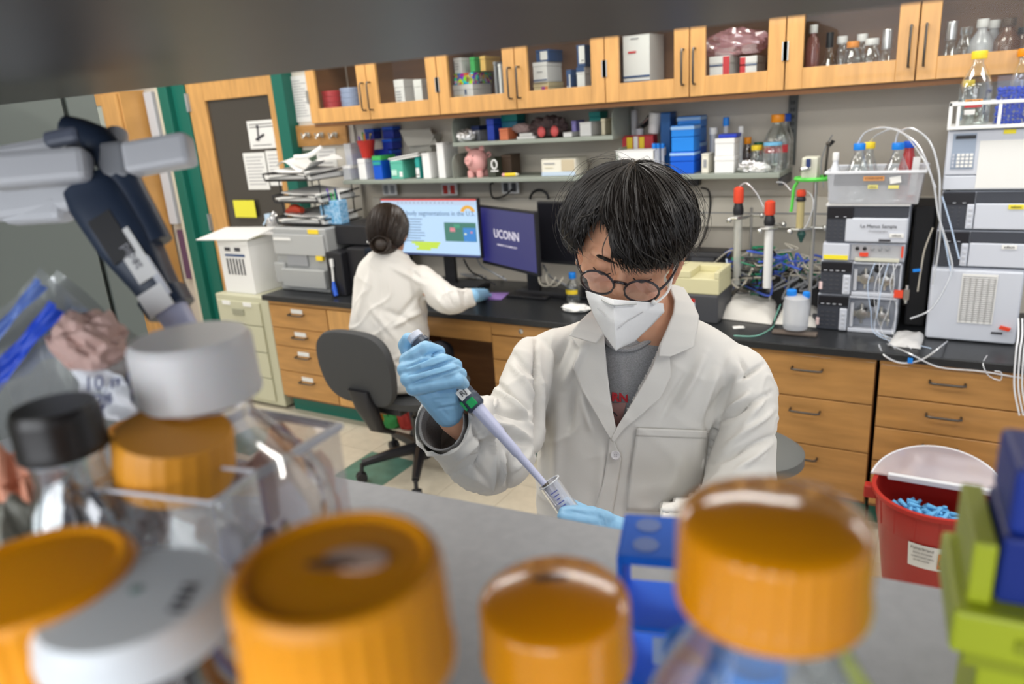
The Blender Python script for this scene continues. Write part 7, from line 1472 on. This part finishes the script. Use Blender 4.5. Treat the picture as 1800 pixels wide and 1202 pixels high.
obj('marker_smudge', MB().loft([ell_ring((t.x-.003, t.y+.004, t.z-.0006+k), (.0055, .003, 0), (-.0008, .0014, 0), 20) for k in (0, .0007)]), mat('smudge', (.10, .05, .03), .7), o)
near_bottle('reagent_bottle', 'orange ribbed cap bottle at the bottom left corner', 52, 1005, .225, .0300, .030, oc, gclear)
o, t = near_bottle('amber_bottle', 'amber bottle with a flat white cap at bottom left', 232, 1045, .215, .0272, .0125, mat('cap_greywhite', (.60, .64, .68), .35), gamber, ribs=0, flat=True, rb=.045)
obj('cap_dot', MB().lathe((t.x-.001, t.y+.002, t.z), [(.002, 0), (.002, .0003), (.0003, .0004)], 12), mat('dot_green', (.18, .28, .27), .6), o)
mb = MB()
for i in range(4): mb.obox((t.x+.013+.002*i, t.y+.010-.003*i, t.z+.0003), (.0022, .0008, 0), (-.0003, .0007, 0), (0, 0, .0002))
obj('marker_writing', mb, ink, o)
near_bottle('small_bottle', 'small clear bottle with black cap at the left', 92, 712, .335, .0190, .0225, mat('cap_black_near', (.014, .011, .010), .3), gclear, ribs=0, rb=.030, flat=True)
o, t = near_bottle('plastic_bottle', 'wide clear plastic bottle with big white cap at left', 332, 590, .385, .0315, .033, mat('cap_white_near', (.66, .65, .65), .35, sss=.1), gplast, rb=.060, ribs=0, flat=True)
near_bottle('reagent_bottle', 'short bottle whose orange cap shows through the wide plastic bottle', 318, 765, .345, .0275, .026, mat('orange_cap_dull', (.72, .30, .02), .45), gclear, rb=.034) if 0 else None
tt = t; q = Vector((tt.x-.005, tt.y-.002, LZ+.08))
oi = W(308, 800, .365); cpi = T('loose_cap', 'orange ribbed cap lying inside the wide plastic bottle', 'cap', oi); u_ = (CU*.85-CW*.35+CR*.12).normalized()
obj('cap_shell', MB().lathe(oi-u_*.012, [(.028, 0), (.0285, .002, 1), (.0275, .024, 1), (.026, .0265), (.001, .0265)], 78, axis=u_, rib=.0009), mat('orange_cap_dull', (.72, .30, .02), .45), cpi, smooth=True)
obj('cap_ring', MB().lathe(oi-u_*.0125, [(.022, 0), (.022, .004), (.0275, .004), (.0275, 0)], 40, axis=u_), MATS['orange_cap_dull'], cpi)
# flat topped clear box behind
x0, y0, z0 = W(560, 735, .47); cb2 = T('clear_box', 'clear plastic box with a painted highlight edge behind the big white cap', 'box', (x0-.07, y0-.02, LZ))
pA, pB = W(432, 705, .47), W(598, 768, .44); z1 = (pA.z+pB.z)/2; pA.z = pB.z = z1; dv = (pB-pA); nv = Vector((-dv.y, dv.x, 0)).normalized(); 
if nv.dot(CR) > 0: nv = -nv
P4 = [pA, pB, pB+nv*.09, pA+nv*.09]; lo = [Vector((p.x, p.y, LZ+.001)) for p in P4]
obj('box_walls', MB().loft([lo, P4], False), gplast, cb2); obj('box_rim', MB().tube(P4+[P4[0]], .003, 8), mat('rim_highlight', (.62, .62, .66), .25), cb2, smooth=True)  # pale opaque rim colour paints the highlight along the box edge
_p = W(480, 800, .445)
crumple('tissue_bag', 'salmon coloured crumpled bag inside the clear box', 'bag', (_p.x, _p.y, LZ+.003), .040, .034, _p.z-.006-LZ, mat('salmon', (.62, .27, .17), .55), n=30, seed=61, amp=.25)
ty0, ty1 = W(150, 845, .345), W(378, 897, .325); ty0.z = ty1.z = (ty0.z+ty1.z)/2; dv = ty1-ty0; nv = Vector((-dv.y, dv.x, 0)).normalized()
if nv.dot(CW) < 0: nv = -nv
Q4 = [ty0, ty1, ty1+nv*.03, ty0+nv*.03]; ct_ = T('bottle_highlight', 'added clear strip whose bright rim stands in for a highlight on the wide bottle', 'tray', (ty0.x, ty0.y, LZ))  # added strip: its pale rim paints a highlight of the wide bottle
obj('highlight_walls', MB().loft([[Vector((p.x, p.y, LZ+.001)) for p in Q4], Q4], False), gclear, ct_); obj('tray_rim', MB().tube(Q4+[Q4[0]], .0010, 8), MATS['rim_highlight'], ct_, smooth=True)
# zip bag with blue stripe
zb_ = T('zip_bag', 'clear zip bag with a blue stripe and printed patch at left', 'bag', W(120, 700, .46))
zf = glass('zip_film', (.85, .87, .88), .22, .12, .30, (.55, .57, .58))
def bagsheet(corners, n, amp, ph):
    A, B, C_, D_ = [Vector(c) for c in corners]; g = []
    for i in range(n+1):
        g.append([])
        for j in range(n+1):
            p = A.lerp(B, j/n).lerp(D_.lerp(C_, j/n), i/n); w_ = amp*(math.sin(7*j/n+ph+3*i/n)+.6*math.sin(11*i/n-5*j/n+ph)+.4*math.sin(19*j/n+13*i/n)); g[-1].append(p-CW*w_)
    return g
fr_ = (W(-60, 600, .50), W(75, 470, .50), W(262, 640, .47), W(60, 900, .44)); bk3 = tuple(p+CW*.02 for p in fr_)
obj('bag_film', MB().loft(bagsheet(fr_, 20, .0025, 0), False, False).loft(bagsheet(bk3, 20, .004, 1.5), False, False), zf, zb_, smooth=True)
g = bagsheet((W(-50, 690, .480), W(98, 528, .480), W(118, 552, .480), W(-30, 725, .480)), 12, .002, 0); obj('blue_stripe', MB().loft([[p-CW*.004 for p in r] for r in g], False, False), mat('stripe_blue', (.01, .06, .50), .4), zb_, smooth=True)
g = bagsheet((W(-54, 630, .482), W(74, 488, .482), W(88, 508, .482), W(-50, 660, .482)), 12, .002, 0); obj('pale_stripe', MB().loft([[p-CW*.004 for p in r] for r in g], False, False), mat('stripe_pale', (.12, .20, .50), .4), zb_, smooth=True)
g = bagsheet((W(140, 640, .478), W(230, 660, .462), W(250, 740, .455), W(165, 730, .462)), 10, .003, 1); obj('printed_patch', MB().loft([[p-CW*.006 for p in r] for r in g], False, False), mat('patch_white', (.62, .64, .68), .6), zb_, smooth=True)
for i, (s, x, y) in enumerate((('10 ml', 188, 672), ('pipet', 200, 695), ('sterile', 208, 715))): text(s, W(x, y, .455), .013, mat('ink_navy', (.05, .06, .16), .6), zb_, (CR*.95+CU*.1), CU)
crumple('zip_bag_filling', 'pinkish tissue bundle inside the striped zip bag', 'bundle', W(168, 640, .48), .026, .02, .035, mat('salmon_pale', (.50, .33, .29), .6), seed=63)
# odds and ends low at left
o, t = near_bottle('small_bottle', 'short clear vial with an orange cap half hidden behind the striped bag', 232, 745, .44, .014, .016, mat('orange_cap_dull', (.72, .30, .02), .45), gclear, ribs=0, rb=.018)
random.seed(2)
for i, (x, y, d_, s_, m_, l) in enumerate(((40, 830, .40, .030, mat('salmon', (.62, .27, .17), .55), 'salmon coloured bag behind the black capped bottle'), (250, 860, .40, .035, mat('salmon', (.62, .27, .17), .55), 'salmon coloured bag left behind the wide plastic bottle'), (440, 985, .36, .030, mat('slate_bag', (.10, .09, .13), .4), 'dark grey shiny bag behind the big orange cap'), (130, 900, .34, .028, glass('dark_film', (.6, .62, .66), .3, .1, .5, (.16, .17, .2)), 'greyish clear bag beside the amber bottle'), (20, 920, .36, .032, mat('olive_bag', (.20, .20, .17), .5), 'olive grey bag at the left edge'))):
    p = W(x, y, d_); p.z = LZ+.001; crumple('supply_bag', l, 'bag', p, s_, s_, (W(x, y-25, d_).z-LZ)*1.0, m_, n=30, seed=70+i, amp=.12)
# blue tube rack
a_ = W(1112, 906, .44); b_ = W(1186, 912, .44); zt_2 = a_.z; rk = T('tube_rack', 'bright blue slanted tube rack on the near shelf beside the hand', 'rack', (a_.x+.015, a_.y, LZ)); rb_ = mat('rack_bright', (.0, .14, .78), .65)
Ux = Vector((.96, .28, 0)).normalized(); Uy = Vector((-.28, .96, 0)).normalized(); c0 = Vector((a_.x, a_.y, 0))+Ux*.022-Uy*.020
for z, t_ in ((LZ+.003, .002), (LZ+.042, .002), (zt_2-.003, .003)):
    obj('rack_plate', MB().obox((c0.x, c0.y, z), Ux*.026, Uy*.022, (0, 0, t_)), rb_, rk, bev=.001)
for s in (-1, 1): obj('rack_side', MB().obox(c0+Ux*.0255*s+Vector((0, 0, (LZ+zt_2)/2)), Ux*.0015, Uy*.022, (0, 0, (zt_2-LZ)/2-.001)), rb_, rk)
for i in range(2):
    for j in range(2): obj('hole_ring', MB().lathe((c0+Ux*(-.012+.024*i)+Uy*(-.010+.020*j)+Vector((0, 0, zt_2))), [(.0072, -.0005), (.0072, .0004), (.0003, .0004)], 20), mat('rack_bright2', (.006, .11, .50), .4), rk, smooth=True)
sb_ = obj('rack_label', MB().obox(c0-Uy*.0228+Vector((0, 0, LZ+.030))+Ux*.004, Ux*.012, Uy*.0004, (0, 0, .009)), mat('label_paleblue', (.40, .50, .80), .5), rk)
# small blue capped bottle and film seen through the tall clear bottle
near_bottle('small_bottle', 'small clear bottle with light blue cap low behind the glossy orange cap', 1325, 1160, .27, .0115, .014, blue2, gclear, ribs=12, rb=.016)
near_bottle('small_bottle', 'small vial with blue cap left behind the glossy orange cap', 1225, 1130, .30, .014, .016, blue2, gclear, ribs=0, rb=.016)
# lime rack with navy box
l0 = W(1712, 850, .335); lm = mat('lime_plastic', (.42, .48, .02), .45); lr = T('lime_rack', 'lime green plastic rack at the right edge holding a navy box', 'rack', (l0.x+.06, l0.y, LZ))
Lx = Vector((.99, .09, 0)).normalized(); Ly = Vector((-.09, .99, 0)).normalized(); o_ = Vector((l0.x, l0.y, 0)); zt3 = l0.z; zm = W(1700, 1020, .31).z
def lb(u0, u1, v0, v1, z0, z1): return MB().obox(o_+Lx*(u0+u1)/2+Ly*(v0+v1)/2+Vector((0, 0, (z0+z1)/2)), Lx*(u1-u0)/2, Ly*(v1-v0)/2, (0, 0, (z1-z0)/2))
obj('rack_wall', lb(-.005, .0035, -.052, 0, zm-.002, zt3), lm, lr, bev=.001); obj('rack_wall', lb(.002, .13, -.003, 0, zm-.002, zt3-.01), lm, lr, bev=.001)
obj('rack_deck', lb(-.010, .13, -.060, .003, zm-.022, zm-.002), lm, lr, bev=.002); obj('rack_base', lb(.002, .125, -.052, -.005, LZ+.0008, zm-.030), lm, lr, bev=.002); obj('rack_ledge', lb(-.004, .13, -.056, 0, zm-.030, zm-.0225), mat('lime_dark', (.30, .34, .015), .45), lr)
obj('rack_slot', lb(.012, .05, -.0615, -.060, zm-.016, zm-.010), MATS['lime_dark'], lr)
n0_ = W(1745, 735, .325); nb2 = T('navy_box', 'dark navy blue tip box sitting in the lime rack', 'box', (n0_.x+.05, n0_.y, zm)); ztn = n0_.z
nm_ = mat('navy_box_blue', (.003, .022, .22), .5)
def nbx(u0, u1, v0, v1, z0, z1): return MB().obox(o_+Lx*(u0+u1)/2+Ly*(v0+v1)/2+Vector((0, 0, (z0+z1)/2)), Lx*(u1-u0)/2, Ly*(v1-v0)/2, (0, 0, (z1-z0)/2))
ux = (Vector((n0_.x, n0_.y, 0))-o_).dot(Lx)
obj('box_base', nbx(max(min(ux, .007), .005), .13, -.050, -.0045, zm-.0015, (zm+ztn)/2), nm_, nb2, bev=.002); obj('box_lid', nbx(max(min(ux, .007), .005)+.001, .129, -.049, -.0055, (zm+ztn)/2+.0005, ztn), mat('navy_lid', (.008, .035, .30), .5), nb2, bev=.003)
